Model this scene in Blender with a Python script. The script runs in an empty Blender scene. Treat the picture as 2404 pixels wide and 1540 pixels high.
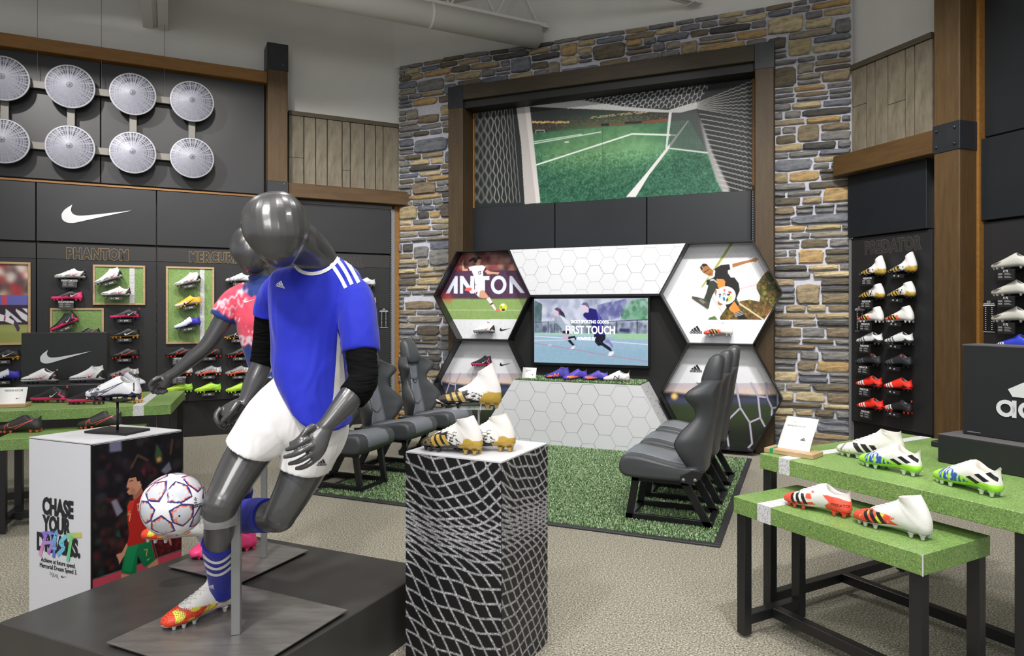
import bpy, bmesh, math, random
import numpy as np
from mathutils import Vector, Matrix, noise as mnoise
random.seed(7); RNG = np.random.RandomState(7)
PI = math.pi
C = bpy.context.scene.collection
SC = bpy.context.scene

# ------------------------------------------------------------ camera
F, CX, HY, H = 1620.0, 1202.0, 727.0, 1.45
cam_d = bpy.data.cameras.new('camera'); cam = bpy.data.objects.new('camera', cam_d); C.objects.link(cam)
cam.location = (0, 0, H); cam.rotation_euler = (PI/2, 0, 0)
cam_d.sensor_fit = 'HORIZONTAL'; cam_d.sensor_width = 36.0; cam_d.lens = 36.0*F/2404.0
cam_d.shift_y = -(770.0-HY)/2404.0; cam_d.clip_start = 0.05; cam_d.clip_end = 60
SC.camera = cam
# ------------------------------------------------------------ world, exposure
W = bpy.data.worlds.new('store_ambient'); SC.world = W; W.use_nodes = True
W.node_tree.nodes['Background'].inputs[0].default_value = (0.93, 0.95, 1.0, 1)
W.node_tree.nodes["Background"].inputs[1].default_value = 0.55
SC.view_settings.view_transform = 'Standard'; SC.view_settings.look = 'None'
SC.view_settings.gamma = 1.0; SC.view_settings.exposure = 0.0; SC.view_settings.use_curve_mapping = False
# ------------------------------------------------------------ store lights and added fills (all hang above the frame)
def area(x, y, z, tx, ty, tz, power, size=0.35, spread=110, col=(1.0, .97, .93)):
    l = bpy.data.lights.new('store_lamp_or_fill', 'AREA'); l.energy = power*LK; l.shape = 'DISK'; l.size = size
    l.spread = math.radians(spread); l.color = col
    o = bpy.data.objects.new('store_lamp_or_fill', l); C.objects.link(o); o.location = (x, y, z)
    o.rotation_euler = (Vector((tx, ty, tz))-Vector((x, y, z))).to_track_quat('-Z', 'Y').to_euler()
    return o
LK=.305
for (x, y, p) in ((-3.6, 4.6, 100), (-1.2, 5.6, 110), (1.2, 4.4, 95), (-3.0, 1.6, 85), (0.0, 1.8, 95), (3.0, 2.0, 90), (0.3, 3.2, 60)):
    area(x, y, 4.7, x, y, 0, p, 0.45, 150)
area(-1.4, .6, 4.2, -1.1, 2.6, .9, 85, .3, 90)
for x, y in ((-2.6, 4.6), (.4, 4.2)): area(x, y, 4.15, x, y, 6, 75, 1.4, 160)    # added upward fill that brightens the roof, from no real lamp
area(-.8, -2.2, 3.9, -.9, 3.2, .7, 150, 1.6, 120); area(2.2, -1.8, 3.9, 2.0, 3.5, .6, 70, 1.4, 120)    # unseen fill added behind the camera to brighten the faces towards it
# track spots onto the walls
area(-4.3, 4.6, 4.9, -4.1, 7.6, 2.9, 75, .16, 60)
area(-2.5, 5.2, 4.9, -2.9, 8.0, 1.6, 95, .2, 80)
area(-.9, 5.3, 4.8, -1.3, 8.8, 1.5, 55, .2, 70)
area(1.0, 4.6, 4.8, .6, 7.7, 1.6, 95, .2, 75)
area(2.2, 3.9, 4.8, 2.2, 7.0, 1.3, 75, .2, 75)
area(1.8, 4.2, 4.8, 3.3, 6.6, 1.4, 45, .2, 70)
area(1.9, 2.9, 4.8, 3.7, 5.4, 1.3, 28, .2, 70)
area(1.0, 1.2, 4.5, 1.7, 2.9, .7, 60, .25, 70)

# ------------------------------------------------------------ helpers
def lin(c):
    c = np.asarray(c, float)/255.0
    return np.where(c <= .04045, c/12.92, ((c+.055)/1.055)**2.4)
def rgba(c): return tuple(float(v) for v in lin(c))+(1.0,)
MATS = {}
def nn(t, kind, **kw):
    n = t.nodes.new(kind)
    for k, v in kw.items(): setattr(n, k, v)
    return n
def mat(name, col=(128,)*3, rough=.5, metal=0.0, var=0, vscale=8, bump=0, bscale=60, coat=0, spec=.5, emit=None, estr=1, stretch=None, col2=None, alpha=1, trans=0, attr=False, sheen=0):
    """one procedural material: colour, a noise that varies it, a noise bump"""
    if name in MATS: return MATS[name]
    m = bpy.data.materials.new(name); m.use_nodes = True; t = m.node_tree; b = t.nodes['Principled BSDF']
    b.inputs['Roughness'].default_value = rough; b.inputs['Metallic'].default_value = metal
    b.inputs['Specular IOR Level'].default_value = spec; b.inputs['Coat Weight'].default_value = coat
    b.inputs['Transmission Weight'].default_value = trans; b.inputs['Alpha'].default_value = alpha
    b.inputs['Sheen Weight'].default_value = sheen
    b.inputs['Base Color'].default_value = rgba(col); m.diffuse_color = rgba(col)
    tc = nn(t, 'ShaderNodeTexCoord'); vec = tc.outputs['Object']
    if stretch:
        mp = nn(t, 'ShaderNodeMapping'); mp.inputs['Scale'].default_value = stretch; t.links.new(vec, mp.inputs[0]); vec = mp.outputs[0]
    if attr:
        a = nn(t, 'ShaderNodeAttribute', attribute_name='Col'); t.links.new(a.outputs['Color'], b.inputs['Base Color'])
        if emit:
            t.links.new(a.outputs['Color'], b.inputs['Emission Color']); b.inputs['Emission Strength'].default_value = estr
    elif var or col2:
        n = nn(t, 'ShaderNodeTexNoise'); n.inputs['Scale'].default_value = vscale; n.inputs['Detail'].default_value = 6
        n.inputs['Roughness'].default_value = .65
        t.links.new(vec, n.inputs['Vector']); r = nn(t, 'ShaderNodeValToRGB'); t.links.new(n.outputs['Fac'], r.inputs[0])
        c1 = np.clip(np.array(col)-var, 0, 255) if col2 is None else col; c2 = np.clip(np.array(col)+var, 0, 255) if col2 is None else col2
        r.color_ramp.elements[0].position = .3; r.color_ramp.elements[1].position = .7
        r.color_ramp.elements[0].color = rgba(c1); r.color_ramp.elements[1].color = rgba(c2)
        t.links.new(r.outputs[0], b.inputs['Base Color'])
    elif emit:
        b.inputs['Emission Color'].default_value = rgba(emit); b.inputs['Emission Strength'].default_value = estr
    if bump:
        n = nn(t, 'ShaderNodeTexNoise'); n.inputs['Scale'].default_value = bscale; n.inputs['Detail'].default_value = 4
        t.links.new(vec, n.inputs['Vector']); bp = nn(t, 'ShaderNodeBump'); bp.inputs['Strength'].default_value = bump
        bp.inputs['Distance'].default_value = .01; t.links.new(n.outputs['Fac'], bp.inputs['Height']); t.links.new(bp.outputs[0], b.inputs['Normal'])
    MATS[name] = m; return m

def thing(name, label, cat, loc=(0, 0, 0), rotz=0, group=None, rot=None):
    o = bpy.data.objects.new(name, None); C.objects.link(o); o.empty_display_size = .05
    o.location = loc; o.rotation_euler = rot if rot else (0, 0, rotz)
    o['label'] = label; o['category'] = cat
    if group: o['group'] = group
    return o
def tag(o, label, cat, group=None):
    o['label'] = label; o['category'] = cat
    if group: o['group'] = group
    return o
def link(name, me, m=None, parent=None, smooth=False, loc=None, rotz=0):
    o = bpy.data.objects.new(name, me); C.objects.link(o)
    if m is not None and len(me.materials) == 0: me.materials.append(m)
    if parent is not None: o.parent = parent
    if loc is not None: o.location = loc
    if rotz: o.rotation_euler = (0, 0, rotz)
    if smooth: me.shade_smooth()
    return o
def obj(name, bm, m=None, parent=None, smooth=False, loc=None, rotz=0, label=None):
    me = bpy.data.meshes.new(name); bmesh.ops.recalc_face_normals(bm, faces=bm.faces); bm.to_mesh(me); bm.free()
    o = link(name, me, m, parent, smooth, loc, rotz)
    if label: o['label'] = label
    return o
def struct(o): o['kind'] = 'structure'; return o
def stuff(o): o['kind'] = 'stuff'; return o
def add_box(bm, x0, x1, y0, y1, z0, z1, bev=0, seg=1):
    vs = [bm.verts.new((x, y, z)) for z in (z0, z1) for y in (y0, y1) for x in (x0, x1)]
    fs = [bm.faces.new([vs[i] for i in q]) for q in ((0, 2, 3, 1), (4, 5, 7, 6), (0, 1, 5, 4), (2, 6, 7, 3), (0, 4, 6, 2), (1, 3, 7, 5))]
    if bev:
        es = list({e for f in fs for e in f.edges})
        bmesh.ops.bevel(bm, geom=es, offset=bev, segments=seg, affect='EDGES', clamp_overlap=True)
    return vs
def box(*a, **k):
    bm = bmesh.new(); add_box(bm, *a, **k); return bm
def add_hexa(bm, lo, hi, bev=0):
    """prism between two polygons with the same number of points"""
    n = len(lo); a = [bm.verts.new(p) for p in lo]; b = [bm.verts.new(p) for p in hi]
    fs = [bm.faces.new(a[::-1]), bm.faces.new(b)]
    for i in range(n): fs.append(bm.faces.new((a[i], a[(i+1) % n], b[(i+1) % n], b[i])))
    if bev:
        es = list({e for f in fs for e in f.edges})
        bmesh.ops.bevel(bm, geom=es, offset=bev, segments=1, affect='EDGES', clamp_overlap=True)
    return a+b
def prism_xz(pts, y0, y1, bev=0, bm=None):
    bm = bm or bmesh.new(); add_hexa(bm, [(x, y0, z) for x, z in pts], [(x, y1, z) for x, z in pts], bev); return bm
def beam(bm, p, q, w, h=None, up=(0, 0, 1)):
    """square bar from p to q"""
    p = Vector(p); q = Vector(q); d = (q-p).normalized(); u = Vector(up)
    if abs(d.dot(u)) > .95: u = Vector((0, 1, 0)) if abs(d.y) < .9 else Vector((1, 0, 0))
    s = d.cross(u).normalized(); u = s.cross(d).normalized(); h = h or w
    lo = [p+s*a*w/2+u*b*h/2 for a, b in ((-1, -1), (1, -1), (1, 1), (-1, 1))]; hi = [v+(q-p) for v in lo]
    add_hexa(bm, lo, hi)
def tube(bm, pts, r, n=8, closed_ends=True):
    pts = [Vector(p) for p in pts]; rs = r if isinstance(r, (list, tuple)) else [r]*len(pts)
    rings = []; u = None
    for i, p in enumerate(pts):
        d = (pts[min(i+1, len(pts)-1)]-pts[max(i-1, 0)]).normalized()
        if u is None:
            u = d.orthogonal().normalized()
        else:
            u = (u-d*u.dot(d)).normalized()
        s = d.cross(u)
        rings.append([bm.verts.new(p+(u*math.cos(2*PI*k/n)+s*math.sin(2*PI*k/n))*rs[i]) for k in range(n)])
    for a, b in zip(rings, rings[1:]):
        for k in range(n): bm.faces.new((a[k], a[(k+1) % n], b[(k+1) % n], b[k]))
    if closed_ends: bm.faces.new(rings[0][::-1]); bm.faces.new(rings[-1])
def lathe(bm, prof, n=32, axis='z', c=(0, 0, 0)):
    rings = []
    for r, h in prof:
        ring = []
        for k in range(n):
            a = 2*PI*k/n; x, y = r*math.cos(a), r*math.sin(a)
            p = (x, y, h) if axis == 'z' else (x, h, y)
            ring.append(bm.verts.new((p[0]+c[0], p[1]+c[1], p[2]+c[2])))
        rings.append(ring)
    for a, b in zip(rings, rings[1:]):
        for k in range(n): bm.faces.new((a[k], a[(k+1) % n], b[(k+1) % n], b[k]))
    return rings

# pixel of the photograph -> ray from the camera
def ray(px, py): return Vector(((px-CX)/F, 1.0, -(py-HY)/F))
def at_z(px, py, z=0.0):
    d = ray(px, py); t = (z-H)/d.z; return Vector((d.x*t, d.y*t, z))
def at_y(px, py, y): d = ray(px, py); return Vector((d.x*y, y, H+d.z*y))
class Frame:
    """a vertical plane: local x runs along it to the right, local y away from the room, z up"""
    def __init__(s, x, y, ux, uy):
        n = math.hypot(ux, uy); s.o = Vector((x, y, 0)); s.u = Vector((ux/n, uy/n, 0)); s.v = Vector((-s.u.y, s.u.x, 0)); s.a = math.atan2(s.u.y, s.u.x)
    def hit(s, px, py, d=0.0):
        """local (x, z) where the ray through the pixel meets the plane d in front of the wall"""
        r = ray(px, py); o = s.o-s.v*d; t = (o-Vector((0, 0, 0))).dot(s.v)/r.dot(s.v); p = r*t
        return (p-s.o).dot(s.u), H+r.z*t
    def X(s, px, d=0.0): return s.hit(px, 700, d)[0]
    def Z(s, px, py, d=0.0): return s.hit(px, py, d)[1]
    def pt(s, x, d, z=0): p = s.o+s.u*x-s.v*d; return Vector((p.x, p.y, z))
    def local(s, p): q = Vector(p)-s.o; return Vector((q.dot(s.u), q.dot(s.v), p[2]))
NW = Frame(-1.52, 8.98, 1.993, 1.0)     # long dark wall on the left of the photograph
SW = Frame(2.73, 7.16, 2.347, -1.0)     # stone wall
PW = Frame(3.389, 6.879, .359, -1.0)    # dark wall on the right
# ============================================================ MATERIALS
m_white = mat('wall_paint', (214, 213, 208), .9, var=3, vscale=1.5)
m_ceil = mat('ceiling_paint', (196, 194, 190), .9, var=3, vscale=1.5)
m_blk = mat('black_panel', (32, 32, 35), .42, var=3, vscale=3, bump=.05, bscale=200)
m_blk2 = mat('black_pegboard', (30, 30, 32), .5, var=2, vscale=5)
m_blk3 = mat('black_steel', (22, 23, 25), .38, spec=.4)
m_void = mat('black_matte', (8, 8, 9), .6)
m_darkpan = mat('blue_black_panel', (22, 26, 31), .4, var=2, vscale=3)
m_wood = mat('brown_timber', (74, 53, 22), .6, var=8, vscale=3, stretch=(9, 9, 1.0), bump=.25, bscale=30)
m_woodh = mat('brown_timber_level', (78, 55, 23), .6, var=9, vscale=3, stretch=(1.0, 9, 9), bump=.25, bscale=30)
m_woodo = mat('orange_timber', (128, 88, 34), .55, var=10, vscale=3, stretch=(1, 9, 9), bump=.1, bscale=30)
m_woodd = mat('dark_timber', (42, 34, 15), .65, var=8, vscale=3, stretch=(1, 9, 9), bump=.2, bscale=30)
m_iron = mat('iron_bracket', (38, 40, 44), .45, metal=.3, var=5, vscale=10)
m_plank = mat('grey_brown_plank', (92, 86, 72), .7, col2=(140, 130, 112), vscale=3.0, stretch=(5, 5, 1.2), bump=.2, bscale=25)
m_plankd = mat('plank_joint', (40, 37, 32), .8)
m_alu = mat('grey_upright', (125, 127, 132), .45, metal=.3)
m_gold = mat('gold_trim', (150, 125, 70), .4, metal=.4)
m_print_w = mat('white_laminate', (206, 207, 212), .35)
m_line = mat('grey_line', (165, 166, 170), .5)
m_mortar = mat('mortar', (186, 187, 198), .95, var=12, vscale=25, bump=.6, bscale=90)
m_white_metal = mat('white_steel', (214, 212, 208), .5)

# ============================================================ FLOOR
def carpet():
    m = bpy.data.materials.new('speckled_carpet'); m.use_nodes = True; t = m.node_tree; b = t.nodes['Principled BSDF']
    b.inputs['Roughness'].default_value = .95; b.inputs['Specular IOR Level'].default_value = .1
    tc = nn(t, 'ShaderNodeTexCoord'); v = nn(t, 'ShaderNodeTexNoise'); v.inputs['Scale'].default_value = 115; v.inputs['Detail'].default_value = 3
    v.inputs['Roughness'].default_value = .7
    t.links.new(tc.outputs['Object'], v.inputs['Vector']); r = nn(t, 'ShaderNodeValToRGB'); t.links.new(v.outputs['Fac'], r.inputs[0])
    e = r.color_ramp.elements; e[0].position = .33; e[0].color = rgba((62, 59, 52)); e[1].position = .64; e[1].color = rgba((204, 200, 186))
    x = e.new(.44); x.color = rgba((126, 122, 110)); x = e.new(.56); x.color = rgba((156, 152, 138))
    t.links.new(r.outputs[0], b.inputs['Base Color'])
    bp = nn(t, 'ShaderNodeBump'); bp.inputs['Strength'].default_value = .6; bp.inputs['Distance'].default_value = .006
    t.links.new(v.outputs['Fac'], bp.inputs['Height']); t.links.new(bp.outputs[0], b.inputs['Normal'])
    return m
struct(obj('floor', box(-9, 9, -3, 13, -.1, 0), carpet()))
CEIL = 5.3
struct(obj('ceiling', box(-9, 9, -3, 13, CEIL, CEIL+.1), m_ceil))

# ============================================================ WALLS
# painted wall behind the long dark shop wall; local frame NW
wl = struct(link('wall_left', bpy.data.meshes.new('wall_left'), m_white, None, loc=NW.o, rotz=NW.a))
bm = box(-7.5, .25, .06, .2, 0, CEIL); bm.to_mesh(wl.data); bm.free()
wb = struct(link('wall_back', bpy.data.meshes.new('wall_back'), m_mortar, None, loc=SW.o, rotz=SW.a))
wb.data.materials.append(m_white)
S0, S1 = SW.X(937), SW.X(2000)            # ends of the stone wall
FL, FR_ = SW.X(1052, .31), SW.X(1817, .31)  # outer edges of the timber frame
ZST = 4.61
bm = bmesh.new()
for a in ((S0, FL+.1, 0, .3, 0, ZST), (FR_-.1, S1, 0, .3, 0, ZST), (FL+.1, FR_-.1, 0, .3, 4.0, ZST)): add_box(bm, *a)
k = len(bm.faces); add_box(bm, S0-.4, S1+.6, .05, .29, ZST, CEIL); bm.faces.ensure_lookup_table()
for f in bm.faces[k:]: f.material_index = 1
bm.to_mesh(wb.data); bm.free()
wr = struct(link('wall_right', bpy.data.meshes.new('wall_right'), m_white, None, loc=PW.o, rotz=PW.a))
bm = box(-.05, 4.5, .06, .2, 0, CEIL); bm.to_mesh(wr.data); bm.free()

# stones of the back wall -------------------------------------------------
STONEC = [((104, 109, 122), 3), ((122, 122, 122), 4), ((140, 134, 122), 3), ((104, 97, 82), 3), ((166, 152, 120), 3), ((150, 136, 110), 3),
          ((170, 144, 102), 2), ((76, 76, 74), 2), ((126, 114, 95), 3), ((94, 88, 79), 2), ((184, 170, 138), 2), ((114, 118, 128), 2)]
stone_mats = []
def stone_mat(i, c):
    m = bpy.data.materials.new('ledge_stone'); m.use_nodes = True; t = m.node_tree; b = t.nodes['Principled BSDF']; b.inputs['Roughness'].default_value = .85
    tc = nn(t, 'ShaderNodeTexCoord'); mp = nn(t, 'ShaderNodeMapping'); mp.inputs['Scale'].default_value = (1, 1, 3.2); t.links.new(tc.outputs['Object'], mp.inputs[0])
    n = nn(t, 'ShaderNodeTexNoise'); n.inputs['Scale'].default_value = 9; n.inputs['Detail'].default_value = 8; n.inputs['Roughness'].default_value = .7
    t.links.new(mp.outputs[0], n.inputs['Vector']); r = nn(t, 'ShaderNodeValToRGB'); t.links.new(n.outputs['Fac'], r.inputs[0])
    c = np.array(c); e = r.color_ramp.elements; e[0].position = .28; e[0].color = rgba(c*.55); e[1].position = .75; e[1].color = rgba(np.minimum(c*1.22, 255))
    x = e.new(.5); x.color = rgba(c)
    x = e.new(.6); x.color = rgba(np.minimum(c*1.05+np.array((8, 2, -8)), 255))
    t.links.new(r.outputs[0], b.inputs['Base Color']); bp = nn(t, 'ShaderNodeBump'); bp.inputs['Strength'].default_value = .8; bp.inputs['Distance'].default_value = .02
    t.links.new(n.outputs['Fac'], bp.inputs['Height']); t.links.new(bp.outputs[0], b.inputs['Normal']); return m
for i, (c, wgt) in enumerate(STONEC): stone_mats += [stone_mat(i, c)]*wgt
def stone_mesh(x0, x1, z0, z1, zs=0.0):
    """a rough ledge stone with rounded corners and a chipped face; local origin at its middle"""
    w, h = (x1-x0)/2, (z1-z0)/2; rr = random.uniform(.25, .6)*min(w, h)
    pts = []
    n = 14
    for k in range(n):
        a = 2*PI*k/n+.22; ca, sa = math.cos(a), math.sin(a); e = random.uniform(.22, .42)
        x = w*math.copysign(abs(ca)**e, ca); z = h*math.copysign(abs(sa)**e, sa)
        x += random.uniform(-1, 1)*min(.012, w*.08); z += random.uniform(-1, 1)*min(.006, h*.12)+zs*x
        pts.append((x, z))
    dep = random.uniform(.02, .05); bm = bmesh.new()
    a = [bm.verts.new((x, .01, z)) for x, z in pts]; b = [bm.verts.new((x, -dep*.65, z)) for x, z in pts]
    c = [bm.verts.new((x*(1-.012/max(w, .03)), -dep+random.uniform(-.004, .004), z*(1-.010/max(h, .02)))) for x, z in pts]
    cx = random.uniform(-.3, .3)*w
    d = [bm.verts.new((s*w*.45+cx*.3, -dep-random.uniform(.0, .010), random.uniform(-.2, .2)*h+zs*s*w*.45)) for s in (-1, 1)]
    for k in range(n):
        j = (k+1) % n; bm.faces.new((a[k], a[j], b[j], b[k])); bm.faces.new((b[k], b[j], c[j], c[k]))
    side = [0 if p[0] < cx*.3 else 1 for p in pts]
    for k in range(n):
        j = (k+1) % n
        if side[k] == side[j]: bm.faces.new((c[k], c[j], d[side[k]]))
        else: bm.faces.new((c[k], c[j], d[side[j]], d[side[k]]))
    return bm
def wav(x, z): return .022*mnoise.noise(Vector((x*1.1, z*1.7, 3.3)))
stones = []
def fill(x0, x1, z0, z1, sd):
    rnd = random.Random(sd); z = z0
    busy = []                                # spans already taken by tall stones: (xa, xb, ztop)
    while z < z1-.03:
        h = rnd.choice((.062, .075, .085, .1, .115, .07)); h = min(h, z1-z)
        if z1-z-h < .05: h = z1-z
        x = x0+rnd.uniform(-.12, 0)
        while x < x1-.01:
            b = [q for q in busy if q[0]-.01 <= max(x, x0)+.02 < q[1] and q[2] > z+.02]
            if b: x = b[0][1]; continue
            w = rnd.choice((.16, .22, .28, .34, .42, .2, .3)); w *= rnd.uniform(.85, 1.2)
            nxt = min([q[0] for q in busy if q[2] > z+.02 and q[0] > x+.02]+[x1])
            xe = min(x+w, nxt)
            if nxt-xe < .08: xe = nxt
            xa = max(x, x0)
            if xe-xa < .035: x = xe; continue
            zt = z+h
            if rnd.random() < .13 and z+h*1.9 < z1 and xe-xa > .15:
                zt = z+h*1.85; busy.append((xa, xe, zt))
            elif rnd.random() < .22 and h > .09:
                g = h*rnd.uniform(.42, .58); stones.append((xa, xe, z, z+g)); stones.append((xa, xe, z+g, z+h)); x = xe; continue
            stones.append((xa, xe, z, zt)); x = xe
        z += h
        busy = [q for q in busy if q[2] > z+.02]
fill(S0+.005, FL+.02, .02, 4.02, 3); fill(FR_-.02, S1-.005, .02, 4.02, 5); fill(S0+.005, S1-.005, 4.12+.005-.09, ZST, 9)
g = .0095
stones.sort(key=lambda s: -(s[1]-s[0])*(s[3]-s[2]))
rest = bmesh.new(); rest_me = []
for i, (xa, xb, za, zb) in enumerate(stones):
    cx, cz = (xa+xb)/2, (za+zb)/2
    zs = (wav(xb, cz)-wav(xa, cz))/max(xb-xa, .1)*.8
    bm = stone_mesh(xa+g, xb-g, za+g*.9, zb-g*.9, zs); cz += wav(cx, cz)
    if i < 300:
        o = obj('stone', bm, random.choice(stone_mats), wb, loc=(cx, 0, cz))
    else:
        bmesh.ops.translate(bm, verts=bm.verts, vec=(cx, 0, cz)); me = bpy.data.meshes.new('t'); bm.to_mesh(me); bm.free(); rest.from_mesh(me); bpy.data.meshes.remove(me)
if len(rest.faces): stuff(obj('small_stone', rest, stone_mats[4], wb))
print('STONES', len(stones))

# planks above the cross beams -------------------------------------------
def planks(parent, F_, pxs, z0, z1, d, breaks):
    xs = [F_.X(p, d) for p in pxs]
    obj('plank_backing', box(min(xs), max(xs), -d+.012, .06, z0, z1), m_plankd, parent)
    for i, (a, b) in enumerate(zip(xs, xs[1:])):
        a, b = min(a, b), max(a, b)
        zz = [z0, z1-.02]
        if i in breaks: zz = [z0, breaks[i], z1-.02]
        for u, v in zip(zz, zz[1:]):
            bm = box(-(b-a)/2+.005, (b-a)/2-.005, -.012, .012, u+.002-z0, v-.002-z0, bev=.002)
            obj('plank', bm, m_plank, parent, loc=((a+b)/2, -d, z0))
    obj('plank_cap', box(min(xs), max(xs), -d-.03, .06, z1-.02, z1+.03), mat('cap_wood', (82, 74, 60), .7, var=8, stretch=(1, 6, 6)), parent)
planks(wl, NW, (677, 713, 741, 768, 803, 822, 856, 881, 899, 936), 2.93, 3.83, .02, {0: 3.3, 4: 3.2})
planks(wr, PW, (2001, 2036, 2056, 2086, 2127, 2149, 2192), 2.95, 3.84, .02, {0: 3.45, 3: 3.36})
# ============================================================ FLAT PRINTS: painted into the vertex colours of a fine grid
def blur(a, r):
    r = int(round(r))
    if r < 1: return a
    for _ in range(2):
        for ax in (0, 1):
            p = np.pad(a, [(r, r) if i == ax else (0, 0) for i in range(a.ndim)], mode='edge'); c = np.cumsum(p, axis=ax)
            c = np.insert(c, 0, 0, axis=ax); n = a.shape[ax]
            a = (np.take(c, np.arange(2*r+1, 2*r+1+n), axis=ax)-np.take(c, np.arange(0, n), axis=ax))/(2*r+1)
    return a
def inside(X, Z, pts):
    r = np.zeros(X.shape, bool); n = len(pts)
    for i in range(n):
        x1, z1 = pts[i]; x2, z2 = pts[(i+1) % n]
        if z1 == z2: continue
        r ^= ((z1 > Z) != (z2 > Z)) & (X < (x2-x1)*(Z-z1)/(z2-z1)+x1)
    return r
def grid_mesh(name, w, h, co, col, keep=None):
    """quads over an h x w vertex grid with a colour per vertex"""
    me = bpy.data.meshes.new(name); idx = np.arange(w*h).reshape(h, w)
    q = np.stack([idx[:-1, :-1], idx[:-1, 1:], idx[1:, 1:], idx[1:, :-1]], -1)
    if keep is not None: q = q[keep[:-1, :-1]]
    q = q.reshape(-1, 4); n = len(q)
    me.vertices.add(w*h); me.vertices.foreach_set('co', np.ascontiguousarray(co, np.float32).ravel())
    me.loops.add(n*4); me.loops.foreach_set('vertex_index', q.ravel().astype(np.int32))
    me.polygons.add(n); me.polygons.foreach_set('loop_start', np.arange(0, n*4, 4, dtype=np.int32))
    try: me.polygons.foreach_set('loop_total', np.full(n, 4, np.int32))
    except Exception: pass
    ca = me.color_attributes.new('Col', 'FLOAT_COLOR', 'POINT')
    c4 = np.ones((w*h, 4), np.float32); c4[:, :3] = lin(np.clip(col, 0, 255).reshape(-1, 3)); ca.data.foreach_set('color', c4.ravel())
    me.update(calc_edges=True); me.validate()
    if keep is not None:
        bm = bmesh.new(); bm.from_mesh(me); bmesh.ops.delete(bm, geom=[v for v in bm.verts if not v.link_faces], context='VERTS'); bm.to_mesh(me); bm.free()
    return me
def vnoise(h, w, s, seed=0, oct=3):
    r = np.random.RandomState(seed); out = np.zeros((h, w)); amp = 1.0; tot = 0
    for o in range(oct):
        gh, gw = max(2, int(h/s)+2), max(2, int(w/s)+2); g_ = r.rand(gh, gw)
        y = np.linspace(0, gh-1.001, h); x = np.linspace(0, gw-1.001, w); yi, xi = y.astype(int), x.astype(int)
        fy, fx = (y-yi)[:, None], (x-xi)[None]; fy, fx = fy*fy*(3-2*fy), fx*fx*(3-2*fx)
        v = (g_[yi][:, xi]*(1-fy)+g_[yi+1][:, xi]*fy)*(1-fx)+(g_[yi][:, xi+1]*(1-fy)+g_[yi+1][:, xi+1]*fy)*fx
        out += v*amp; tot += amp; amp *= .55; s = max(1.01, s/2)
    return out/tot
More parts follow.
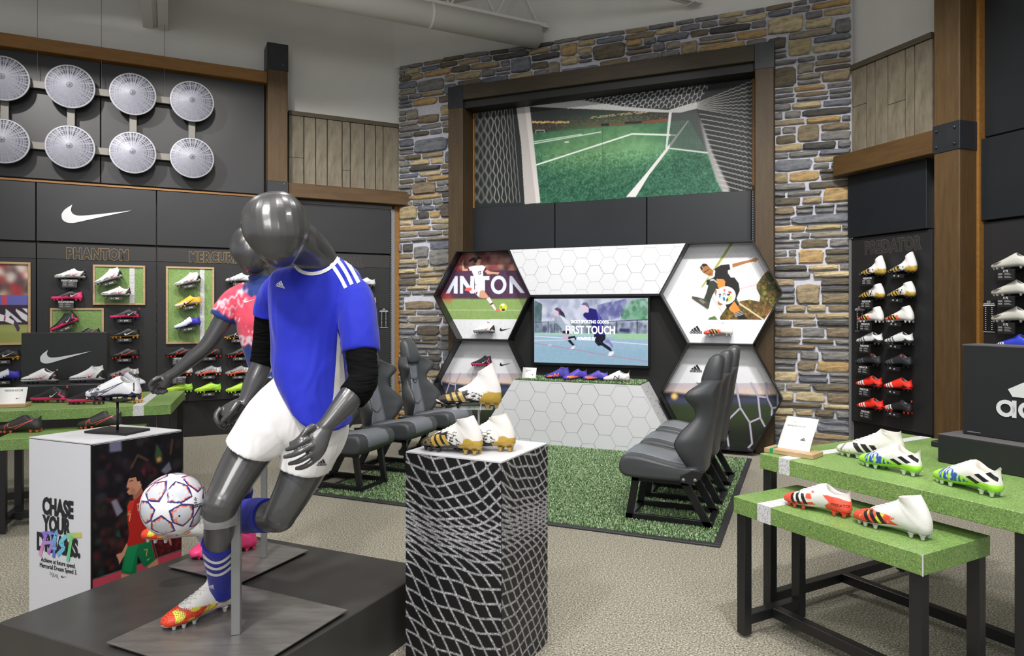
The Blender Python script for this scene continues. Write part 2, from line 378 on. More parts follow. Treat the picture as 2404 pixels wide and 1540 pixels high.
class Canvas:
    def __init__(s, x0, x1, z0, z1, res, fr=None, d=0.0, crop=(0, 0, 1), bg=(0, 0, 0)):
        s.x0, s.x1, s.z0, s.z1 = x0, x1, z0, z1; s.w, s.h = int((x1-x0)/res)+1, int((z1-z0)/res)+1
        s.X, s.Z = np.meshgrid(np.linspace(x0, x1, s.w), np.linspace(z0, z1, s.h)); s.res = res
        s.A = np.zeros((s.h, s.w, 3))+np.array(bg, float); s.fr, s.d, s.crop = fr, d, crop
    def m(s, p):
        if s.fr is None: return p
        return s.fr.hit(s.crop[0]+p[0]/s.crop[2], s.crop[1]+p[1]/s.crop[2], s.d)
    def put(s, mask, col, alpha=1.0, b=0):
        mask = mask.astype(float)
        if b: mask = blur(mask, b)
        mask = mask*alpha; mask = mask[..., None] if mask.ndim == 2 else mask
        s.A = s.A*(1-mask)+np.array(col, float)*mask
    def mask(s, pts):
        pts = [s.m(p) for p in pts]; e = s.res*.25; r = 0
        for dx, dz in ((-e, -e), (e, -e), (-e, e), (e, e)): r = r+inside(s.X+dx, s.Z+dz, pts)
        return r/4.0
    def P(s, pts, col, alpha=1.0, b=0): s.put(s.mask(pts), col, alpha, b)
    def L(s, pts, wd, col, alpha=1.0, b=0):
        pts = [s.m(p) for p in pts]; msk = np.zeros(s.X.shape); wd = wd/2
        for (x1, z1), (x2, z2) in zip(pts, pts[1:]):
            l2 = (x2-x1)**2+(z2-z1)**2+1e-12; t = np.clip(((s.X-x1)*(x2-x1)+(s.Z-z1)*(z2-z1))/l2, 0, 1)
            dd = np.hypot(s.X-x1-t*(x2-x1), s.Z-z1-t*(z2-z1)); msk = np.maximum(msk, np.clip((wd-dd)/s.res+.5, 0, 1))
        s.put(msk, col, alpha, b)
    def E(s, c, rx, rz, col, alpha=1.0, b=0, rot=0):
        x, z = s.m(c); ca, sa = math.cos(rot), math.sin(rot); u = (s.X-x)*ca+(s.Z-z)*sa; v = -(s.X-x)*sa+(s.Z-z)*ca
        dd = np.sqrt((u/rx)**2+(v/rz)**2); s.put(np.clip((1-dd)*min(rx, rz)/s.res+.5, 0, 1), col, alpha, b)
    def N(s, amt, sc=2, seed=1, mask=None):
        n = (vnoise(s.h, s.w, sc, seed)-.5)[..., None]*2*amt
        s.A = s.A+(n if mask is None else n*mask[..., None])
    def blobs(s, pts, cols, n, r0, r1, b, seed=1, alpha=.8):
        msk = s.mask(pts); rr = np.random.RandomState(seed); ys, xs = np.nonzero(msk > .5); lay = s.A.copy()
        for _ in range(n):
            k = rr.randint(len(ys)); r = rr.uniform(r0, r1)/s.res; y, x = ys[k], xs[k]
            y0, y1_, xa, xb = max(0, int(y-r*1.3)), int(y+r*1.3)+1, max(0, int(x-r)), int(x+r)+1
            Y, Xx = np.mgrid[y0:min(y1_, s.h), xa:min(xb, s.w)]
            if Y.size == 0: continue
            mk = ((((Y-y)/(r*1.25))**2+((Xx-x)/r)**2) < 1)[..., None]*alpha; c = np.array(cols[rr.randint(len(cols))], float)
            lay[y0:min(y1_, s.h), xa:min(xb, s.w)] = lay[y0:min(y1_, s.h), xa:min(xb, s.w)]*(1-mk)+c*mk
        lay = np.stack([blur(lay[..., i], b) for i in range(3)], -1) if b else lay
        s.A = s.A*(1-msk[..., None])+lay*msk[..., None]
    def mesh(s, name, keep_poly=None, y=0.0):
        co = np.stack([s.X, np.full_like(s.X, y), s.Z], -1); keep = None
        if keep_poly is not None: keep = inside(s.X+s.res/2, s.Z+s.res/2, keep_poly)
        return grid_mesh(name, s.w, s.h, co, s.A, keep)
m_print = mat('printed_panel', attr=True, rough=.45, spec=.3)
m_screen = mat('screen_picture', attr=True, rough=.25, emit=(1, 1, 1), estr=1.0, spec=.3)
_b = m_screen.node_tree.nodes['Principled BSDF']; _b.inputs['Emission Strength'].default_value = .92
for _l in list(_b.inputs['Base Color'].links): m_screen.node_tree.links.remove(_l)
_b.inputs['Base Color'].default_value = (.004, .004, .005, 1)

# ============================================================ WRITING AND MARKS
TXT = {}
def text_mesh(s, size, sx=1.0, bold=0.0, outline=0.0, ext=.0006, align='CENTER', shear=0.0, space=1.0):
    key = (s, size, sx, bold, outline, ext, align, shear, space)
    if key in TXT: return TXT[key]
    c = bpy.data.curves.new('lettering', 'FONT'); c.body = s; c.size = size; c.align_x = align; c.align_y = 'CENTER'; c.shear = shear; c.space_character = space
    c.resolution_u = 3; c.offset = bold
    if outline: c.fill_mode = 'NONE'; c.bevel_depth = outline; c.bevel_resolution = 0
    else: c.extrude = ext
    o = bpy.data.objects.new('t', c); C.objects.link(o); dg = bpy.context.evaluated_depsgraph_get(); dg.update()
    me = bpy.data.meshes.new_from_object(o.evaluated_get(dg)); me.transform(Matrix.Scale(sx, 4, (1, 0, 0))); me.transform(Matrix.Rotation(PI/2, 4, 'X'))
    bpy.data.objects.remove(o); bpy.data.curves.remove(c); me.name = 'lettering'; me.materials.clear(); TXT[key] = me; return me
def text(s, size, m, parent, loc, name='lettering', rot=None, **k):
    me = text_mesh(s, size, **k)
    if len(me.materials) and me.materials[0] != m: me = me.copy()
    if not len(me.materials): me.materials.append(m)
    else: me.materials[0] = m
    o = bpy.data.objects.new(name, me); C.objects.link(o); o.parent = parent; o.location = loc
    if rot: o.rotation_euler = rot
    return o
SW_PTS = [(437, 200), (395, 235), (376, 265), (374, 285), (379, 308), (400, 325), (432, 329), (470, 321), (560, 292), (802, 218), (640, 249), (560, 264), (500, 273), (465, 274), (443, 266), (431, 250), (429, 230)]
SW_PTS = [((x-588)/428.0, (264-y)/428.0) for x, y in SW_PTS]
def _cr(P, sub=4):
    out = []
    for i in range(len(P)-1):
        p0, p1, p2, p3 = [np.array(P[min(max(i+k, 0), len(P)-1)], float) for k in (-1, 0, 1, 2)]
        for j in range(sub): t = j/sub; out.append(tuple(.5*((2*p1)+(-p0+p2)*t+(2*p0-5*p1+4*p2-p3)*t*t+(-p0+3*p1-3*p2+p3)*t**3)))
    return out
SW_PTS = _cr(SW_PTS[:10])+_cr(SW_PTS[9:]+SW_PTS[:1])
def swoosh(w, y=0.0, th=.002, bm=None, flip=1, rot=0, c=(0, 0)):
    bm = bm or bmesh.new(); ca, sa = math.cos(rot), math.sin(rot)
    pts = [(x*w*flip, z*w) for x, z in SW_PTS]; pts = [(x*ca-z*sa+c[0], x*sa+z*ca+c[1]) for x, z in pts]
    prism_xz(pts, y-th, y, bm=bm); return bm
def bars(w, y=0.0, th=.002, bm=None, c=(0, 0)):
    """three slanted bars over the lower-case word, w = full width"""
    bm = bm or bmesh.new(); k = w/5.6; ox, oz = c[0]-2.2*k, c[1]+.1*k
    def tr(p): return (ox+p[0]*k, oz+p[1]*k)
    for i in range(3):
        a = (1.02*i, .42+.76*i); b = (a[0]+.80, a[1]+.46)
        prism_xz([tr(a), tr(b), tr((b[0]+b[1]*.577, 0)), tr((a[0]+a[1]*.577, 0))], y-th, y, bm=bm)
    def ring(cx, cz, r0, r1, a0=0, a1=2*PI, n=20):
        for j in range(n):
            t0, t1 = a0+(a1-a0)*j/n, a0+(a1-a0)*(j+1)/n
            prism_xz([tr((cx+r*math.cos(t), cz+r*math.sin(t))) for r, t in ((r0, t0), (r1, t0), (r1, t1), (r0, t1))], y-th, y, bm=bm)
    def rect(x0, x1, z0, z1): prism_xz([tr((x0, z0)), tr((x1, z0)), tr((x1, z1)), tr((x0, z1))], y-th, y, bm=bm)
    zc = -.72; x = -.63; r = .5; t = .22
    for ch in 'adidas':
        if ch in 'ad':
            ring(x+r, zc, r-t, r); rect(x+2*r-.16, x+2*r+.06, zc-r, zc+(r if ch == 'a' else r+.42)); x += 2*r+.16
        elif ch == 'i': rect(x, x+.22, zc-r, zc+r-.02); rect(x, x+.22, zc+r+.12, zc+r+.34); x += .32
        else:
            q = .30
            ring(x+.32, zc+r-q, q-.2, q, PI*.15, PI*1.5, 10); ring(x+.32, zc-r+q, q-.2, q, -PI*.85, PI*.5, 10); x += .7
    return bm
def outlined(s, size, mo, mi, parent, loc, **k):
    b = k.pop('bold', .004); x, y, z = loc
    text(s, size, mo, parent, (x, y, z), bold=b+.0030, ext=.0003, **k); return text(s, size, mi, parent, (x, y-.0006, z), 'letter_face', bold=b, ext=.0003, **k)
m_mw = mat('white_lettering', (205, 206, 210), .5); m_mk = mat('black_lettering', (22, 22, 25), .5)
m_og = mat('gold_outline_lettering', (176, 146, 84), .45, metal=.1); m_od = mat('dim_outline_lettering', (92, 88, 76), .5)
def mark(kind, w, m, parent, loc, name='emblem', rot=None, th=.002, flip=1):
    bm = swoosh(w, 0, th, flip=flip) if kind == 'tick' else bars(w, 0, th)
    o = obj(name, bm, m, parent); o.location = loc
    if rot: o.rotation_euler = rot
    return o
m_hb = mat('header_band', (42, 41, 42), .5)
# ============================================================ LONG DARK WALL (local frame NW; fixtures stand 2..14 cm proud)
WT = dict(loc=NW.o, rotz=NW.a)
D0 = .06
def wall_thing(fr, name, label, cat, px, d, group=None, z=0.0):
    x = fr.X(px, d); p = fr.pt(x, d, z); t = thing(name, label, cat, p, fr.a, group); t['_x'] = x; return t, x
nx = lambda p, d=D0: NW.X(p, d)
XL = nx(0)-1.0; XM = nx(627)
# one fixture per seam: upper sign panel, header band, pegboard, base
bays = [(XL, nx(-60), 0), (nx(-60), nx(85.5), 0), (nx(85.5), nx(367.5), 0), (nx(367.5), nx(665), 0), (nx(665), nx(916), 1)]
bay_lab = ['black shop wall bay past the edge behind the player poster', 'black shop wall bay holding the framed player poster',
           'black shop wall bay with white tick emblem above outlined gold lettering', 'black shop wall bay holding the tall green panel, behind the reaching arm',
           'black shop wall bay between timber post and stone wall, its outlined lettering partly hidden']
BAY = []
holes_me = None
def pegholes(parent, x0, x1, z0, z1, d, stepx=.085, stepz=.06):
    bm = bmesh.new(); x = x0+.05
    while x < x1-.02:
        for z in np.arange(z0+.03, z1-.02, stepz):
            r = .0045; bm.faces.new([bm.verts.new((x+r*math.cos(a), -d-.0006, z+r*math.sin(a))) for a in (.52, 1.57, 2.62, 3.67, 4.71, 5.76)])
        x += stepx
    return stuff(obj('peg_holes', bm, m_void, parent))
for i, (x0, x1, k) in enumerate(bays):
    cx = (x0+x1)/2; t = thing('shop_wall_bay', bay_lab[i], 'wall fixture', NW.pt(cx, 0), NW.a); BAY.append((t, cx))
    a, b = x0-cx+.004, x1-cx-.004; top = 2.775 if k == 0 else 2.74
    obj('base_panel', box(a, b, -.03, .06, .0, .41), m_void, t)
    obj('pegboard', box(a, b, -D0, .06, .41, 1.985, bev=.002), m_blk2, t)
    obj('header_band', box(a, b, -D0-.004, .06, 1.985, 2.15, bev=.002), m_hb, t)
    obj('sign_panel', box(a, b, -D0-.03, .06, 2.165, top, bev=.003), m_blk, t)
    pegholes(t, a, b, .43, 1.95, D0)
def bay_child(i, fn_x): return fn_x-BAY[i][1]
# lettering and emblem
def on_bay(i, px, py, d): x, z = NW.hit(px, py, d); return (x-BAY[i][1], -d, z)
x, y, z = on_bay(2, 229, 505, .091); mark('tick', (NW.X(311, .09)-NW.X(146, .09))*1.0, m_mw, BAY[2][0], (x, y, z), th=.006)
outlined('PHANTOM', .157, m_og, m_hb, BAY[2][0], on_bay(2, 230, 598, D0+.007), sx=.70, space=1.12, bold=.0075)
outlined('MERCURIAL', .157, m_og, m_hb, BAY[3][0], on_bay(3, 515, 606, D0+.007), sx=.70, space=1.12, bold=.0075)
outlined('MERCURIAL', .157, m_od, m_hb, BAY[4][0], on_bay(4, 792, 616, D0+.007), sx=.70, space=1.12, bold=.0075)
# upper dark panels behind the discs
xs = [XL, nx(-80), nx(236), nx(622)]
for i, (a, b) in enumerate(zip(xs, xs[1:])):
    t = thing('upper_wall_panel', ['large charcoal panel above the poster bay, running out at the side', 'large charcoal panel behind the first two columns of discs', 'large charcoal panel behind the last two disc columns, next to timber post'][i], 'wall panel', NW.pt((a+b)/2, 0, 2.8), NW.a)
    w = (b-a)/2-.004; obj('panel_face', box(-w, w, -.05, .06, .02, 1.32, bev=.003), m_blk, t)
t = thing('gold_ledge_strip', 'thin orange wood strip between sign panels and upper charcoal panels', 'trim', NW.pt((XL+XM)/2, 0, 2.785), NW.a)
obj('strip_face', box(-(XM-XL)/2, (XM-XL)/2, -.1, .06, -.008, .012), m_woodo, t)
t = thing('crown_beam', 'orange-brown timber beam along the top of the upper charcoal panels', 'beam', NW.pt((XL+XM)/2, 0, 4.12), NW.a)
obj('beam_face', box(-(XM-XL)/2, (XM-XL)/2, -.16, .06, 0, .135, bev=.006), m_woodo, t)
# timber post with iron caps
dP = .24; xa, xb = NW.X(627.5, dP), NW.X(677, dP)
t = thing('timber_post', 'dark timber post with black iron cap between disc wall and planks', 'post', NW.pt((xa+xb)/2, 0), NW.a)
w = (xb-xa)/2
obj('post_shaft', box(-w+.006, w-.006, -dP+.006, .06, 2.7, 4.40, bev=.006), m_wood, t)
obj('iron_cap', box(-w, w, -dP, .06, 4.26, 4.575, bev=.004), m_iron, t)
obj('iron_shoe', box(-w, w, -dP, .06, 2.79, 2.96, bev=.004), m_iron, t)
bm = bmesh.new()
for sx, zz in ((.5, 4.33), (.6, 2.93)): bmesh.ops.create_uvsphere(bm, u_segments=8, v_segments=6, radius=.008, matrix=Matrix.Translation((w*sx, -dP, zz)))
obj('bolt', bm, m_alu, t)
# cross beam above the last bay
dB = .2; xa, xb = NW.X(677, dB), NW.X(963, dB)
t = thing('cross_beam', 'brown timber beam under the planks, reaching onto the stone wall', 'beam', NW.pt((xa+xb)/2, 0, 2.79), NW.a)
obj('beam_face', box(-(xb-xa)/2, (xb-xa)/2, -dB, -.005, 0, .17, bev=.006), m_woodh, t)
# grey slotted upright and orange edge board at the corner
xa, xb = NW.X(917, .06), NW.X(926, .06)
t = thing('slotted_upright', 'grey slotted steel upright at the end of the long dark wall', 'upright', NW.pt((xa+xb)/2, 0), NW.a)
obj('upright_face', box(-(xb-xa)/2, (xb-xa)/2, -.075, .06, 0, 2.74), m_alu, t)
bm = bmesh.new()
for z in np.arange(.1, 2.7, .03): add_box(bm, -(xb-xa)/2-.0008, -(xb-xa)/2+.008, -.0765, -.07, z, z+.014)
stuff(obj('slot', bm, m_void, t))
xa, xb = NW.X(926.5, .06), NW.X(938, .06)
t = thing('edge_board', 'narrow orange wooden edge board beside the stone wall', 'board', NW.pt((xa+xb)/2, 0), NW.a)
obj('board_face', box(-(xb-xa)/2, (xb-xa)/2+.02, -.07, .06, 0, 2.79), m_woodo, t)
t = thing('edge_board', 'orange wooden post beside the stone wall below the beam end', 'board', NW.pt(0, 0), NW.a) if False else None

# stadium discs on their rail frame ---------------------------------------
dD = .20
cols = (8, 165, 312, 451); rows = ((185, 332), (203, 345), (221, 358), (239, 371))
RZ = [3.62, 3.0]
for r in (0, 1): RZ[r] = sum(NW.Z(cols[i], rows[i][r], dD) for i in range(4))/4
CXs = [NW.X(c, dD) for c in cols]; CXs.insert(0, CXs[0]-(CXs[2]-CXs[1])*1.0)
x0, x1 = CXs[0]-.3, CXs[-1]
fr_t = thing('disc_frame', 'grey steel rail frame carrying the stadium discs, hung on wires', 'frame', NW.pt((x0+x1)/2, .1, RZ[1]), NW.a)
cx = (x0+x1)/2; dz = RZ[0]-RZ[1]
m_rail = mat('grey_rail', (112, 108, 102), .5)
for z in (0, dz): obj('rail', box(x0-cx, x1-cx, -.035, .005, z-.037, z+.037, bev=.002), m_rail, fr_t)
for x in CXs: obj('rail', box(x-cx-.035, x-cx+.035, -.045, -.005, 0, dz, bev=.002), m_rail, fr_t)
bm = bmesh.new()
for p in (88, 238, 386):
    X = NW.X(p, .12)-cx; bm2 = tube(bm, [(X, -.02, dz+.03), (X, -.02, 4.9-RZ[1])], .0025, 5)
obj('hanging_wire', bm, m_alu, fr_t)
bm = bmesh.new()
for x in CXs:
    for z in (0, dz): tube(bm, [(x-cx, .0, z), (x-cx, .045, z)], .02, 8)
obj('wall_standoff', bm, m_rail, fr_t)
def disc_mesh():
    na, nr = 144, 44; R_ = .222; th, rr = np.meshgrid(np.linspace(0, 2*PI, na), np.linspace(0, 1, nr))
    Y = -.075*(1-rr**1.2)-.01; co = np.stack([rr*R_*np.cos(th), Y, rr*R_*np.sin(th)], -1)
    g_ = np.zeros((nr, na, 3))+np.array((138, 139, 150.)); up = .5+.5*np.cos(th-1.1)      # the print is denser to the upper right
    ink = np.zeros((nr, na)); K = 40
    seg = (np.floor(th/(2*PI)*K) % 2); seg2 = (th*K/(2*PI)) % 1
    rr_ = np.random.RandomState(2); jit = rr_.rand(nr, K)[:, (th[0]/(2*PI)*K).astype(int) % K]
    for (a, b, s) in ((.88, .94, 1.0), (.80, .86, .8), (.70, .75, .65), (.60, .66, .6), (.5, .55, .35), (.40, .44, .25)):
        ink += s*((rr > a) & (rr < b) & (seg2 < .6))*(.15+.95*up**1.5)*(.5+.8*jit)
    ink += .28*((rr > .3) & (seg2 < .12))*(up**1.2)
    ink += .5*((rr > .52) & (rr < .72) & (np.abs(th-1.75) < .5) & (seg2 < .5))
    ink += .8*((rr > .1) & (rr < .125))+.9*(rr < .03)+.7*((rr > .055) & (rr < .075))
    g_ *= (1-.75*np.clip(ink, 0, 1))[..., None]; g_[-2:] = (176, 177, 184)
    g_ += (vnoise(nr, na, 3, 5)-.5)[..., None]*14
    return grid_mesh('disc_face', na, nr, co, g_)
dm = disc_mesh(); dm.shade_smooth(); dm.materials.append(m_print)
pos_w = ['cut by the left edge of the view', 'in the first full column', 'in the middle full column', 'in the column nearest the timber post']
for ci, x in enumerate(CXs[1:]):
    for r in (0, 1):
        lab = ('upper' if r == 0 else 'lower')+' stadium-print disc '+pos_w[ci]
        t = thing('stadium_disc', lab, 'wall disc', NW.pt(x, dD, RZ[r]), NW.a, 'stadium discs on the dark wall')
        link('disc_face', dm, None, t)
        bm = bmesh.new(); lathe(bm, [(.224, -.006), (.226, -.012), (.226, 0.0), (.20, .012), (.05, .012)], 48, 'y'); obj('rim', bm, mat('disc_rim', (150, 150, 156), .4), t, True)
        bm = bmesh.new(); tube(bm, [(0, .01, 0), (0, dD-.14, 0)], .03, 10); obj('mount', bm, m_rail, t)

# ============================================================ TIMBER FRAME AROUND THE PITCH MURAL (local frame SW)
dF = .31
fl0, fl1 = SW.X(1052, dF), SW.X(1086, dF); fr0, fr1 = SW.X(1772, dF), SW.X(1817, dF); zh0, zh1 = 3.955, 4.125
cx = (fl0+fr1)/2
t = thing('mural_surround', 'deep dark timber frame around the mural with iron corners', 'frame', SW.pt(cx, 0), SW.a)
obj('frame_post', box(fl0-cx, fl1-cx, -dF, 0.02, 0, zh0-.05, bev=.006), mat('deep_brown_timber', (58, 43, 18), .6, var=7, vscale=3, stretch=(9, 9, 1.0), bump=.25, bscale=30), t)
obj('frame_post', box(fr0-cx, fr1-cx, -dF, 0.02, 0, zh0-.05, bev=.006), mat('deep_brown_timber', (58, 43, 18), .6, var=7, vscale=3, stretch=(9, 9, 1.0), bump=.25, bscale=30), t)
obj('frame_header', box(fl1-cx, fr0-cx, -dF, 0.02, zh0, zh1, bev=.006), m_woodd, t)
for a, b in ((fl0, fl1), (fr0, fr1)): obj('iron_corner', box(a-cx-.003, b-cx+.003, -dF-.004, .0, zh0-.09, zh1+.004, bev=.003), m_iron, t)
obj('frame_soffit', box(fl1-cx, fr0-cx, -dF+.05, .02, zh0-.09, zh0, bev=.003), m_void, t)
obj('edge_strip', box(SW.X(1110.5, 0)-cx, SW.X(1116.5, 0)-cx, -.03, .02, 2.6, 3.9), m_woodo, t)
obj('edge_strip', box(SW.X(1766.5, 0)-cx, SW.X(1772, 0)-cx, -.03, .02, 2.6, 3.9), m_woodo, t)
struct(obj('recess_lining', box(FL+.05, FR_-.05, .02, .06, 0, 4.15), m_void, wb))
# three blue-black panels under the mural
xs = [SW.X(1111, 0), SW.X(1305, 0), SW.X(1520, 0), SW.X(1765, 0)]
for i in range(3):
    t = thing('lower_panel', ['blue-black panel under the mural, first from the left post', 'blue-black panel under the middle of the mural', 'blue-black panel under the mural beside the right post'][i], 'wall panel', SW.pt((xs[i]+xs[i+1])/2, 0, 2.0), SW.a)
    w = (xs[i+1]-xs[i])/2-.005; obj('panel_face', box(-w, w, -.04, .02, 0, .70, bev=.003), m_darkpan, t)
xu = SW.X(1769, .02); t = thing('slotted_upright', 'black slotted upright between the lower panels and the right timber post', 'upright', SW.pt(xu, 0, 1.9), SW.a)
obj('upright_face', box(-.02, .02, -.03, .02, 0, .85), m_blk3, t)
bm = bmesh.new()
for z in np.arange(.05, .8, .025): add_box(bm, -.012, .0, -.032, -.029, z, z+.012)
stuff(obj('slot', bm, m_alu, t))

# mural --------------------------------------------------------------------
xa, xb = SW.X(1116.5, 0.02), SW.X(1766, 0.02)
cv = Canvas(xa, xb, 2.70, 3.92, .0062, SW, .02, (1100, 180, 3.5353), (30, 40, 38))
A = cv
A.P([(0, 200), (2404, 0), (2404, 1131), (0, 1131)], (34, 42, 42))
A.P([(510, 250), (1700, 290), (2100, 330), (2200, 1000), (560, 1060)], (40, 46, 46))                     # sky and stands
A.P([(530, 370), (1000, 345), (1300, 290), (1680, 300), (1680, 380), (1000, 415), (535, 470)], (44, 38, 34))
rr_ = np.random.RandomState(4)
for i in range(420):
    x = rr_.uniform(530, 1670); y = np.interp(x, [530, 1000, 1300, 1670], [415, 385, 350, 335])+rr_.normal(0, 22); A.L([(x, y), (x+rr_.uniform(2, 8), y)], .006, rr_.choice([90, 120, 70])+np.array((14, 4, -8)), .7)
for i in range(120):
    x = rr_.uniform(530, 840); A.L([(x, 380+rr_.normal(0, 6)), (x+8, 380)], .008, (220, 180, 120), .9)
    x = rr_.uniform(1010, 1500); y = 350-(x-1010)*.11+rr_.choice([0, -10]); A.L([(x, y), (x+7, y-1)], .007, (215, 190, 150), .8)
A.P([(537, 470), (1665, 378), (1830, 360), (1990, 640), (2130, 1000), (560, 1060)], (44, 94, 68))          # pitch
A.E((1080, 600), .75, .30, (108, 150, 102), .75, 22)
A.E((1450, 640), .35, .12, (128, 178, 128), .5, 14)
A.P([(560, 760), (2000, 640), (2130, 1000), (560, 1060)], (28, 78, 60), .45, 12)
pm = A.mask([(537, 470), (1665, 378), (1830, 360), (1990, 640), (2130, 1000), (560, 1060)])
g1 = A.mask([(560, 640), (2000, 600), (2130, 1000), (560, 1060)]); A.N(42, 2.2, 3, g1); A.N(16, 7, 4, pm)
A.P([(1000, 405), (1440, 375), (1660, 350), (1660, 378), (1000, 418)], (120, 70, 45)); A.P([(1100, 395), (1170, 390), (1170, 410), (1100, 412)], (30, 28, 30)); A.P([(1300, 380), (1440, 372), (1440, 388), (1300, 396)], (30, 28, 30))
A.L([(548, 542), (940, 480)], .010, (205, 220, 205)); A.L([(548, 558), (1100, 462)], .012, (205, 220, 205)); A.L([(565, 735), (1360, 478), (1645, 486), (1720, 488)], .018, (220, 228, 220))
A.L([(806, 546), (832, 545)], .016, (210, 220, 210)); A.L([(562, 470), (562, 448), (632, 446), (632, 464)], .009, (170, 175, 170))
A.P([(1665, 300), (1690, 300), (1650, 600), (1636, 600)], (205, 205, 205))
A.P([(1830, 370), (1818, 370), (1640, 600), (1480, 800), (1310, 1000), (1390, 1000), (1500, 820), (1668, 600)], (208, 206, 206))
A.L([(1672, 596), (1990, 634)], .018, (190, 200, 195))
A.P([(1690, 300), (1900, 270), (1925, 380), (1990, 630), (1670, 592)], (60, 66, 64), .55)
for i in range(22):
    A.L([(1690, 300+i*14), (1990, 290+i*15)], .004, (120, 125, 122), .35); A.L([(1690+i*14, 300), (1670+i*15, 600)], .004, (120, 125, 122), .35)
# crossbar, post, roof net, side nets
A.P([(0, 200), (510, 250), (560, 1060), (0, 1131)], (30, 36, 36))
A.P([(340, 240), (900, 150), (1700, 60), (2100, 0), (2000, 130), (1900, 270), (1690, 300), (1200, 280), (510, 252)], (44, 46, 48))
A.P([(400, 248), (880, 190), (1300, 252), (1660, 280), (1900, 210), (1900, 268), (1760, 302), (1600, 300), (1120, 278), (510, 252)], (182, 182, 180))
def hexrow(c, f, nu, nv, wd, col, al):
    """net of stretched hexagons: f maps (u,v) in 0..1 to canvas pixels"""
    for i in range(nu):
        for j in range(nv):
            o = .5 if j % 2 else 0; a = ((i+o)/nu, j/nv); b = ((i+o+.33)/nu, j/nv); cc = ((i+o+.5)/nu, (j+1)/nv); e = ((i+o-.17)/nu, (j+1)/nv)
            c.L([f(*e), f(*a), f(*b), f(*cc)], wd(a), col, al)
hexrow(A, lambda u, v: (900+u*1100-v*60, 175-u*120+v*(95+u*110)), 17, 7, lambda a: .007, (200, 200, 202), .9)
A.P([(2060, 0), (2404, 0), (2404, 1131), (2130, 1000), (1990, 640), (1900, 280), (1920, 200)], (22, 28, 28))
for i in range(26):
    y2 = 20+i*42; y1 = 215+i*7.0 if i < 8 else 270+(i-8)*42
    x1 = 1905 if i < 8 else 1905+(i-8)*13
    pts = [(x1+(2404-x1)*k/22., y1+(y2-y1)*(k/22.)**1.05+(7 if k % 2 else -7)*(k/22.)) for k in range(23)]
    A.L(pts, .010, (170, 166, 162), .85)
for k in range(5):
    A.L([(2110+k*60, 30), (2130+k*58, 300), (2150+k*55, 560), (2200+k*45, 930)], .005, (60, 66, 66), .5)
A.P([(1915, 330), (1945, 400), (2030, 640), (2170, 940), (2130, 1000), (2060, 860), (1985, 640)], (185, 180, 178), .75, 1)
A.P([(380, 245), (512, 252), (600, 1048), (470, 1060), (440, 560), (400, 250)], (176, 170, 168)); A.P([(470, 252), (512, 252), (600, 1048), (565, 1050)], (200, 196, 193))
for i in range(13):
    x0_ = 70+i*29-(i*i)*.35; n = 15; a = 26-i*1.75
    pts = [(x0_+((k+i) % 2)*a+k*5*(i/13.)+(13-i)*-2, 262+k*(56)+(18 if (k % 2) else 0)) for k in range(n)]
    A.L(pts, .020-.0011*i, (150, 146, 142) if i > 2 else (118, 116, 114), .9, 1 if i < 5 else 0)
A.P([(1116, 275), (1119, 275), (1119, 1010), (1116, 1010)], (30, 50, 40), .8)
mt = thing('pitch_mural', 'wide printed mural of a green pitch seen through a goal net', 'mural', SW.pt((xa+xb)/2, 0, 2.7), SW.a)
me = A.mesh('print'); me.transform(Matrix.Translation((-(xa+xb)/2, 0, -2.7))); link('print', me, m_print, mt, loc=(0, -.0365, 0))
obj('mural_board', box(-(xb-xa)/2, (xb-xa)/2, -.035, .02, 0, 1.22), m_void, mt)
# ============================================================ HONEYCOMB DISPLAY (local frame SW)
dH, dHb = .47, .315           # front and back of the hexagonal boxes
def hx(px, py, d=dH): return SW.hit(px, py, d)
zT, zM, zB = hx(1193, 586)[1], 1.6, hx(1187, 800)[1]
zT = (zT+hx(1611, 568)[1])/2; zM = hx(1242, 691)[1]; zB = (zB+hx(1615, 808)[1])/2
zM = (zT+zB)/2; hh = zT-zB; zM2 = zB-hh/2; zB2 = .045
Lx = [hx(1017, 692)[0], hx(1071, 590)[0], hx(1193, 586)[0], hx(1244, 691)[0]]
Rx = [hx(1547, 691)[0], hx(1613, 568)[0], hx(1768, 565)[0], hx(1838, 690)[0]]
def hexpts(X, top, mid, bot): return [(X[0], mid), (X[1], bot), (X[2], bot), (X[3], mid), (X[2], top), (X[1], top)]
def inset(pts, t):
    cx = sum(p[0] for p in pts)/len(pts); cz = sum(p[1] for p in pts)/len(pts); r = max(abs(p[1]-cz) for p in pts)
    return [(cx+(x-cx)*(1-t/r), cz+(z-cz)*(1-t/r)) for x, z in pts]
def shift(me, dx, dz=0): me.transform(Matrix.Translation((dx, 0, dz))); return me
def ringbox(bm, outer, inner, y0, y1):
    n = len(outer)
    for i in range(n):
        j = (i+1) % n; add_hexa(bm, [(outer[i][0], y0, outer[i][1]), (outer[j][0], y0, outer[j][1]), (inner[j][0], y0, inner[j][1]), (inner[i][0], y0, inner[i][1])],
                               [(outer[i][0], y1, outer[i][1]), (outer[j][0], y1, outer[j][1]), (inner[j][0], y1, inner[j][1]), (inner[i][0], y1, inner[i][1])])
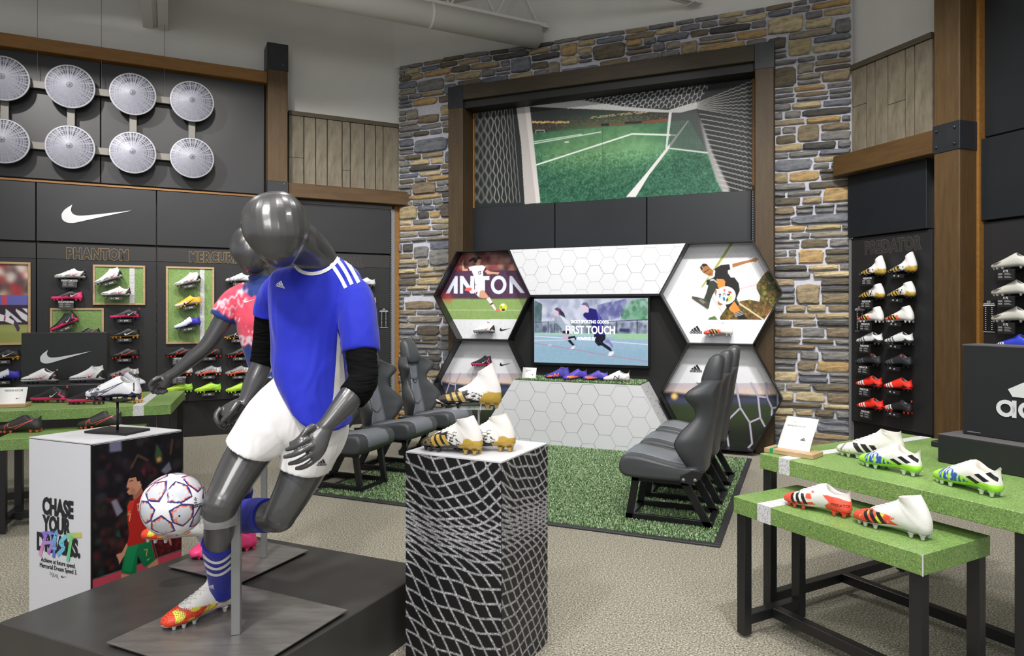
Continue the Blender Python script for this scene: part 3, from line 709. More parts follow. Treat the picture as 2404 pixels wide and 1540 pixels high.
def hexbox(label, X, top, mid, bot, cv, zb=0, lip=.012):
    cx = (X[0]+X[3])/2; t = thing('hexagon_display', label, 'display box', SW.pt(cx, 0, zb), SW.a, 'hexagon boxes of the honeycomb display')
    P = [(x-cx, z-zb) for x, z in hexpts(X, top, mid, bot)]; I = inset(P, lip)
    n = 6
    for i in range(n):
        j = (i+1) % n; bm = bmesh.new()
        add_hexa(bm, [(P[i][0], -dH, P[i][1]), (P[j][0], -dH, P[j][1]), (I[j][0], -dH, I[j][1]), (I[i][0], -dH, I[i][1])],
                 [(P[i][0], -dHb, P[i][1]), (P[j][0], -dHb, P[j][1]), (I[j][0], -dHb, I[j][1]), (I[i][0], -dHb, I[i][1])])
        obj('side_wall', bm, m_blk3, t)
    obj('back_board', prism_xz(I, -dHb-.004, -dHb+.004), m_print_w, t)
    cv_mesh = cv.mesh('print', inset(hexpts(X, top, mid, bot), lip)); shift(cv_mesh, -cx, -zb)
    link('print', cv_mesh, m_print, t, loc=(0, -dHb-.006, 0)); return t, cx
def hc(X, top, bot, crop, bg):
    return Canvas(X[0], X[3], bot, top, .0048, SW, dHb, crop, bg)
# ---- kicker in white against the dark board
c = hc(Lx, zT, zB, (1010, 570, 6.16), (214, 215, 220)); A = c
A.P([(0, 80), (1602, 80), (1602, 1104), (0, 1104)], (112, 86, 84))
A.blobs([(0, 90), (1602, 90), (1602, 410), (0, 410)], [(150, 96, 88), (96, 60, 62), (176, 130, 112), (64, 48, 54), (190, 160, 150), (60, 40, 46), (140, 60, 60)], 130, .02, .06, 3, 2, .7)
A.P([(0, 400), (1602, 400), (1602, 800), (0, 800)], (78, 52, 76))
def wpoly(pts): A.P(pts, (214, 222, 240), 1, 0)
wpoly([(225, 735), (365, 480), (400, 480), (400, 735), (345, 735), (345, 610), (280, 735)]); wpoly([(432, 480), (480, 480), (580, 630), (585, 480), (640, 480), (640, 735), (590, 735), (480, 590), (478, 735), (432, 735)])
wpoly([(760, 480), (860, 480), (860, 540), (795, 540), (795, 700), (760, 700)])
A.E((992, 608), .100, .108, (214, 222, 240)); A.E((992, 608), .058, .066, (78, 52, 76))
wpoly([(1150, 735), (1150, 480), (1185, 480), (1370, 725), (1310, 725), (1200, 590), (1198, 735)])
A.P([(0, 800), (1602, 800), (1602, 1104), (0, 1104)], (134, 160, 96)); A.P([(0, 800), (1602, 800), (1602, 815), (0, 815)], (92, 84, 74)); A.L([(0, 970), (1300, 975)], .006, (190, 205, 170)); A.N(7, 6, 3)
A.P([(150, 700), (280, 735), (345, 790), (280, 880), (170, 820)], (190, 70, 60), .6, 5); A.P([(400, 230), (440, 420), (380, 420)], (150, 40, 60), .8, 2)
sk = (206, 156, 128); wht = (232, 230, 234)
A.P([(470, 410), (455, 300), (490, 235), (480, 300), (500, 380), (560, 375), (560, 405)], sk); A.P([(540, 360), (620, 335), (690, 325), (755, 325), (800, 345), (825, 380), (785, 415), (765, 395), (775, 600), (700, 615), (650, 600), (640, 500), (600, 400), (560, 410)], wht)
A.P([(540, 355), (560, 360), (575, 408), (552, 410)], (96, 40, 70)); A.P([(805, 350), (825, 382), (790, 418), (775, 400)], (96, 40, 70))
A.P([(820, 385), (870, 415), (960, 425), (1005, 425), (985, 460), (930, 452), (830, 455), (795, 415)], sk)
A.P([(660, 250), (700, 225), (735, 240), (730, 290), (712, 335), (675, 330), (655, 300)], sk); A.P([(655, 245), (700, 192), (740, 215), (735, 235), (690, 240), (665, 300), (620, 255), (560, 282), (555, 262), (600, 225), (650, 205)], (40, 30, 34))
A.P([(650, 610), (775, 600), (790, 690), (720, 720), (715, 795), (680, 760), (650, 720)], (226, 226, 232)); A.P([(720, 700), (770, 680), (850, 780), (840, 806), (800, 800), (760, 800), (720, 795)], sk)
A.P([(815, 810), (862, 785), (960, 960), (955, 985), (925, 960)], (224, 218, 222)); A.P([(865, 885), (908, 862), (915, 880), (880, 903)], (120, 40, 60)); A.P([(955, 955), (1010, 962), (1000, 998), (965, 995), (950, 980)], (222, 110, 104))
A.P([(720, 795), (690, 760), (640, 720), (600, 690), (505, 690), (510, 665), (600, 650), (690, 700)], (224, 218, 222)); A.P([(505, 690), (505, 665), (560, 645), (605, 655), (600, 690), (560, 700)], (226, 100, 96)); A.P([(660, 720), (685, 705), (685, 735), (668, 745)], (120, 40, 60))
A.P([(697, 415), (705, 412), (706, 460), (698, 460)], (40, 36, 60)); A.L([(715, 415), (733, 412), (722, 432), (735, 445), (716, 462)], .007, (40, 36, 60))
A.E((1058, 937), .048, .050, (206, 216, 60)); A.E((1050, 900), .022, .016, (230, 232, 228)); A.E((1060, 970), .022, .016, (84, 60, 90)); A.E((1030, 930), .012, .016, (150, 156, 70))
t_h1, cx1 = hexbox('upper left hexagon box with a print of a player in white kicking', Lx, zT, zM, zB, c, zB)
# ---- jumping player in black with the ball
c = hc(Rx, zT, zB, (1540, 560, 5.92), (226, 227, 232)); A = c
A.P([(1085, 30), (1400, 30), (1700, 700), (1500, 1130), (1000, 1130), (860, 700), (880, 340)], (214, 214, 220))
for i in range(26):
    A.L([(1085+i*28-300, 30+i*60-500), (1085+i*28+700, 30+i*60+420)], .0028, (150, 148, 152), .55)
    A.L([(1240+i*36-280, 20), (560+i*36, 900)], .0028, (150, 148, 152), .55)
A.P([(1050, 40), (1090, 40), (880, 360), (640, 690), (632, 670), (850, 345)], (150, 158, 80)); A.L([(640, 690), (1000, 1125)], .010, (210, 214, 200)); A.L([(770, 800), (990, 1125)], .004, (120, 120, 120))
tree = [(1560, 440), (1480, 520), (1400, 640), (1400, 700), (1450, 800), (1440, 880), (1300, 850), (1180, 870), (980, 960), (890, 1090), (890, 1130), (1500, 1130), (1800, 740)]
A.P(tree, (78, 78, 40)); A.blobs(tree, [(110, 104, 44), (60, 66, 34), (140, 126, 52), (88, 62, 34), (52, 56, 32), (120, 84, 44)], 420, .006, .02, 0, 5, .75)
A.P([(720, 1130), (750, 1095), (820, 1075), (860, 1130)], (84, 110, 60))
for i in range(14): A.L([(1180+i*30, 850+i*10), (1100+i*46, 1130)], .003, (190, 90, 70), .6); A.L([(1000, 960+i*14), (1600, 850+i*30)], .003, (170, 80, 60), .5)
A.L([(1080, 850), (1490, 1125)], .016, (196, 196, 160)); A.L([(1170, 700), (1440, 630)], .004, (190, 90, 80), .7)
sk = (156, 104, 62); bk = (34, 32, 34)
A.P([(1055, 355), (1200, 320), (1330, 290), (1380, 265), (1438, 290), (1405, 300), (1390, 330), (1360, 320), (1250, 345), (1060, 408)], sk)
A.P([(820, 420), (900, 370), (1030, 355), (1060, 360), (1065, 420), (1000, 440), (1000, 480), (1040, 540), (1090, 540), (1150, 620), (1165, 720), (1120, 830), (1160, 920), (1000, 1000), (960, 900), (1000, 690), (850, 700), (700, 640), (705, 580), (800, 545)], bk)
A.P([(1020, 352), (1060, 355), (1068, 420), (1035, 432)], (220, 220, 220)); A.P([(720, 545), (815, 530), (825, 450), (800, 435), (790, 520), (735, 530)], (226, 226, 226))
A.P([(612, 400), (650, 350), (700, 350), (750, 400), (800, 450), (790, 520), (725, 515), (660, 480), (625, 440)], sk); A.P([(612, 400), (650, 350), (705, 352), (725, 380), (690, 380), (660, 400), (650, 430), (628, 435)], (48, 36, 30)); A.L([(640, 385), (665, 425)], .01, (150, 140, 130))
A.L([(665, 470), (700, 455)], .007, (60, 36, 28)); A.L([(710, 445), (735, 430)], .007, (60, 36, 28)); A.L([(735, 500), (765, 485)], .008, (110, 50, 44))
A.P([(840, 560), (940, 565), (965, 600), (955, 690), (870, 700), (850, 640)], (206, 134, 66)); A.P([(750, 580), (800, 565), (860, 600), (850, 680), (780, 800), (745, 905), (700, 890), (670, 830), (700, 760), (730, 640)], (54, 58, 50))
A.P([(750, 570), (800, 560), (862, 610), (855, 625), (805, 585), (755, 590)], (190, 192, 190))
A.P([(500, 800), (560, 810), (680, 840), (750, 900), (735, 975), (700, 980), (640, 930), (540, 870), (500, 830)], (74, 72, 62)); A.L([(600, 850), (660, 900)], .006, (170, 170, 165)); A.L([(625, 845), (685, 895)], .006, (170, 170, 165)); A.L([(500, 835), (720, 985)], .006, (130, 126, 116))
A.P([(830, 690), (860, 760), (880, 860), (935, 915), (890, 935), (860, 915), (855, 850), (815, 760)], sk)
A.P([(1010, 970), (1090, 870), (1175, 1000), (1090, 1040), (1030, 1000)], (206, 134, 66)); A.P([(1090, 1040), (1200, 1005), (1270, 1120), (1150, 1125)], bk)
for i in range(3): A.L([(1092+i*9, 1048+i*18), (1195+i*12, 1012+i*17)], .005, (220, 220, 220))
A.P([(1080, 840), (1140, 900), (1150, 910), (1120, 850)], (60, 80, 60))
A.E((972, 790), .096, .092, (226, 228, 226)); A.P([(870, 800), (905, 780), (900, 820), (880, 830)], (70, 150, 190)); A.P([(925, 820), (955, 810), (965, 860), (940, 870)], (50, 96, 170)); A.P([(1000, 730), (1045, 735), (1060, 765), (1010, 760)], (200, 60, 50)); A.P([(940, 705), (965, 700), (965, 735), (945, 740)], (200, 80, 70)); A.P([(985, 770), (1035, 768), (1030, 790), (990, 795)], (50, 46, 50))
A.P([(960, 890), (1000, 800), (1060, 790), (1070, 830), (1020, 880)], (180, 196, 110), .9); A.P([(870, 770), (905, 765), (905, 785), (880, 790)], (60, 56, 60)); A.L([(930, 790), (950, 755), (970, 790)], .006, (60, 60, 60)); A.P([(975, 850), (995, 820), (1005, 850), (985, 880)], (50, 52, 50))
A.P([(0, 1130), (1836, 1130), (1836, 1540), (0, 1540)], (226, 227, 232))
t_h2, cx2 = hexbox('upper right hexagon box with a print of a jumping player in black', Rx, zT, zM, zB, c, zB)
# ---- the two lower boxes: dusk pitch behind a net
def dusk(A, nets, spot=None):
    A.P([(0, 300), (1800, 300), (1800, 2200), (0, 2200)], (196, 178, 176))
def lowbox(X, crop, ytop, nets, label, spot, W_):
    A = hc(X, zB, zB2, crop, (214, 215, 220))
    bot = 2300
    A.P([(-400, ytop), (2400, ytop), (2400, bot), (-400, bot)], (186, 178, 190)); A.P([(-400, ytop+60), (2400, ytop+60), (2400, bot), (-400, bot)], (214, 190, 172), .8, 6)
    dk = [(-400, ytop+130), (200, ytop+110), (500, ytop+150), (800, ytop+120), (1200, ytop+150), (2400, ytop+110), (2400, bot), (-400, bot)]
    A.P(dk, (44, 46, 56), 1, 2); A.P([(-400, ytop+175), (2400, ytop+175), (2400, bot), (-400, bot)], (74, 78, 112), .8, 4)
    A.P([(-400, ytop+250), (2400, ytop+250), (2400, bot), (-400, bot)], (50, 62, 38), 1, 6); A.P([(-400, ytop+520), (2400, ytop+520), (2400, bot), (-400, bot)], (30, 32, 28), .9, 14)
    if spot: A.E(spot, .035, .035, (240, 200, 120), 1, 2)
    for n in nets:
        A.L(n, W_*1.25, (96, 92, 104)); A.L(n, W_, (176, 170, 190))
    A.N(5, 2, 8)
    return hexbox(label, X, zB, zM2, zB2, A, 0)
n1 = [[(205, 600), (210, 720), (265, 790), (258, 820)], [(316, 520), (305, 660), (265, 780)], [(305, 660), (385, 680)], [(445, 530), (385, 670), (375, 790), (300, 900)], [(605, 535), (585, 640), (640, 760)],
      [(945, 545), (920, 650), (890, 780), (1000, 960)], [(890, 780), (720, 900), (660, 1230), (600, 1500)], [(720, 900), (560, 860), (375, 790)], [(1000, 960), (1040, 1200)]]
t_h3, cx3 = lowbox(Lx, (1000, 780, 5.5), 530, n1, 'lower left hexagon box with a dusk pitch print, beside the seats', None, .012)
n2 = [[(960, 610), (1018, 910), (835, 1090), (880, 1390)], [(1018, 910), (1130, 1085), (1160, 1340), (1105, 1400)], [(1130, 1085), (1258, 1030), (1310, 1130)], [(1150, 615), (1230, 770), (1258, 1030)], [(1230, 770), (1345, 785)], [(1330, 615), (1340, 785), (1400, 915), (1395, 1000)], [(1400, 915), (1480, 900)], [(1465, 720), (1470, 900)],
      [(835, 1090), (600, 1000), (420, 1100), (380, 1300)], [(600, 1000), (560, 800), (640, 640)]]
t_h4, cx4 = lowbox(Rx, (1540, 780, 5.134), 612, n2, 'lower right hexagon box with a dusk pitch print, behind the seats', (222, 770), .016)
# emblems on the prints
def on_h(px, py, cx, zb, d=dHb+.008): x, z = SW.hit(px, py, d); return (x-cx, -d, z-zb)
mark('tick', .137, m_mk, t_h1, on_h(1186, 773, cx1, zB)); mark('tick', .137, m_mk, t_h3, on_h(1186, 855, cx3, 0))
mark('bars', .125, m_mk, t_h2, on_h(1634, 777, cx2, zB)); mark('bars', .122, m_mk, t_h4, on_h(1634, 868, cx4, 0))

# ---- white top panel between the boxes, with thin engraved hexagon lines
def hex_lines(poly, s, wdt, ox, oz):
    """thin lines of a flat-topped honeycomb clipped to a polygon, as one mesh of slim quads"""
    bm = bmesh.new(); xs = [p[0] for p in poly]; zs = [p[1] for p in poly]; X = np.array(xs); done = set()
    def ins(p): return bool(inside(np.array([p[0]]), np.array([p[1]]), poly)[0])
    i0 = int((min(xs)-ox)/(1.5*s))-2
    for i in range(i0, i0+int((max(xs)-min(xs))/(1.5*s))+5):
        for j in range(-3, int((max(zs)-min(zs))/(s*1.732))+4):
            cx = ox+i*1.5*s; cz = oz+(j+(.5 if i % 2 else 0))*s*1.732
            V = [(cx+s*math.cos(k*PI/3), cz+s*math.sin(k*PI/3)) for k in range(6)]
            for k in range(6):
                a, b = V[k], V[(k+1) % 6]; key = (round((a[0]+b[0])*500), round((a[1]+b[1])*500))
                if key in done: continue
                done.add(key); n = 6; run = None
                pts = [(a[0]+(b[0]-a[0])*q/n, a[1]+(b[1]-a[1])*q/n) for q in range(n+1)]; fl = [ins(p) for p in pts]
                q = 0
                while q <= n:
                    if fl[q]:
                        r = q
                        while r < n and fl[r+1]: r += 1
                        if r > q:
                            p1, p2 = pts[q], pts[r]; L = math.hypot(p2[0]-p1[0], p2[1]-p1[1]); nx_, nz_ = -(p2[1]-p1[1])/L*wdt/2, (p2[0]-p1[0])/L*wdt/2
                            bm.faces.new([bm.verts.new((p1[0]-nx_, 0, p1[1]-nz_)), bm.verts.new((p2[0]-nx_, 0, p2[1]-nz_)), bm.verts.new((p2[0]+nx_, 0, p2[1]+nz_)), bm.verts.new((p1[0]+nx_, 0, p1[1]+nz_))])
                        q = r
                    q += 1
    return bm
dT = dH-.02
P = [(SW.X(1197, dT)-0, zT-.006), (SW.X(1609, dT), zT-.006), (SW.X(1549, dT), zM), (SW.X(1242, dT), zM)]
cx = (P[0][0]+P[1][0])/2; t = thing('top_panel', 'white honeycomb-lined panel above the screen between the two upper hexagons', 'panel', SW.pt(cx, 0, zM), SW.a)
Pl = [(x-cx, z-zM) for x, z in P]
obj('panel_face', prism_xz(Pl, -dT, -dT+.15), m_print_w, t)
o = obj('honeycomb_lines', hex_lines(Pl, .10, .004, .02, .05), m_line, t, loc=(0, -dT-.0008, 0)); stuff(o)
xa, xb = hx(1242, 695)[0], hx(1549, 695)[0]
obj('lower_edge', box(xa-cx, xb-cx, -dT-.004, -dT+.15, -.022, -.0), m_blk3, t)
# black back behind the screen
xa, xb = Lx[2]+.01, Rx[1]-.01
t = thing('screen_backboard', 'black back panel the television hangs on', 'panel', SW.pt((xa+xb)/2, 0, 0), SW.a)
obj('board_face', box(-(xb-xa)/2, (xb-xa)/2, -.315, -.25, 0, zM+.02), m_void, t)
# television
dS = .37; a = SW.hit(1254.5, 702, dS); b = SW.hit(1521.5, 699.5, dS); c0 = SW.hit(1256, 852, dS); c1 = SW.hit(1521.5, 857, dS)
z1 = (a[1]+b[1])/2; z0 = (c0[1]+c1[1])/2; cx = (a[0]+b[0])/2; w = (b[0]-a[0])/2
t = thing('television', 'wall television showing two runners and the words FIRST TOUCH', 'television', SW.pt(cx, 0, z0), SW.a)
hgt = z1-z0
bm = bmesh.new(); ringbox(bm, [(-w-.022, -.028), (w+.022, -.028), (w+.022, hgt+.022), (-w-.022, hgt+.022)], [(-w, 0), (w, 0), (w, hgt), (-w, hgt)], -dS-.008, -dS+.02)
bmesh.ops.remove_doubles(bm, verts=bm.verts, dist=.0001); obj('bezel', bm, mat('tv_bezel', (14, 14, 17), .25), t)
obj('tv_body', box(-w-.015, w+.015, -dS+.004, -.318, -.02, hgt+.015), m_blk3, t)
A = Canvas(-w+cx, w+cx, z0, z1, .0048, SW, dS, (1240, 690, 7.333), (214, 226, 244))
A.P([(0, 80), (2200, 80), (2200, 680), (0, 690)], (204, 210, 232)); A.blobs([(100, 90), (2070, 90), (2070, 480), (100, 490)], [(176, 176, 206), (226, 230, 246), (160, 168, 196), (208, 214, 236), (140, 150, 180), (236, 240, 250)], 230, .02, .06, 2, 3, .6)
A.blobs([(1560, 300), (1700, 150), (1900, 80), (2070, 80), (2070, 460), (1620, 440)], [(96, 150, 120), (150, 196, 170), (120, 176, 140), (180, 214, 200), (84, 130, 110)], 200, .01, .035, 1, 4, .7)
A.blobs([(1180, 200), (1300, 160), (1700, 80), (1700, 160), (1560, 420), (1250, 480)], [(96, 100, 160), (130, 136, 186), (160, 164, 204)], 90, .012, .04, 1, 5, .6)
A.blobs([(110, 100), (240, 180), (230, 660), (110, 670)], [(84, 120, 110), (110, 130, 150), (70, 96, 100)], 70, .012, .04, 1, 6, .6)
A.P([(110, 490), (2065, 470), (2065, 690), (110, 680)], (140, 150, 176), .45, 2); A.blobs([(110, 500), (2065, 480), (2065, 690), (110, 680)], [(90, 104, 120), (110, 136, 130), (150, 160, 186), (80, 86, 116)], 160, .01, .03, 1, 7, .5)
A.L([(110, 487), (560, 480)], .005, (60, 66, 84)); A.L([(1370, 475), (2065, 442)], .007, (56, 62, 88))
for x, y0_, y1_ in ((342, 480, 668), (450, 545, 672), (1523, 475, 690), (1876, 455, 692), (565, 540, 660)): A.L([(x, y0_), (x, y1_)], .007, (36, 42, 60))
A.P([(1570, 595), (1740, 600), (1740, 655), (1570, 650)], (60, 66, 110))
A.P([(110, 680), (2065, 690), (2065, 1240), (110, 1200)], (164, 196, 220)); A.P([(110, 670), (2065, 690), (2065, 780), (1400, 740), (110, 700)], (176, 216, 200)); A.P([(1400, 700), (2065, 690), (2065, 790), (1500, 770)], (170, 214, 170))
A.P([(110, 900), (2065, 960), (2065, 1240), (110, 1200)], (150, 186, 206), .7, 5); A.N(9, 2.5, 9, A.mask([(110, 690), (2065, 700), (2065, 1240), (110, 1200)]))
A.L([(110, 725), (900, 780), (2065, 872)], .008, (240, 246, 250)); A.L([(110, 800), (600, 795), (850, 770)], .007, (240, 246, 250)); A.L([(110, 850), (730, 945), (1400, 1065), (2065, 1165)], .007, (206, 130, 170), .9)
A.P([(330, 890), (375, 862), (420, 890)], (240, 214, 222))
nv = (34, 26, 120)
A.P([(470, 400), (540, 370), (700, 470), (760, 560), (730, 700), (600, 640), (550, 560)], (176, 190, 206)); A.P([(540, 370), (620, 410), (700, 470), (740, 540), (640, 520)], (232, 236, 246))
A.P([(430, 420), (470, 400), (560, 560), (520, 540), (450, 470)], (160, 176, 196)); A.P([(405, 440), (425, 410), (460, 425), (440, 460)], (236, 214, 226))
A.P([(440, 300), (500, 290), (545, 340), (510, 385), (455, 370), (435, 330)], (232, 206, 222)); A.P([(450, 260), (500, 230), (560, 260), (620, 340), (640, 405), (580, 370), (530, 360), (520, 300), (470, 280)], (96, 76, 116)); A.P([(530, 280), (600, 310), (640, 405), (570, 370)], (48, 40, 62))
A.P([(590, 635), (720, 640), (700, 690), (590, 680)], (24, 22, 44)); A.P([(590, 690), (690, 690), (690, 760), (700, 800), (640, 800), (600, 770)], (214, 186, 204)); A.P([(690, 740), (800, 720), (830, 770), (815, 800), (790, 755), (690, 780)], (22, 22, 38)); A.P([(680, 810), (720, 780), (800, 880), (760, 890)], (20, 20, 34)); A.P([(725, 945), (760, 905), (815, 895), (800, 925), (780, 945)], (244, 246, 250))
A.P([(945, 350), (985, 310), (1060, 240), (1170, 270), (1250, 400), (1300, 530), (1320, 700), (1140, 720), (1110, 560), (1010, 440), (955, 390)], nv); A.P([(1170, 280), (1230, 350), (1270, 520), (1300, 700), (1270, 700), (1230, 520)], (90, 90, 190))
A.P([(900, 230), (960, 190), (1040, 230), (1040, 320), (940, 320), (905, 280)], (236, 216, 232)); A.P([(915, 180), (960, 145), (1020, 150), (1055, 230), (1040, 250), (1000, 200), (930, 190)], (120, 106, 140))
A.P([(1130, 700), (1330, 700), (1330, 780), (1280, 830), (1420, 930), (1445, 985), (1410, 985), (1270, 890), (1200, 890), (1150, 830)], (20, 18, 44)); A.P([(1300, 820), (1370, 770), (1410, 810), (1460, 880), (1450, 950), (1400, 860), (1340, 840)], (150, 140, 196)); A.P([(1370, 1060), (1400, 1000), (1480, 985), (1470, 1030), (1430, 1070)], (246, 248, 252))
me = A.mesh('screen'); shift(me, -cx, -z0); link('screen', me, m_screen, t, loc=(0, -dS, 0))
m_em = mat('screen_lettering', (235, 238, 246), .4, emit=(235, 238, 246), estr=.9)
def tvt(s, px, py, size, sx):
    x, z = SW.hit(px, py, dS); text(s, size, m_em, t, (x-cx, -dS-.001, z-z0), sx=sx, bold=size*.02)
tvt('DICK\u2019S SPORTING GOODS', 1384, 756, .050, .72); tvt('FIRST TOUCH', 1385, 775.5, .120, .76); tvt('POWERED BY', 1377, 795.5, .048, .7)

# ---- white honeycomb bench under the screen
dC = .76; zc = SW.Z(1503, 903.6, dC); zc = (zc+SW.Z(1206, 893.7, dC))/2
X0t, X1t = SW.X(1206, dC), SW.X(1503, dC); X0b, X1b = SW.X(1118, dC), SW.X(1592, dC)
cx = (X0t+X1t)/2; bd = .315
t = thing('display_bench', 'white honeycomb-printed bench under the television', 'bench', SW.pt(cx, 0), SW.a)
P = [(X0b-cx, .0), (X1b-cx, .0), (X1t-cx, zc), (X0t-cx, zc)]
obj('front_panel', prism_xz(P, -dC, -dC+.02), m_print_w, t)
i = .02; obj('bench_body', prism_xz([(P[0][0]+.002, 0), (P[1][0]-.002, 0), (P[2][0]-.002, zc-.002), (P[3][0]+.002, zc-.002)], -dC+.02, -bd-.01), mat('bench_side', (186, 187, 190), .45), t)
stuff(obj('honeycomb_lines', hex_lines([(P[0][0]+.004, .004), (P[1][0]-.004, .004), (P[2][0]-.004, zc-.004), (P[3][0]+.004, zc-.004)], .118, .0045, -.03, .06), m_line, t, loc=(0, -dC-.0008, 0)))
bm = bmesh.new(); p0, p1 = Vector((P[1][0], 0, 0)), Vector((P[2][0], 0, zc)); dirv = (p1-p0).normalized(); nrm = Vector((dirv.z, 0, -dirv.x))
for r in range(9):
    for k in range(2):
        q = p0+dirv*(.06+r*.08+k*.035); y = -dC+.10+k*.16
        qq = q+nrm*.002; a_ = Vector((qq.x, y, qq.z)); bm.faces.new([bm.verts.new(a_+v) for v in (Vector((0, 0, 0)), Vector((0, .06, 0)), Vector((0, .06, 0))+dirv*.005, dirv*.005)])
stuff(obj('side_marks', bm, m_line, t))
bench = (cx, zc, X0t, X1t, dC, bd)

# ============================================================ DARK WALL ON THE RIGHT (local frame PW)
dD1 = .06; px_ = lambda p, d=dD1: PW.X(p, d)
xa, xb = px_(2001, .03), px_(2188)
R1c = (xa+xb)/2
R1 = thing('shop_wall_bay', 'narrow black wall bay with faint outlined lettering and two shoe columns', 'wall fixture', PW.pt(R1c, 0), PW.a)
w = (xb-xa)/2
obj('base_panel', box(-w, w, -.03, .06, 0, .36), m_void, R1); obj('pegboard', box(-w, w, -dD1, .06, .36, 2.15, bev=.002), m_blk2, R1)
obj('sign_panel', box(-w+.0, w-.03, -dD1-.03, .06, 2.16, 2.86, bev=.003), m_darkpan, R1); obj('edge_upright', box(-w-.004, -w+.02, -dD1-.01, .06, 0, 2.15), m_alu, R1)
pegholes(R1, -w+.03, w, .4, 1.95, dD1)
def on_r(px, py, cx, d, zb=0, ): x, z = PW.hit(px, py, d); return (x-cx, -d, z-zb)
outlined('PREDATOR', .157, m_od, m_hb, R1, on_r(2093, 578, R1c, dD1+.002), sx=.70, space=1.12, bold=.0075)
# beam above it
dB = .2; xa, xb = PW.X(1955, dB), PW.X(2192, dB)
t = thing('cross_beam', 'brown timber beam with rough end under the right-hand planks', 'beam', PW.pt((xa+xb)/2, 0, 2.9), PW.a)
zb0, zb1 = PW.Z(2100, 366, dB), PW.Z(2191, 314, dB); zb0 = PW.Z(2191, 360, dB)
obj('beam_face', box(-(xb-xa)/2, (xb-xa)/2, -dB, .0, zb0-2.9, zb0-2.9+.2, bev=.007), m_woodh, t)
# big square timber post
dQ = .30; xa, xb = PW.X(2191.5, dQ), PW.X(2252.5, dQ)
pc = (xa+xb)/2; w = (xb-xa)/2
t = thing('timber_post', 'massive brown timber post with black iron collar near the right edge', 'post', PW.pt(pc, 0), PW.a)
obj('post_shaft', box(-w, w, -dQ, .06, 0, CEIL-.02, bev=.008), m_wood, t)
zi0, zi1 = PW.Z(2252, 349, dQ), PW.Z(2252, 281, dQ)
obj('iron_collar', box(-w-.006, w+.006, -dQ-.006, .06, zi0, zi1, bev=.003), m_iron, t)
for sx in (-.7, .7):
    for zz in (zi0+.05, zi1-.05):
        bm = bmesh.new(); bmesh.ops.create_uvsphere(bm, u_segments=8, v_segments=6, radius=.012, matrix=Matrix.Translation((w*sx, -dQ-.008, zz))); obj('bolt', bm, m_iron, t)
for zz in (zi0+.05, zi1-.05):
    bm = bmesh.new(); bmesh.ops.create_uvsphere(bm, u_segments=8, v_segments=6, radius=.012, matrix=Matrix.Translation((w+.008, -.03-dQ*.2, zz))); obj('bolt', bm, m_iron, t)
t2x = PW.X(2296, .1)
t = thing('edge_board', 'narrow glowing-orange wood board between the big post and the right-hand wall bay', 'board', PW.pt(pc+w+.012, 0), PW.a)
obj('board_face', box(-.012, .012, -.11, .06, 0, CEIL-.05), m_woodo, t)
# bay right of the post
xa, xb = PW.X(2293.5), PW.X(2404)+.9; R2c = (xa+xb)/2; w = (xb-xa)/2
R2 = thing('shop_wall_bay', 'black wall bay at the right edge with a column of pale shoes', 'wall fixture', PW.pt(R2c, 0), PW.a)
obj('base_panel', box(-w, w, -.03, .06, 0, .36), m_void, R2); obj('pegboard', box(-w, w, -dD1, .06, .36, 2.15, bev=.002), m_blk2, R2)
obj('sign_panel', box(-w, w, -dD1-.03, .06, 2.165, 2.82, bev=.003), m_darkpan, R2); obj('edge_upright', box(-w-.006, -w+.006, -dD1-.01, .06, 0, 2.15), m_alu, R2)
pegholes(R2, -w+.03, w, .4, 1.98, dD1)
t = thing('upper_wall_panel', 'tall charcoal panel above the right-hand bay beside the big post', 'wall panel', PW.pt(R2c, 0, 2.84), PW.a)
obj('panel_face', box(-w+.05, w, -.05, .06, 0, 2.2, bev=.003), m_darkpan, t)
# size charts
def chart(fr, px0, px1, py0, py1, d, label, cat='sign'):
    xa, za = fr.hit(px0, py0, d); xb, zb = fr.hit(px1, py1, d); zb = fr.hit(px0, py1, d)[1]; cx = (xa+xb)/2; w = (xb-xa)/2; h = za-zb
    t = thing('size_chart', label, cat, fr.pt(cx, 0, zb), fr.a)
    obj('card', box(-w, w, -d, -d+.004, 0, h), m_blk3, t)
    text('SIZE', w*.30, m_mw, t, (0, -d-.001, h*.965)); text('CONVERSION CHART', w*.23, m_mw, t, (0, -d-.001, h*.905), sx=.72)
    bm = bmesh.new(); add_box(bm, -w*.9, w*.9, -d-.001, -d, h*.84, h*.87)
    for k in range(12):
        z = h*(.78-k*.062)
        for sx in (-.45, .45): add_box(bm, w*sx-w*.09, w*sx+w*.09, -d-.001, -d, z-h*.009, z+h*.009)
    add_box(bm, -w*.9, w*.9, -d-.001, -d, h*.012, h*.025)
    stuff(obj('chart_figures', bm, m_mw, t)); return t
chart(NW, 890, 912, 724, 770, D0+.006, 'small black size conversion chart beside the grey upright')
chart(PW, 2006, 2031, 719, 778, dD1+.006, 'small black size conversion chart beside the stone wall')
chart(PW, 2305, 2338, 706, 780, dD1+.006, 'black size conversion chart left of the pale shoes at the right edge')
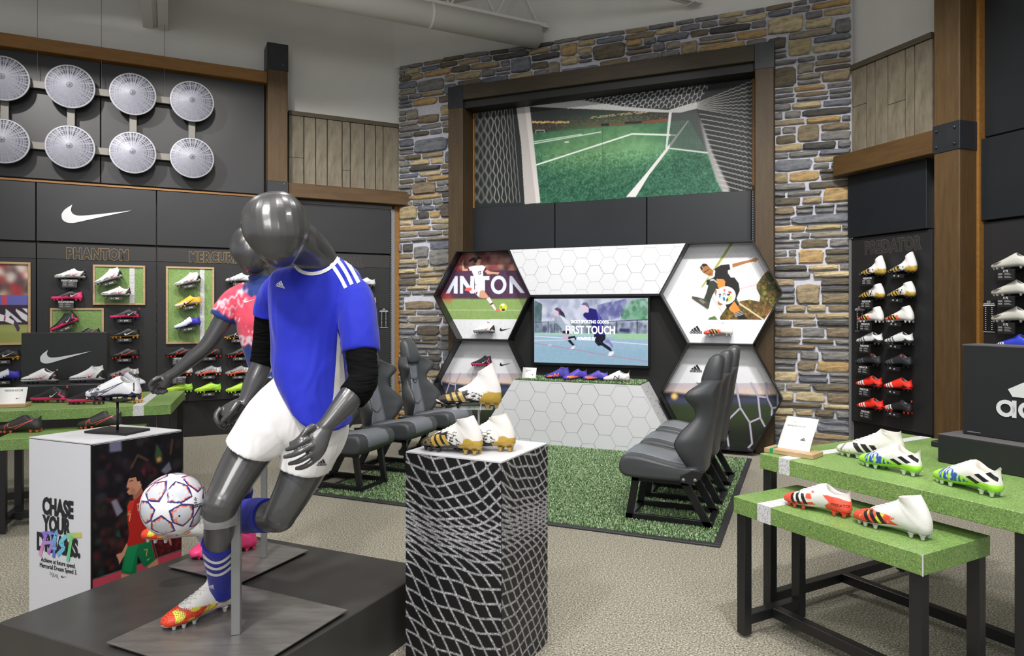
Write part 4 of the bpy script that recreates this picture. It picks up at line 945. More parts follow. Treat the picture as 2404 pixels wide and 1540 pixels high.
# ============================================================ FOOTBALL BOOTS: toe at -x, heel at +x, z = 0 under the studs
def shoe_profile(kind):
    base = [((-.1405, .030), (-.1405, .027), .003), ((-.138, .039), (-.1375, .020), .016), ((-.129, .0475), (-.128, .0165), .029), ((-.107, .056), (-.106, .0145), .040),
            ((-.080, .065), (-.078, .0135), .047), ((-.050, .078), (-.046, .0145), .049), ((-.022, .092), (-.014, .016), .045), ((.004, .106), (.022, .019), .040)]
    end = {'low': [((.024, .116), (.058, .0205), .037), ((.030, .119), (.092, .018), .036), ((.033, .120), (.122, .0185), .035), ((.035, .121), (.139, .030), .034),
                   ((.037, .121), (.1405, .055), .031), ((.038, .121), (.136, .080), .028), ((.039, .121), (.1345, .103), .026), ((.040, .122), (.137, .114), .025)],
           'mid': [((.018, .115), (.058, .0205), .038), ((.026, .122), (.092, .018), .037), ((.032, .127), (.122, .0185), .036), ((.036, .131), (.139, .030), .035),
                   ((.039, .134), (.1405, .055), .033), ((.042, .137), (.135, .085), .031), ((.044, .139), (.126, .115), .031), ((.046, .140), (.124, .140), .030)],
           'high': [((.014, .113), (.058, .0205), .039), ((.020, .119), (.092, .018), .038), ((.025, .124), (.122, .0185), .037), ((.028, .127), (.139, .030), .037),
                    ((.030, .130), (.142, .055), .035), ((.031, .132), (.136, .085), .034), ((.031, .134), (.122, .118), .034), ((.031, .136), (.101, .156), .033)],
           'spike': [((.014, .116), (.058, .0205), .039), ((.024, .126), (.092, .018), .038), ((.031, .134), (.122, .0185), .037), ((.035, .141), (.140, .032), .036),
                     ((.036, .146), (.142, .060), .035), ((.037, .150), (.136, .100), .034), ((.037, .153), (.120, .145), .033), ((.038, .156), (.100, .198), .030)]}[kind]
    return base+end
DIP = {'low': .030, 'mid': .012, 'high': .004, 'spike': .002}
def shoe_grid(kind, n, m, off=0.0):
    K = shoe_profile(kind); nk = len(K); P = np.array([[a[0], a[1], b[0], b[1], w] for a, b, w in K])
    t = np.concatenate([np.linspace(0, 1, n//8)**1.6, np.linspace(1, nk-1, n-n//8+1)[1:]]); n = len(t)
    i = np.clip(t.astype(int), 0, nk-2); f = (t-i)[:, None]
    p0, p1, p2, p3 = P[np.clip(i-1, 0, nk-1)], P[i], P[i+1], P[np.clip(i+2, 0, nk-1)]
    Q = .5*((2*p1)+(-p0+p2)*f+(2*p0-5*p1+4*p2-p3)*f**2+(-p0+3*p1-3*p2+p3)*f**3); Q[:, 4] = np.maximum(Q[:, 4], .002)
    th = np.linspace(0, 2*PI, m+1)[:-1]; c, s = np.cos(th), np.sin(th)
    sgn = lambda v, e: np.sign(v)*np.abs(v)**e
    cc = np.where(c > 0, sgn(c, 1.0), sgn(c, .62)); ss = np.where(c > 0, sgn(s, .95), sgn(s, .80))
    low = np.clip(-c, 0, 1)
    rise = np.clip((t-7.5)/(nk-8.5), 0, 1)[:, None]
    cc = cc[None]*(1-rise)+np.broadcast_to(c, (n, m))*rise; ss = ss[None]*(1-rise)+np.broadcast_to(sgn(s, .85), (n, m))*rise
    Tx, Tz, Bx, Bz, w = [Q[:, k][:, None] for k in range(5)]
    cx, cz = (Tx+Bx)/2, (Tz+Bz)/2; hx_, hz_ = (Tx-Bx)/2, (Tz-Bz)/2; L = np.hypot(hx_, hz_)+1e-9
    X = cx+hx_*cc*(1+off/L); Z = cz+hz_*cc*(1+off/L); Y = (w+off)*ss
    wst = 1-.16*np.exp(-((t[:, None]-7.2)/1.5)**2)*low[None]; Y = Y*wst
    Z = Z-DIP[kind]*rise**2*np.abs(ss)**1.5
    return X, Y, Z-.0035, t, th, nk
def paint_shoe(X, Y, Z, ops, base, seed=0):
    """ops paint the side view: u = 0 toe .. 1 heel, v = height in the same unit"""
    u = (X+.14)/.28; v = Z/.28; A = np.zeros(X.shape+(3,))+np.array(base, float); rr = np.random.RandomState(seed)
    def nz(sx, sz, sd):
        r = np.random.RandomState(sd); o = 0
        for _ in range(7):
            a = r.uniform(.5, 2.2); o = o+np.sin(u*sx*a*6.28+v*sz*r.uniform(-1, 1)*6.28+r.rand()*6.28+np.sign(Y)*r.rand()*3+2*np.sin(v*sz*3+r.rand()*6))
        return o/7
    for op in ops:
        k, col = op[0], np.array(op[1], float); mk = None
        if k in ('tick', 'bars', 'line', 'text', 'patch'): continue
        if k == 'poly': mk = inside(u, v, op[2])
        elif k == 'tick':
            cx, cz, w, rot = op[2:6]; ca, sa = math.cos(rot), math.sin(rot); pts = [(cx+(a*ca-b*sa)*w, cz+(a*sa+b*ca)*w) for a, b in SW_PTS]; mk = inside(u, v, pts)
            if len(op) > 6:
                q = op[6]; pin = [(cx+((a*q+.02)*ca-(b*q-.015)*sa)*w, cz+((a*q+.02)*sa+(b*q-.015)*ca)*w) for a, b in SW_PTS]; mk = mk & ~inside(u, v, pin)
        elif k == 'bars':
            x0, z0, w, gap, h, ln = op[2:8]; mk = np.zeros(u.shape, bool)
            for i in range(3): mk |= inside(u, v, [(x0+i*gap, z0+h), (x0+i*gap+w, z0+h+.006), (x0+i*gap+w+ln, z0+.002), (x0+i*gap+ln, z0)])
        elif k == 'grad': mk = np.clip((u-op[2])/(op[3]-op[2]), 0, 1) if len(op) < 5 else np.clip((v-op[2])/(op[3]-op[2]), 0, 1)
        elif k == 'streak':
            reg = op[2]; sx, sz, th_ = op[3:6]; mk = (inside(u, v, reg))*np.clip((nz(sx, sz, op[6] if len(op) > 6 else 1)-th_)*8, 0, 1)
        elif k == 'edge':      # ragged left edge at u0, spreading over du
            u0, du, sd = op[2:5]; mk = np.clip((u-u0+nz(2.2, 9, sd)*du)*60, 0, 1)
        elif k == 'edgez':
            v0, dv, sd = op[2:5]; mk = np.clip((v-v0+nz(4, 2, sd)*dv)*60, 0, 1)
        elif k == 'dots':
            reg, s = op[2], op[3]; a = u/s; b = v/s*1.3; mk = inside(u, v, reg) & ((((a+.5*(np.floor(b) % 2)) % 1-.5)**2+((b % 1)-.5)**2) < .07)
        elif k == 'line': 
            pts, wd = op[2], op[3]; dd = np.full(u.shape, 9.)
            for (x1, z1), (x2, z2) in zip(pts, pts[1:]):
                l2 = (x2-x1)**2+(z2-z1)**2+1e-12; tt = np.clip(((u-x1)*(x2-x1)+(v-z1)*(z2-z1))/l2, 0, 1); dd = np.minimum(dd, np.hypot(u-x1-tt*(x2-x1), v-z1-tt*(z2-z1)))
            mk = dd < wd
        mk = mk.astype(float)[..., None]; A = A*(1-mk)+col*mk
    return A
def tube_grid(name, X, Y, Z, A, closed=True, rev=False):
    n, m = X.shape; idx = np.arange(n*m).reshape(n, m); nx2 = np.roll(idx, -1, 1) if closed else idx[:, 1:]
    a = idx if closed else idx[:, :-1]
    q = np.stack([a[:-1], nx2[:-1], nx2[1:], a[1:]], -1).reshape(-1, 4)
    if rev: q = q[:, ::-1]
    me = bpy.data.meshes.new(name); me.vertices.add(n*m); me.vertices.foreach_set('co', np.stack([X, Y, Z], -1).astype(np.float32).ravel())
    k = len(q); me.loops.add(k*4); me.loops.foreach_set('vertex_index', q.ravel().astype(np.int32)); me.polygons.add(k)
    me.polygons.foreach_set('loop_start', np.arange(0, k*4, 4, dtype=np.int32))
    try: me.polygons.foreach_set('loop_total', np.full(k, 4, np.int32))
    except Exception: pass
    if A is not None:
        ca = me.color_attributes.new('Col', 'FLOAT_COLOR', 'POINT'); c4 = np.ones((n*m, 4), np.float32); c4[:, :3] = lin(np.clip(A, 0, 255).reshape(-1, 3)); ca.data.foreach_set('color', c4.ravel())
    me.update(calc_edges=True); me.validate(); me.shade_smooth(); return me
m_up = mat('boot_upper', attr=True, rough=.42, spec=.4, bump=.12, bscale=500)
m_upg = mat('boot_upper_glossy', attr=True, rough=.22, spec=.6)
SHOES = {}
def side_marks(ops, bv, cut):
    """bars, ticks and lines of a boot, laid onto both flanks of its upper; returns [(name, colour, bmesh)]"""
    out = []
    for op in ops:
        k = op[0]; polys = []
        if k == 'tick':
            cx, cz, w, rot = op[2:6]; ca, sa = math.cos(rot), math.sin(rot); pts = [(cx+(a*ca-b*sa)*w, cz+(a*sa+b*ca)*w) for a, b in SW_PTS]
            if len(op) > 6:
                wd = .013; n = len(pts)
                for i in range(n):
                    a, b = Vector(pts[i]), Vector(pts[(i+1) % n]); d = (b-a).normalized(); q = Vector((-d.y, d.x))*wd/2; polys.append([tuple(a+q), tuple(b+q), tuple(b-q), tuple(a-q)])
            else: polys.append(pts)
        elif k == 'bars':
            x0, z0, w, gap, h, ln = op[2:8]
            for i in range(3): polys.append([(x0+i*gap, z0+h), (x0+i*gap+w, z0+h+.006), (x0+i*gap+w+ln, z0+.002), (x0+i*gap+ln, z0)])
        elif k == 'line':
            pts, wd = op[2], op[3]
            for p_, q_ in zip(pts, pts[1:]):
                a, b = Vector(p_), Vector(q_); d = (b-a).normalized(); q = Vector((-d.y, d.x))*wd; a = a-d*wd*.6; b = b+d*wd*.6; polys.append([tuple(a+q), tuple(b+q), tuple(b-q), tuple(a-q)])
        elif k == 'patch': polys.append(op[2])
        elif k == 'text':
            tm = text_mesh(op[2], .1, bold=.001, ext=.0006); k_ = op[5]/.1
            for f in tm.polygons:
                if all(tm.vertices[i].co.y < 0 for i in f.vertices): polys.append([(op[3]+tm.vertices[i].co.x*k_, op[4]+tm.vertices[i].co.z*k_) for i in f.vertices])
        else: continue
        bm = bmesh.new()
        for s in ((-1,) if k == 'text' else (-1, 1)):
            b2 = bmesh.new()
            for pl in polys: b2.faces.new([b2.verts.new((x*.28-.14, 0, z*.28)) for x, z in pl])
            bmesh.ops.triangulate(b2, faces=b2.faces)
            for _ in range(3):
                es = [e for e in b2.edges if e.calc_length() > cut]
                if not es: break
                bmesh.ops.subdivide_edges(b2, edges=es, cuts=1); bmesh.ops.triangulate(b2, faces=[f for f in b2.faces if len(f.verts) > 3])
            kill = []
            for v in b2.verts:
                h = bv.ray_cast(Vector((v.co.x, s*.3, v.co.z)), Vector((0, -s, 0)))
                if h[0] is None: kill.append(v)
                else: nrm = h[1] if h[1].y*s > 0 else -h[1]; v.co = h[0]+nrm*(.0007 if cut < .007 else .0016)
            if kill: bmesh.ops.delete(b2, geom=kill, context='VERTS')
            me = bpy.data.meshes.new('t'); b2.to_mesh(me); b2.free(); bm.from_mesh(me); bpy.data.meshes.remove(me)
        out.append(({'tick': 'emblem', 'bars': 'side_stripes', 'line': 'side_line', 'text': 'lettering', 'patch': 'side_stripe'}[k], op[1], bm))
    return out
def shoe_parts(key, hero=False):
    if (key, hero) in SHOES: return SHOES[(key, hero)]
    D = DES[key]; kind = D['k']; n, m = (210, 112) if hero else (56, 36)
    X, Y, Z, t, th, nk = shoe_grid(kind, n, m); out = []
    Yb = Y+.004*np.exp(-((X+.05)/.06)**2)*0
    A = paint_shoe(X, Y, Z, D['ops'], D['c'], 3)
    out.append(('upper', tube_grid('upper', X, Yb, Z, A), m_upg if D.get('gloss') else m_up))
    b_ = bmesh.new(); b_.from_mesh(out[0][1])
    from mathutils.bvhtree import BVHTree
    bv = BVHTree.FromBMesh(b_); b_.free()
    for nme, col, bm in side_marks(D['ops'], bv, .006 if hero else .009):
        me = bpy.data.meshes.new(nme); bm.to_mesh(me); bm.free(); me.shade_smooth(); out.append((nme, me, mat('mark_%d_%d_%d' % tuple(col), col, .35)))
    # lining
    e = [X[-1], Y[-1], Z[-1]]; cx, cz = e[0].mean(), e[2].mean(); Xs, Ys, Zs = [e[0]], [e[1]], [e[2]]
    for f, dz in ((.93, -.002), (.84, -.02), (.8, -.045), (.3, -.07)): Xs.append(cx+(e[0]-cx)*f); Ys.append(e[1]*f); Zs.append(e[2]*f+cz*(1-f)+dz-(.0))
    li = D.get('lin', (60, 60, 62)); Xs, Ys, Zs = map(np.array, (Xs, Ys, Zs))
    out.append(('lining', tube_grid('lining', Xs, Ys, Zs, np.zeros(Xs.shape+(3,))+np.array(li, float)), m_up))
    # outsole plate and studs
    sc = D['s']; kk = int(np.searchsorted(t, 11.3)); half = np.nonzero(np.abs(th-PI) < 1.12)[0]
    Xo, Yo, Zo, _, _, _ = shoe_grid(kind, n, m, .0016); Xo, Yo, Zo = Xo[:kk, half], Yo[:kk, half], Zo[:kk, half]
    Ao = np.zeros(Xo.shape+(3,))+np.array(sc, float)
    if D.get('s2'): Ao[Xo > .05] = np.array(D['s2'], float)
    out.append(('outsole', tube_grid('outsole', Xo, Yo, Zo, Ao, False), m_upg))
    sm = D.get('stud', sc); sm2 = D.get('stud2', sm)
    spots = [(-.108, .024), (-.108, -.024), (-.078, .036), (-.078, -.036), (-.040, .036), (-.040, -.036), (.084, .026), (.084, -.026), (.122, .022), (.122, -.022)]
    ms, ms2 = mat('stud_%d_%d_%d' % tuple(sm), sm, .3), mat('stud_%d_%d_%d' % tuple(sm2), sm2, .3)
    if hero:
        for (x, y) in spots:
            bm = bmesh.new(); lathe(bm, [(.0004, 0), (.0052, 0), (.0062, .002), (.0085, .013), (.0125, .0175)], 10, 'z', (x, y, .0)); me = bpy.data.meshes.new('stud'); bm.to_mesh(me); bm.free(); me.shade_smooth(); out.append(('stud', me, ms2 if x > .05 else ms))
    else:
        bm = bmesh.new()
        for (x, y) in spots: lathe(bm, [(.0004, 0), (.0056, 0), (.011, .018)], 6, 'z', (x, y, 0))
        me = bpy.data.meshes.new('studs'); bm.to_mesh(me); bm.free(); out.append(('studs', me, ms))
    # laces over the instep
    if D.get('lace'):
        bm = bmesh.new(); k0, k1 = np.searchsorted(t, 4.6), np.searchsorted(t, 8.0); N = 6 if hero else 4; prev = None
        def top(ti, sy):
            j = int(np.argmin(np.abs(t-ti))); q = int(round((.075 if sy > 0 else 1-.075)*m)) % m; return Vector((X[j, q], Y[j, q], Z[j, q]+.0022))
        ts = np.linspace(4.4, 7.9, N)
        for i, ti in enumerate(ts):
            a, b = top(ti, 1), top(ti, -1); c = (a+b)/2+Vector((0, 0, .004)); tube(bm, [a, c, b], .0017, 5)
            if i < N-1: d = top(ts[i+1], -1); e_ = top(ts[i+1], 1); tube(bm, [a, (a+d)/2+Vector((0, 0, .0055)), d], .0016, 5); tube(bm, [b, (b+e_)/2+Vector((0, 0, .0055)), e_], .0016, 5)
        me = bpy.data.meshes.new('laces'); bm.to_mesh(me); bm.free(); me.shade_smooth(); lc = D['lace']; out.append(('laces', me, mat('lace_%d_%d_%d' % tuple(lc), lc, .8)))
    if D.get('tab'):
        j = -1; q = m//2; bm = bmesh.new(); p = Vector((X[-1, q], 0, Z[-1, q])); add_box(bm, p.x-.002, p.x+.003, -.006, .006, p.z-.006, p.z+.012, bev=.001); me = bpy.data.meshes.new('pull_tab'); bm.to_mesh(me); bm.free(); out.append(('pull_tab', me, mat('tab_%d_%d_%d' % tuple(D['tab']), D['tab'], .6)))
    for nme, me, mt in out:
        if not len(me.materials): me.materials.append(mt)
    SHOES[(key, hero)] = out; return out
def shoe(key, label, loc, rotz=0, tilt=0, hero=False, group=None, scale=1.0, roll=0):
    t = thing('football_boot', label, 'boot', loc, 0, group); t.rotation_mode = 'XYZ'
    t.rotation_euler = (roll, tilt, rotz); t.scale = (scale,)*3
    for nme, me, mt in shoe_parts(key, hero):
        o = bpy.data.objects.new(nme, me); C.objects.link(o); o.parent = t
        if nme == 'studs': o['kind'] = 'stuff'
    return t
WH, BK, PK, OR, RD, GD, VT, GY = (222, 222, 222), (26, 26, 29), (236, 62, 120), (244, 110, 70), (226, 58, 40), (176, 146, 66), (176, 222, 60), (120, 122, 126)
HEEL = [(.86, .05), (.99, .09), (1.05, .15), (1.05, .32), (.97, .36), (.86, .20), (.80, .10)]
DES = {
 'white_pink': dict(k='low', c=WH, s=(196, 196, 196), stud=(60, 60, 60), lace=(210, 210, 212), ops=[('poly', BK, [(.03, .10), (.55, .125), (.56, .15), (.03, .125)]), ('poly', (150, 40, 90), [(.42, .128), (.58, .135), (.58, .15), (.42, .142)]), ('poly', BK, HEEL), ('tick', (222, 70, 120), .70, .20, .26, .38), ('poly', (220, 60, 110), [(.93, .20), (.98, .22), (.97, .25), (.92, .23)])]),
 'white_pink_mid': dict(k='mid', c=WH, s=(196, 196, 196), stud=(60, 60, 60), ops=[('poly', BK, [(.03, .10), (.55, .125), (.56, .15), (.03, .125)]), ('poly', BK, HEEL), ('tick', (222, 70, 120), .72, .21, .26, .45)]),
 'black_pink': dict(k='low', c=(38, 38, 43), s=PK, stud=(60, 50, 56), lace=(20, 20, 22), tab=PK, ops=[('poly', PK, [(.0, .04), (.0, .13), (.60, .15), (.62, .10), (1, .10), (1, .03)]), ('poly', (38, 38, 43), [(.62, .10), (.66, .165), (.86, .12), (1.02, .14), (1.02, .11), (.9, .08)]), ('tick', (212, 214, 210), .72, .22, .26, .42), ('line', PK, [(.90, .36), (.84, .22), (.97, .15)], .012)]),
 'black_pink_mid': dict(k='mid', c=(38, 38, 43), s=PK, stud=(60, 50, 56), ops=[('poly', PK, [(.0, .04), (.0, .13), (.60, .15), (.62, .10), (1, .10), (1, .03)]), ('poly', (38, 38, 43), [(.62, .10), (.66, .165), (.86, .12), (1.02, .14), (1.02, .11), (.9, .08)]), ('tick', (212, 214, 210), .72, .22, .26, .42), ('line', PK, [(.90, .36), (.84, .22), (.97, .15)], .012)]),
 'pink_heel': dict(k='low', c=(34, 32, 38), s=PK, stud=PK, ops=[('poly', PK, [(.0, .04), (.0, .15), (.70, .16), (.86, .20), (.86, .45), (1.1, .45), (1.1, .03)]), ('tick', WH, .76, .23, .30, .35)]),
 'black_gold': dict(k='low', c=(30, 30, 33), s=(206, 150, 50), stud=(190, 140, 50), lace=(40, 40, 42), ops=[('poly', (206, 150, 50), [(0, .03), (0, .075), (1, .10), (1, .03)]), ('tick', WH, .66, .20, .36, .25)]),
 'black_tick': dict(k='low', c=(30, 30, 33), s=(206, 150, 50), stud=(230, 160, 50), ops=[('tick', WH, .62, .20, .50, .25, .78), ('poly', (230, 160, 50), [(0, .03), (0, .11), (.2, .09), (.2, .03)])]),
 'black_red': dict(k='low', c=(36, 35, 38), s=(40, 36, 38), stud=RD, lace=(24, 24, 26), ops=[('tick', (220, 80, 50), .60, .19, .42, .25, .80), ('poly', (150, 46, 40), [(0, .03), (0, .07), (1, .09), (1, .03)])]),
 'black_outline': dict(k='low', c=(52, 50, 53), s=(46, 44, 46), stud=OR, lace=(24, 24, 26), ops=[('tick', (232, 96, 64), .56, .185, .66, .18, .86)]),
 'grey_coral': dict(k='low', c=(128, 128, 132), s=(90, 90, 94), stud=OR, lace=(60, 60, 64), ops=[('grad', (196, 196, 198), .7, 1.0), ('poly', (240, 118, 90), [(.08, .06), (.12, .12), (.45, .20), (.80, .17), (.85, .10), (.4, .07)]), ('tick', (40, 40, 44), .34, .18, .30, .2), ('streak', (220, 222, 222), [(.6, .1), (1, .1), (1, .3), (.6, .3)], 5, 5, .1)]),
 'volt': dict(k='low', c=(178, 224, 66), s=(150, 210, 60), stud=(170, 220, 70), ops=[('line', (150, 110, 50), [(.05, .11), (.3, .17), (.6, .14), (.95, .22)], .008), ('grad', (150, 220, 90), .6, 1.1)]),
 'orange_white': dict(k='low', c=(246, 180, 50), s=(214, 196, 170), stud=(236, 170, 60), lace=(240, 176, 50), ops=[('poly', (222, 216, 206), [(-.1, 0), (-.1, .14), (.20, .15), (.42, .20), (.55, .12), (1, .14), (1, 0)]), ('tick', (52, 34, 30), .56, .17, .50, .30), ('poly', (246, 170, 50), [(.88, .1), (1.05, .1), (1.05, .4), (.93, .4)])]),
 'white_blue': dict(k='low', c=(208, 212, 220), s=(60, 60, 140), stud=(50, 50, 120), lace=(26, 26, 30), ops=[('poly', (58, 50, 180), [(.62, .05), (.58, .16), (.70, .24), (.66, .42), (1.1, .42), (1.1, .03)]), ('tick', (44, 44, 60), .68, .18, .38, .35), ('poly', (40, 36, 90), [(.2, .03), (1, .03), (1, .075), (.2, .06)])]),
 'silver': dict(k='low', c=(206, 207, 210), s=(150, 150, 154), stud=(90, 90, 94), lace=(186, 186, 190), ops=[('tick', (150, 152, 158), .62, .19, .4, .3), ('streak', (130, 132, 138), [(0, 0), (.4, 0), (.4, .2), (0, .2)], 6, 6, 0)]),
 'pink': dict(k='low', c=(236, 70, 130), s=(220, 60, 120), stud=(230, 60, 120), lace=(240, 90, 150), ops=[('tick', (226, 214, 222), .40, .17, .42, .25)]),
 'zebra': dict(k='low', c=(216, 217, 222), s=(40, 44, 60), stud=(46, 48, 60), gloss=0, lin=(150, 150, 146), lace=(222, 222, 226), ops=[('streak', (88, 90, 100), [(-.1, 0), (.10, .3), (.34, .24), (.62, .12), (.62, 0)], 3.5, 12, -.02), ('tick', (90, 92, 104), .50, .20, .62, .22, .80), ('poly', (70, 74, 92), [(.50, .03), (.52, .09), (1, .12), (1, .03)]), ('line', (50, 52, 60), [(.93, .32), (.95, .17)], .010)]),
 'gold_high': dict(k='high', c=(30, 28, 30), s=(30, 30, 32), s2=GD, stud=(34, 34, 36), stud2=GD, lace=(214, 212, 208), lin=(190, 186, 178), ops=[('edgez', (222, 220, 216), .285, .03, 5), ('edge', (222, 220, 216), .52, .15, 4), ('streak', (30, 28, 30), [(.40, .05), (.72, .05), (.74, .2), (.70, .31), (.44, .30)], 5, 44, .16, 7), ('bars', GD, .21, .075, .060, .105, .17, .10), ('dots', (200, 180, 110), [(.05, .10), (.20, .25), (.30, .2), (.28, .07)], .022), ('poly', (186, 154, 64), [(.66, .03), (.70, .12), (.77, .16), (.79, .22), (.86, .23), (.92, .20), (1.1, .19), (1.1, 0)])]),
 'gold_spike': dict(k='spike', c=(28, 27, 30), s=(26, 26, 28), s2=GD, stud=(34, 34, 36), stud2=GD, lin=(190, 186, 178), ops=[('edgez', (226, 224, 222), .26, .035, 5), ('edge', (226, 224, 222), .50, .16, 4), ('streak', (28, 27, 30), [(.35, .03), (.70, .03), (.72, .22), (.40, .28)], 5, 40, .10, 7), ('streak', (226, 224, 222), [(.0, .03), (.5, .03), (.5, .12), (.0, .12)], 5, 14, .25, 9), ('bars', (168, 146, 78), .13, .115, .062, .105, .13, .07), ('dots', (90, 84, 50), [(.05, .12), (.5, .12), (.5, .2), (.05, .2)], .022), ('poly', (182, 152, 62), [(.62, .05), (.68, .14), (.74, .22), (.82, .26), (.92, .25), (1.1, .24), (1.1, 0), (.7, 0)])]),
 'red_high': dict(k='high', c=(222, 221, 218), s=(214, 213, 212), stud=(206, 204, 202), lace=(222, 220, 218), lin=(200, 196, 188), ops=[('edge', (222, 221, 218), -1, 0, 1), ('poly', (236, 84, 66), [(-.1, 0), (-.1, .18), (.12, .24), (.30, .245), (.52, .23), (.62, .20), (.56, .16), (.66, .12), (.5, .06)]), ('streak', (214, 222, 70), [(.14, .10), (.50, .10), (.60, .22), (.18, .24)], 3, 5, .05, 3), ('streak', (222, 221, 218), [(.3, .03), (.75, .03), (.75, .3), (.3, .26)], 4, 4, .28, 8), ('dots', (150, 40, 34), [(-.05, .06), (-.05, .2), (.25, .25), (.30, .1)], .020), ('bars', (30, 28, 30), .17, .06, .055, .10, .17, .11), ('poly', (222, 221, 218), [(-.1, 0), (-.1, .07), (.5, .045), (1, .05), (1, 0)])]),
 'red_low': dict(k='low', c=(222, 221, 219), s=(226, 224, 222), s2=(240, 92, 72), stud=(226, 90, 74), stud2=(240, 92, 72), lace=(216, 214, 212), lin=(190, 188, 184), ops=[('poly', (238, 88, 70), [(-.1, 0), (-.1, .16), (.10, .23), (.18, .23), (.20, .10), (.5, .14), (.55, .10), (.4, .06)]), ('streak', (238, 88, 70), [(.36, .18), (.52, .18), (.52, .30), (.40, .30)], 4, 4, -.1, 3), ('bars', (30, 28, 30), .13, .08, .05, .095, .15, .07), ('dots', (190, 50, 44), [(-.05, .06), (-.05, .2), (.12, .22), (.2, .1)], .022), ('poly', (240, 92, 72), [(.64, .28), (.86, .27), (1.1, .20), (1.1, 0), (.62, 0), (.62, .08), (.74, .18)]), ('text', (40, 30, 34), 'PREDATOR', .90, .165, .052)]),
 'white_grey': dict(k='low', c=(212, 214, 216), s=(60, 62, 64), stud=(70, 72, 74), lace=(226, 226, 226), ops=[('bars', (96, 98, 102), .15, .07, .05, .10, .17, .08), ('poly', (44, 46, 50), [(.66, .03), (.72, .14), (.84, .20), (.92, .16), (1.1, .16), (1.1, 0)])]),
 'black_grey': dict(k='low', c=(40, 42, 46), s=(30, 30, 32), stud=(30, 30, 32), lace=(30, 30, 32), ops=[('bars', (86, 90, 96), .15, .07, .05, .10, .17, .08), ('poly', (210, 80, 70), [(.62, .36), (.76, .34), (.78, .42), (.64, .44)])]),
 'red_stripe': dict(k='low', c=(226, 50, 36), s=(206, 40, 30), stud=(40, 36, 36), lace=(220, 46, 34), ops=[('bars', WH, .13, .07, .05, .10, .17, .08), ('poly', (36, 32, 36), [(.62, .03), (.66, .12), (.80, .20), (.86, .16), (1.1, .14), (1.1, 0)])]),
 'black_redtoe': dict(k='low', c=(34, 34, 36), s=(40, 36, 36), stud=(190, 50, 40), tab=RD, ops=[('poly', (222, 60, 44), [(-.1, 0), (-.1, .3), (.14, .24), (.36, .06), (.36, 0)]), ('bars', (226, 220, 220), .10, .07, .05, .10, .17, .08)]),
 'pale_x': dict(k='low', c=(196, 195, 186), s=(206, 206, 198), stud=(150, 150, 146), lin=(120, 120, 116), gloss=1, ops=[('line', (70, 72, 72), [(.10, .13), (.20, .18)], .010), ('line', (70, 72, 72), [(.15, .12), (.28, .19)], .010), ('line', (90, 92, 90), [(.21, .12), (.34, .19)], .008), ('grad', (214, 214, 208), .5, 1)]),
 'blue_x': dict(k='low', c=(46, 60, 190), s=(50, 60, 180), stud=(50, 60, 160), ops=[('bars', WH, .13, .05, .04, .07, .15, .06), ('grad', (60, 80, 214), .3, 1)]),
 'lime_blue': dict(k='low', c=(222, 221, 216), s=(158, 226, 60), stud=(214, 226, 206), lace=(226, 226, 224), lin=(206, 200, 188), ops=[('poly', (168, 228, 70), [(-.1, 0), (-.1, .18), (.12, .24), (.22, .20), (.50, .20), (.62, .17), (1.1, .15), (1.1, 0)]), ('streak', (52, 90, 176), [(.18, .09), (.20, .25), (.40, .25), (.62, .12), (.58, .09)], 12, 3, -.15, 5), ('streak', (220, 224, 220), [(.18, .10), (.20, .22), (.36, .24), (.50, .14)], 12, 4, .25, 6), ('line', (40, 140, 110), [(.03, .12), (.10, .19), (.22, .22)], .010), ('patch', (24, 24, 28), [(.60, .19), (.66, .215), (.80, .155), (.74, .125)]), ('patch', (24, 24, 28), [(.72, .245), (.78, .27), (.92, .20), (.86, .175)]), ('patch', (24, 24, 28), [(.84, .30), (.90, .33), (1.03, .22), (.99, .205)])]),
 'white_copa': dict(k='mid', c=(218, 216, 208), s=(196, 224, 150), stud=(210, 214, 206), lace=(214, 212, 206), lin=(190, 186, 178), ops=[('poly', (176, 226, 90), [(.0, .02), (.1, .075), (.3, .075), (.5, .07), (.5, .02)]), ('streak', (140, 140, 136), [(-.1, .05), (.25, .1), (.25, .24), (0, .2)], 7, 7, .2), ('bars', (30, 30, 32), .28, .10, .08, .125, .13, .10)]),
 'blue_coral': dict(k='mid', c=(74, 66, 158), s=(60, 50, 130), stud=(60, 50, 130), ops=[('poly', (240, 116, 90), [(.10, .08), (.22, .16), (.42, .17), (.32, .09)]), ('line', (244, 124, 92), [(.42, .08), (.46, .22), (.56, .10), (.60, .24)], .022)]),
 'blue_fire': dict(k='low', c=(82, 66, 170), s=(60, 50, 130), stud=(60, 50, 130), ops=[('streak', (246, 130, 84), [(.08, .06), (.12, .17), (.45, .18), (.62, .12), (.5, .07)], 3, 8, -.5), ('grad', (84, 80, 190), .7, 1)]),
 'white_n': dict(k='low', c=(226, 226, 222), s=(206, 196, 176), stud=(196, 186, 168), tab=(150, 70, 110), lace=(226, 226, 226), ops=[('line', (54, 54, 96), [(.44, .11), (.48, .23), (.60, .11), (.64, .24)], .014), ('poly', (178, 178, 180), [(.80, .08), (1.1, .08), (1.1, .25), (.9, .22)])]),
 'orange_blue': dict(k='high', c=(226, 224, 220), s=(220, 216, 214), stud=(206, 200, 200), lace=(228, 228, 226), lin=(200, 196, 188), ops=[('poly', (232, 72, 44), [(-.1, 0), (-.1, .22), (.14, .25), (.34, .20), (.50, .20), (.70, .16), (.55, .06)]), ('streak', (226, 222, 74), [(.10, .10), (.36, .08), (.70, .13), (.66, .20), (.14, .24)], 3, 5, -.05, 5), ('dots', (120, 50, 36), [(0, .06), (.02, .2), (.3, .24), (.6, .17), (.5, .08)], .020)]),
}
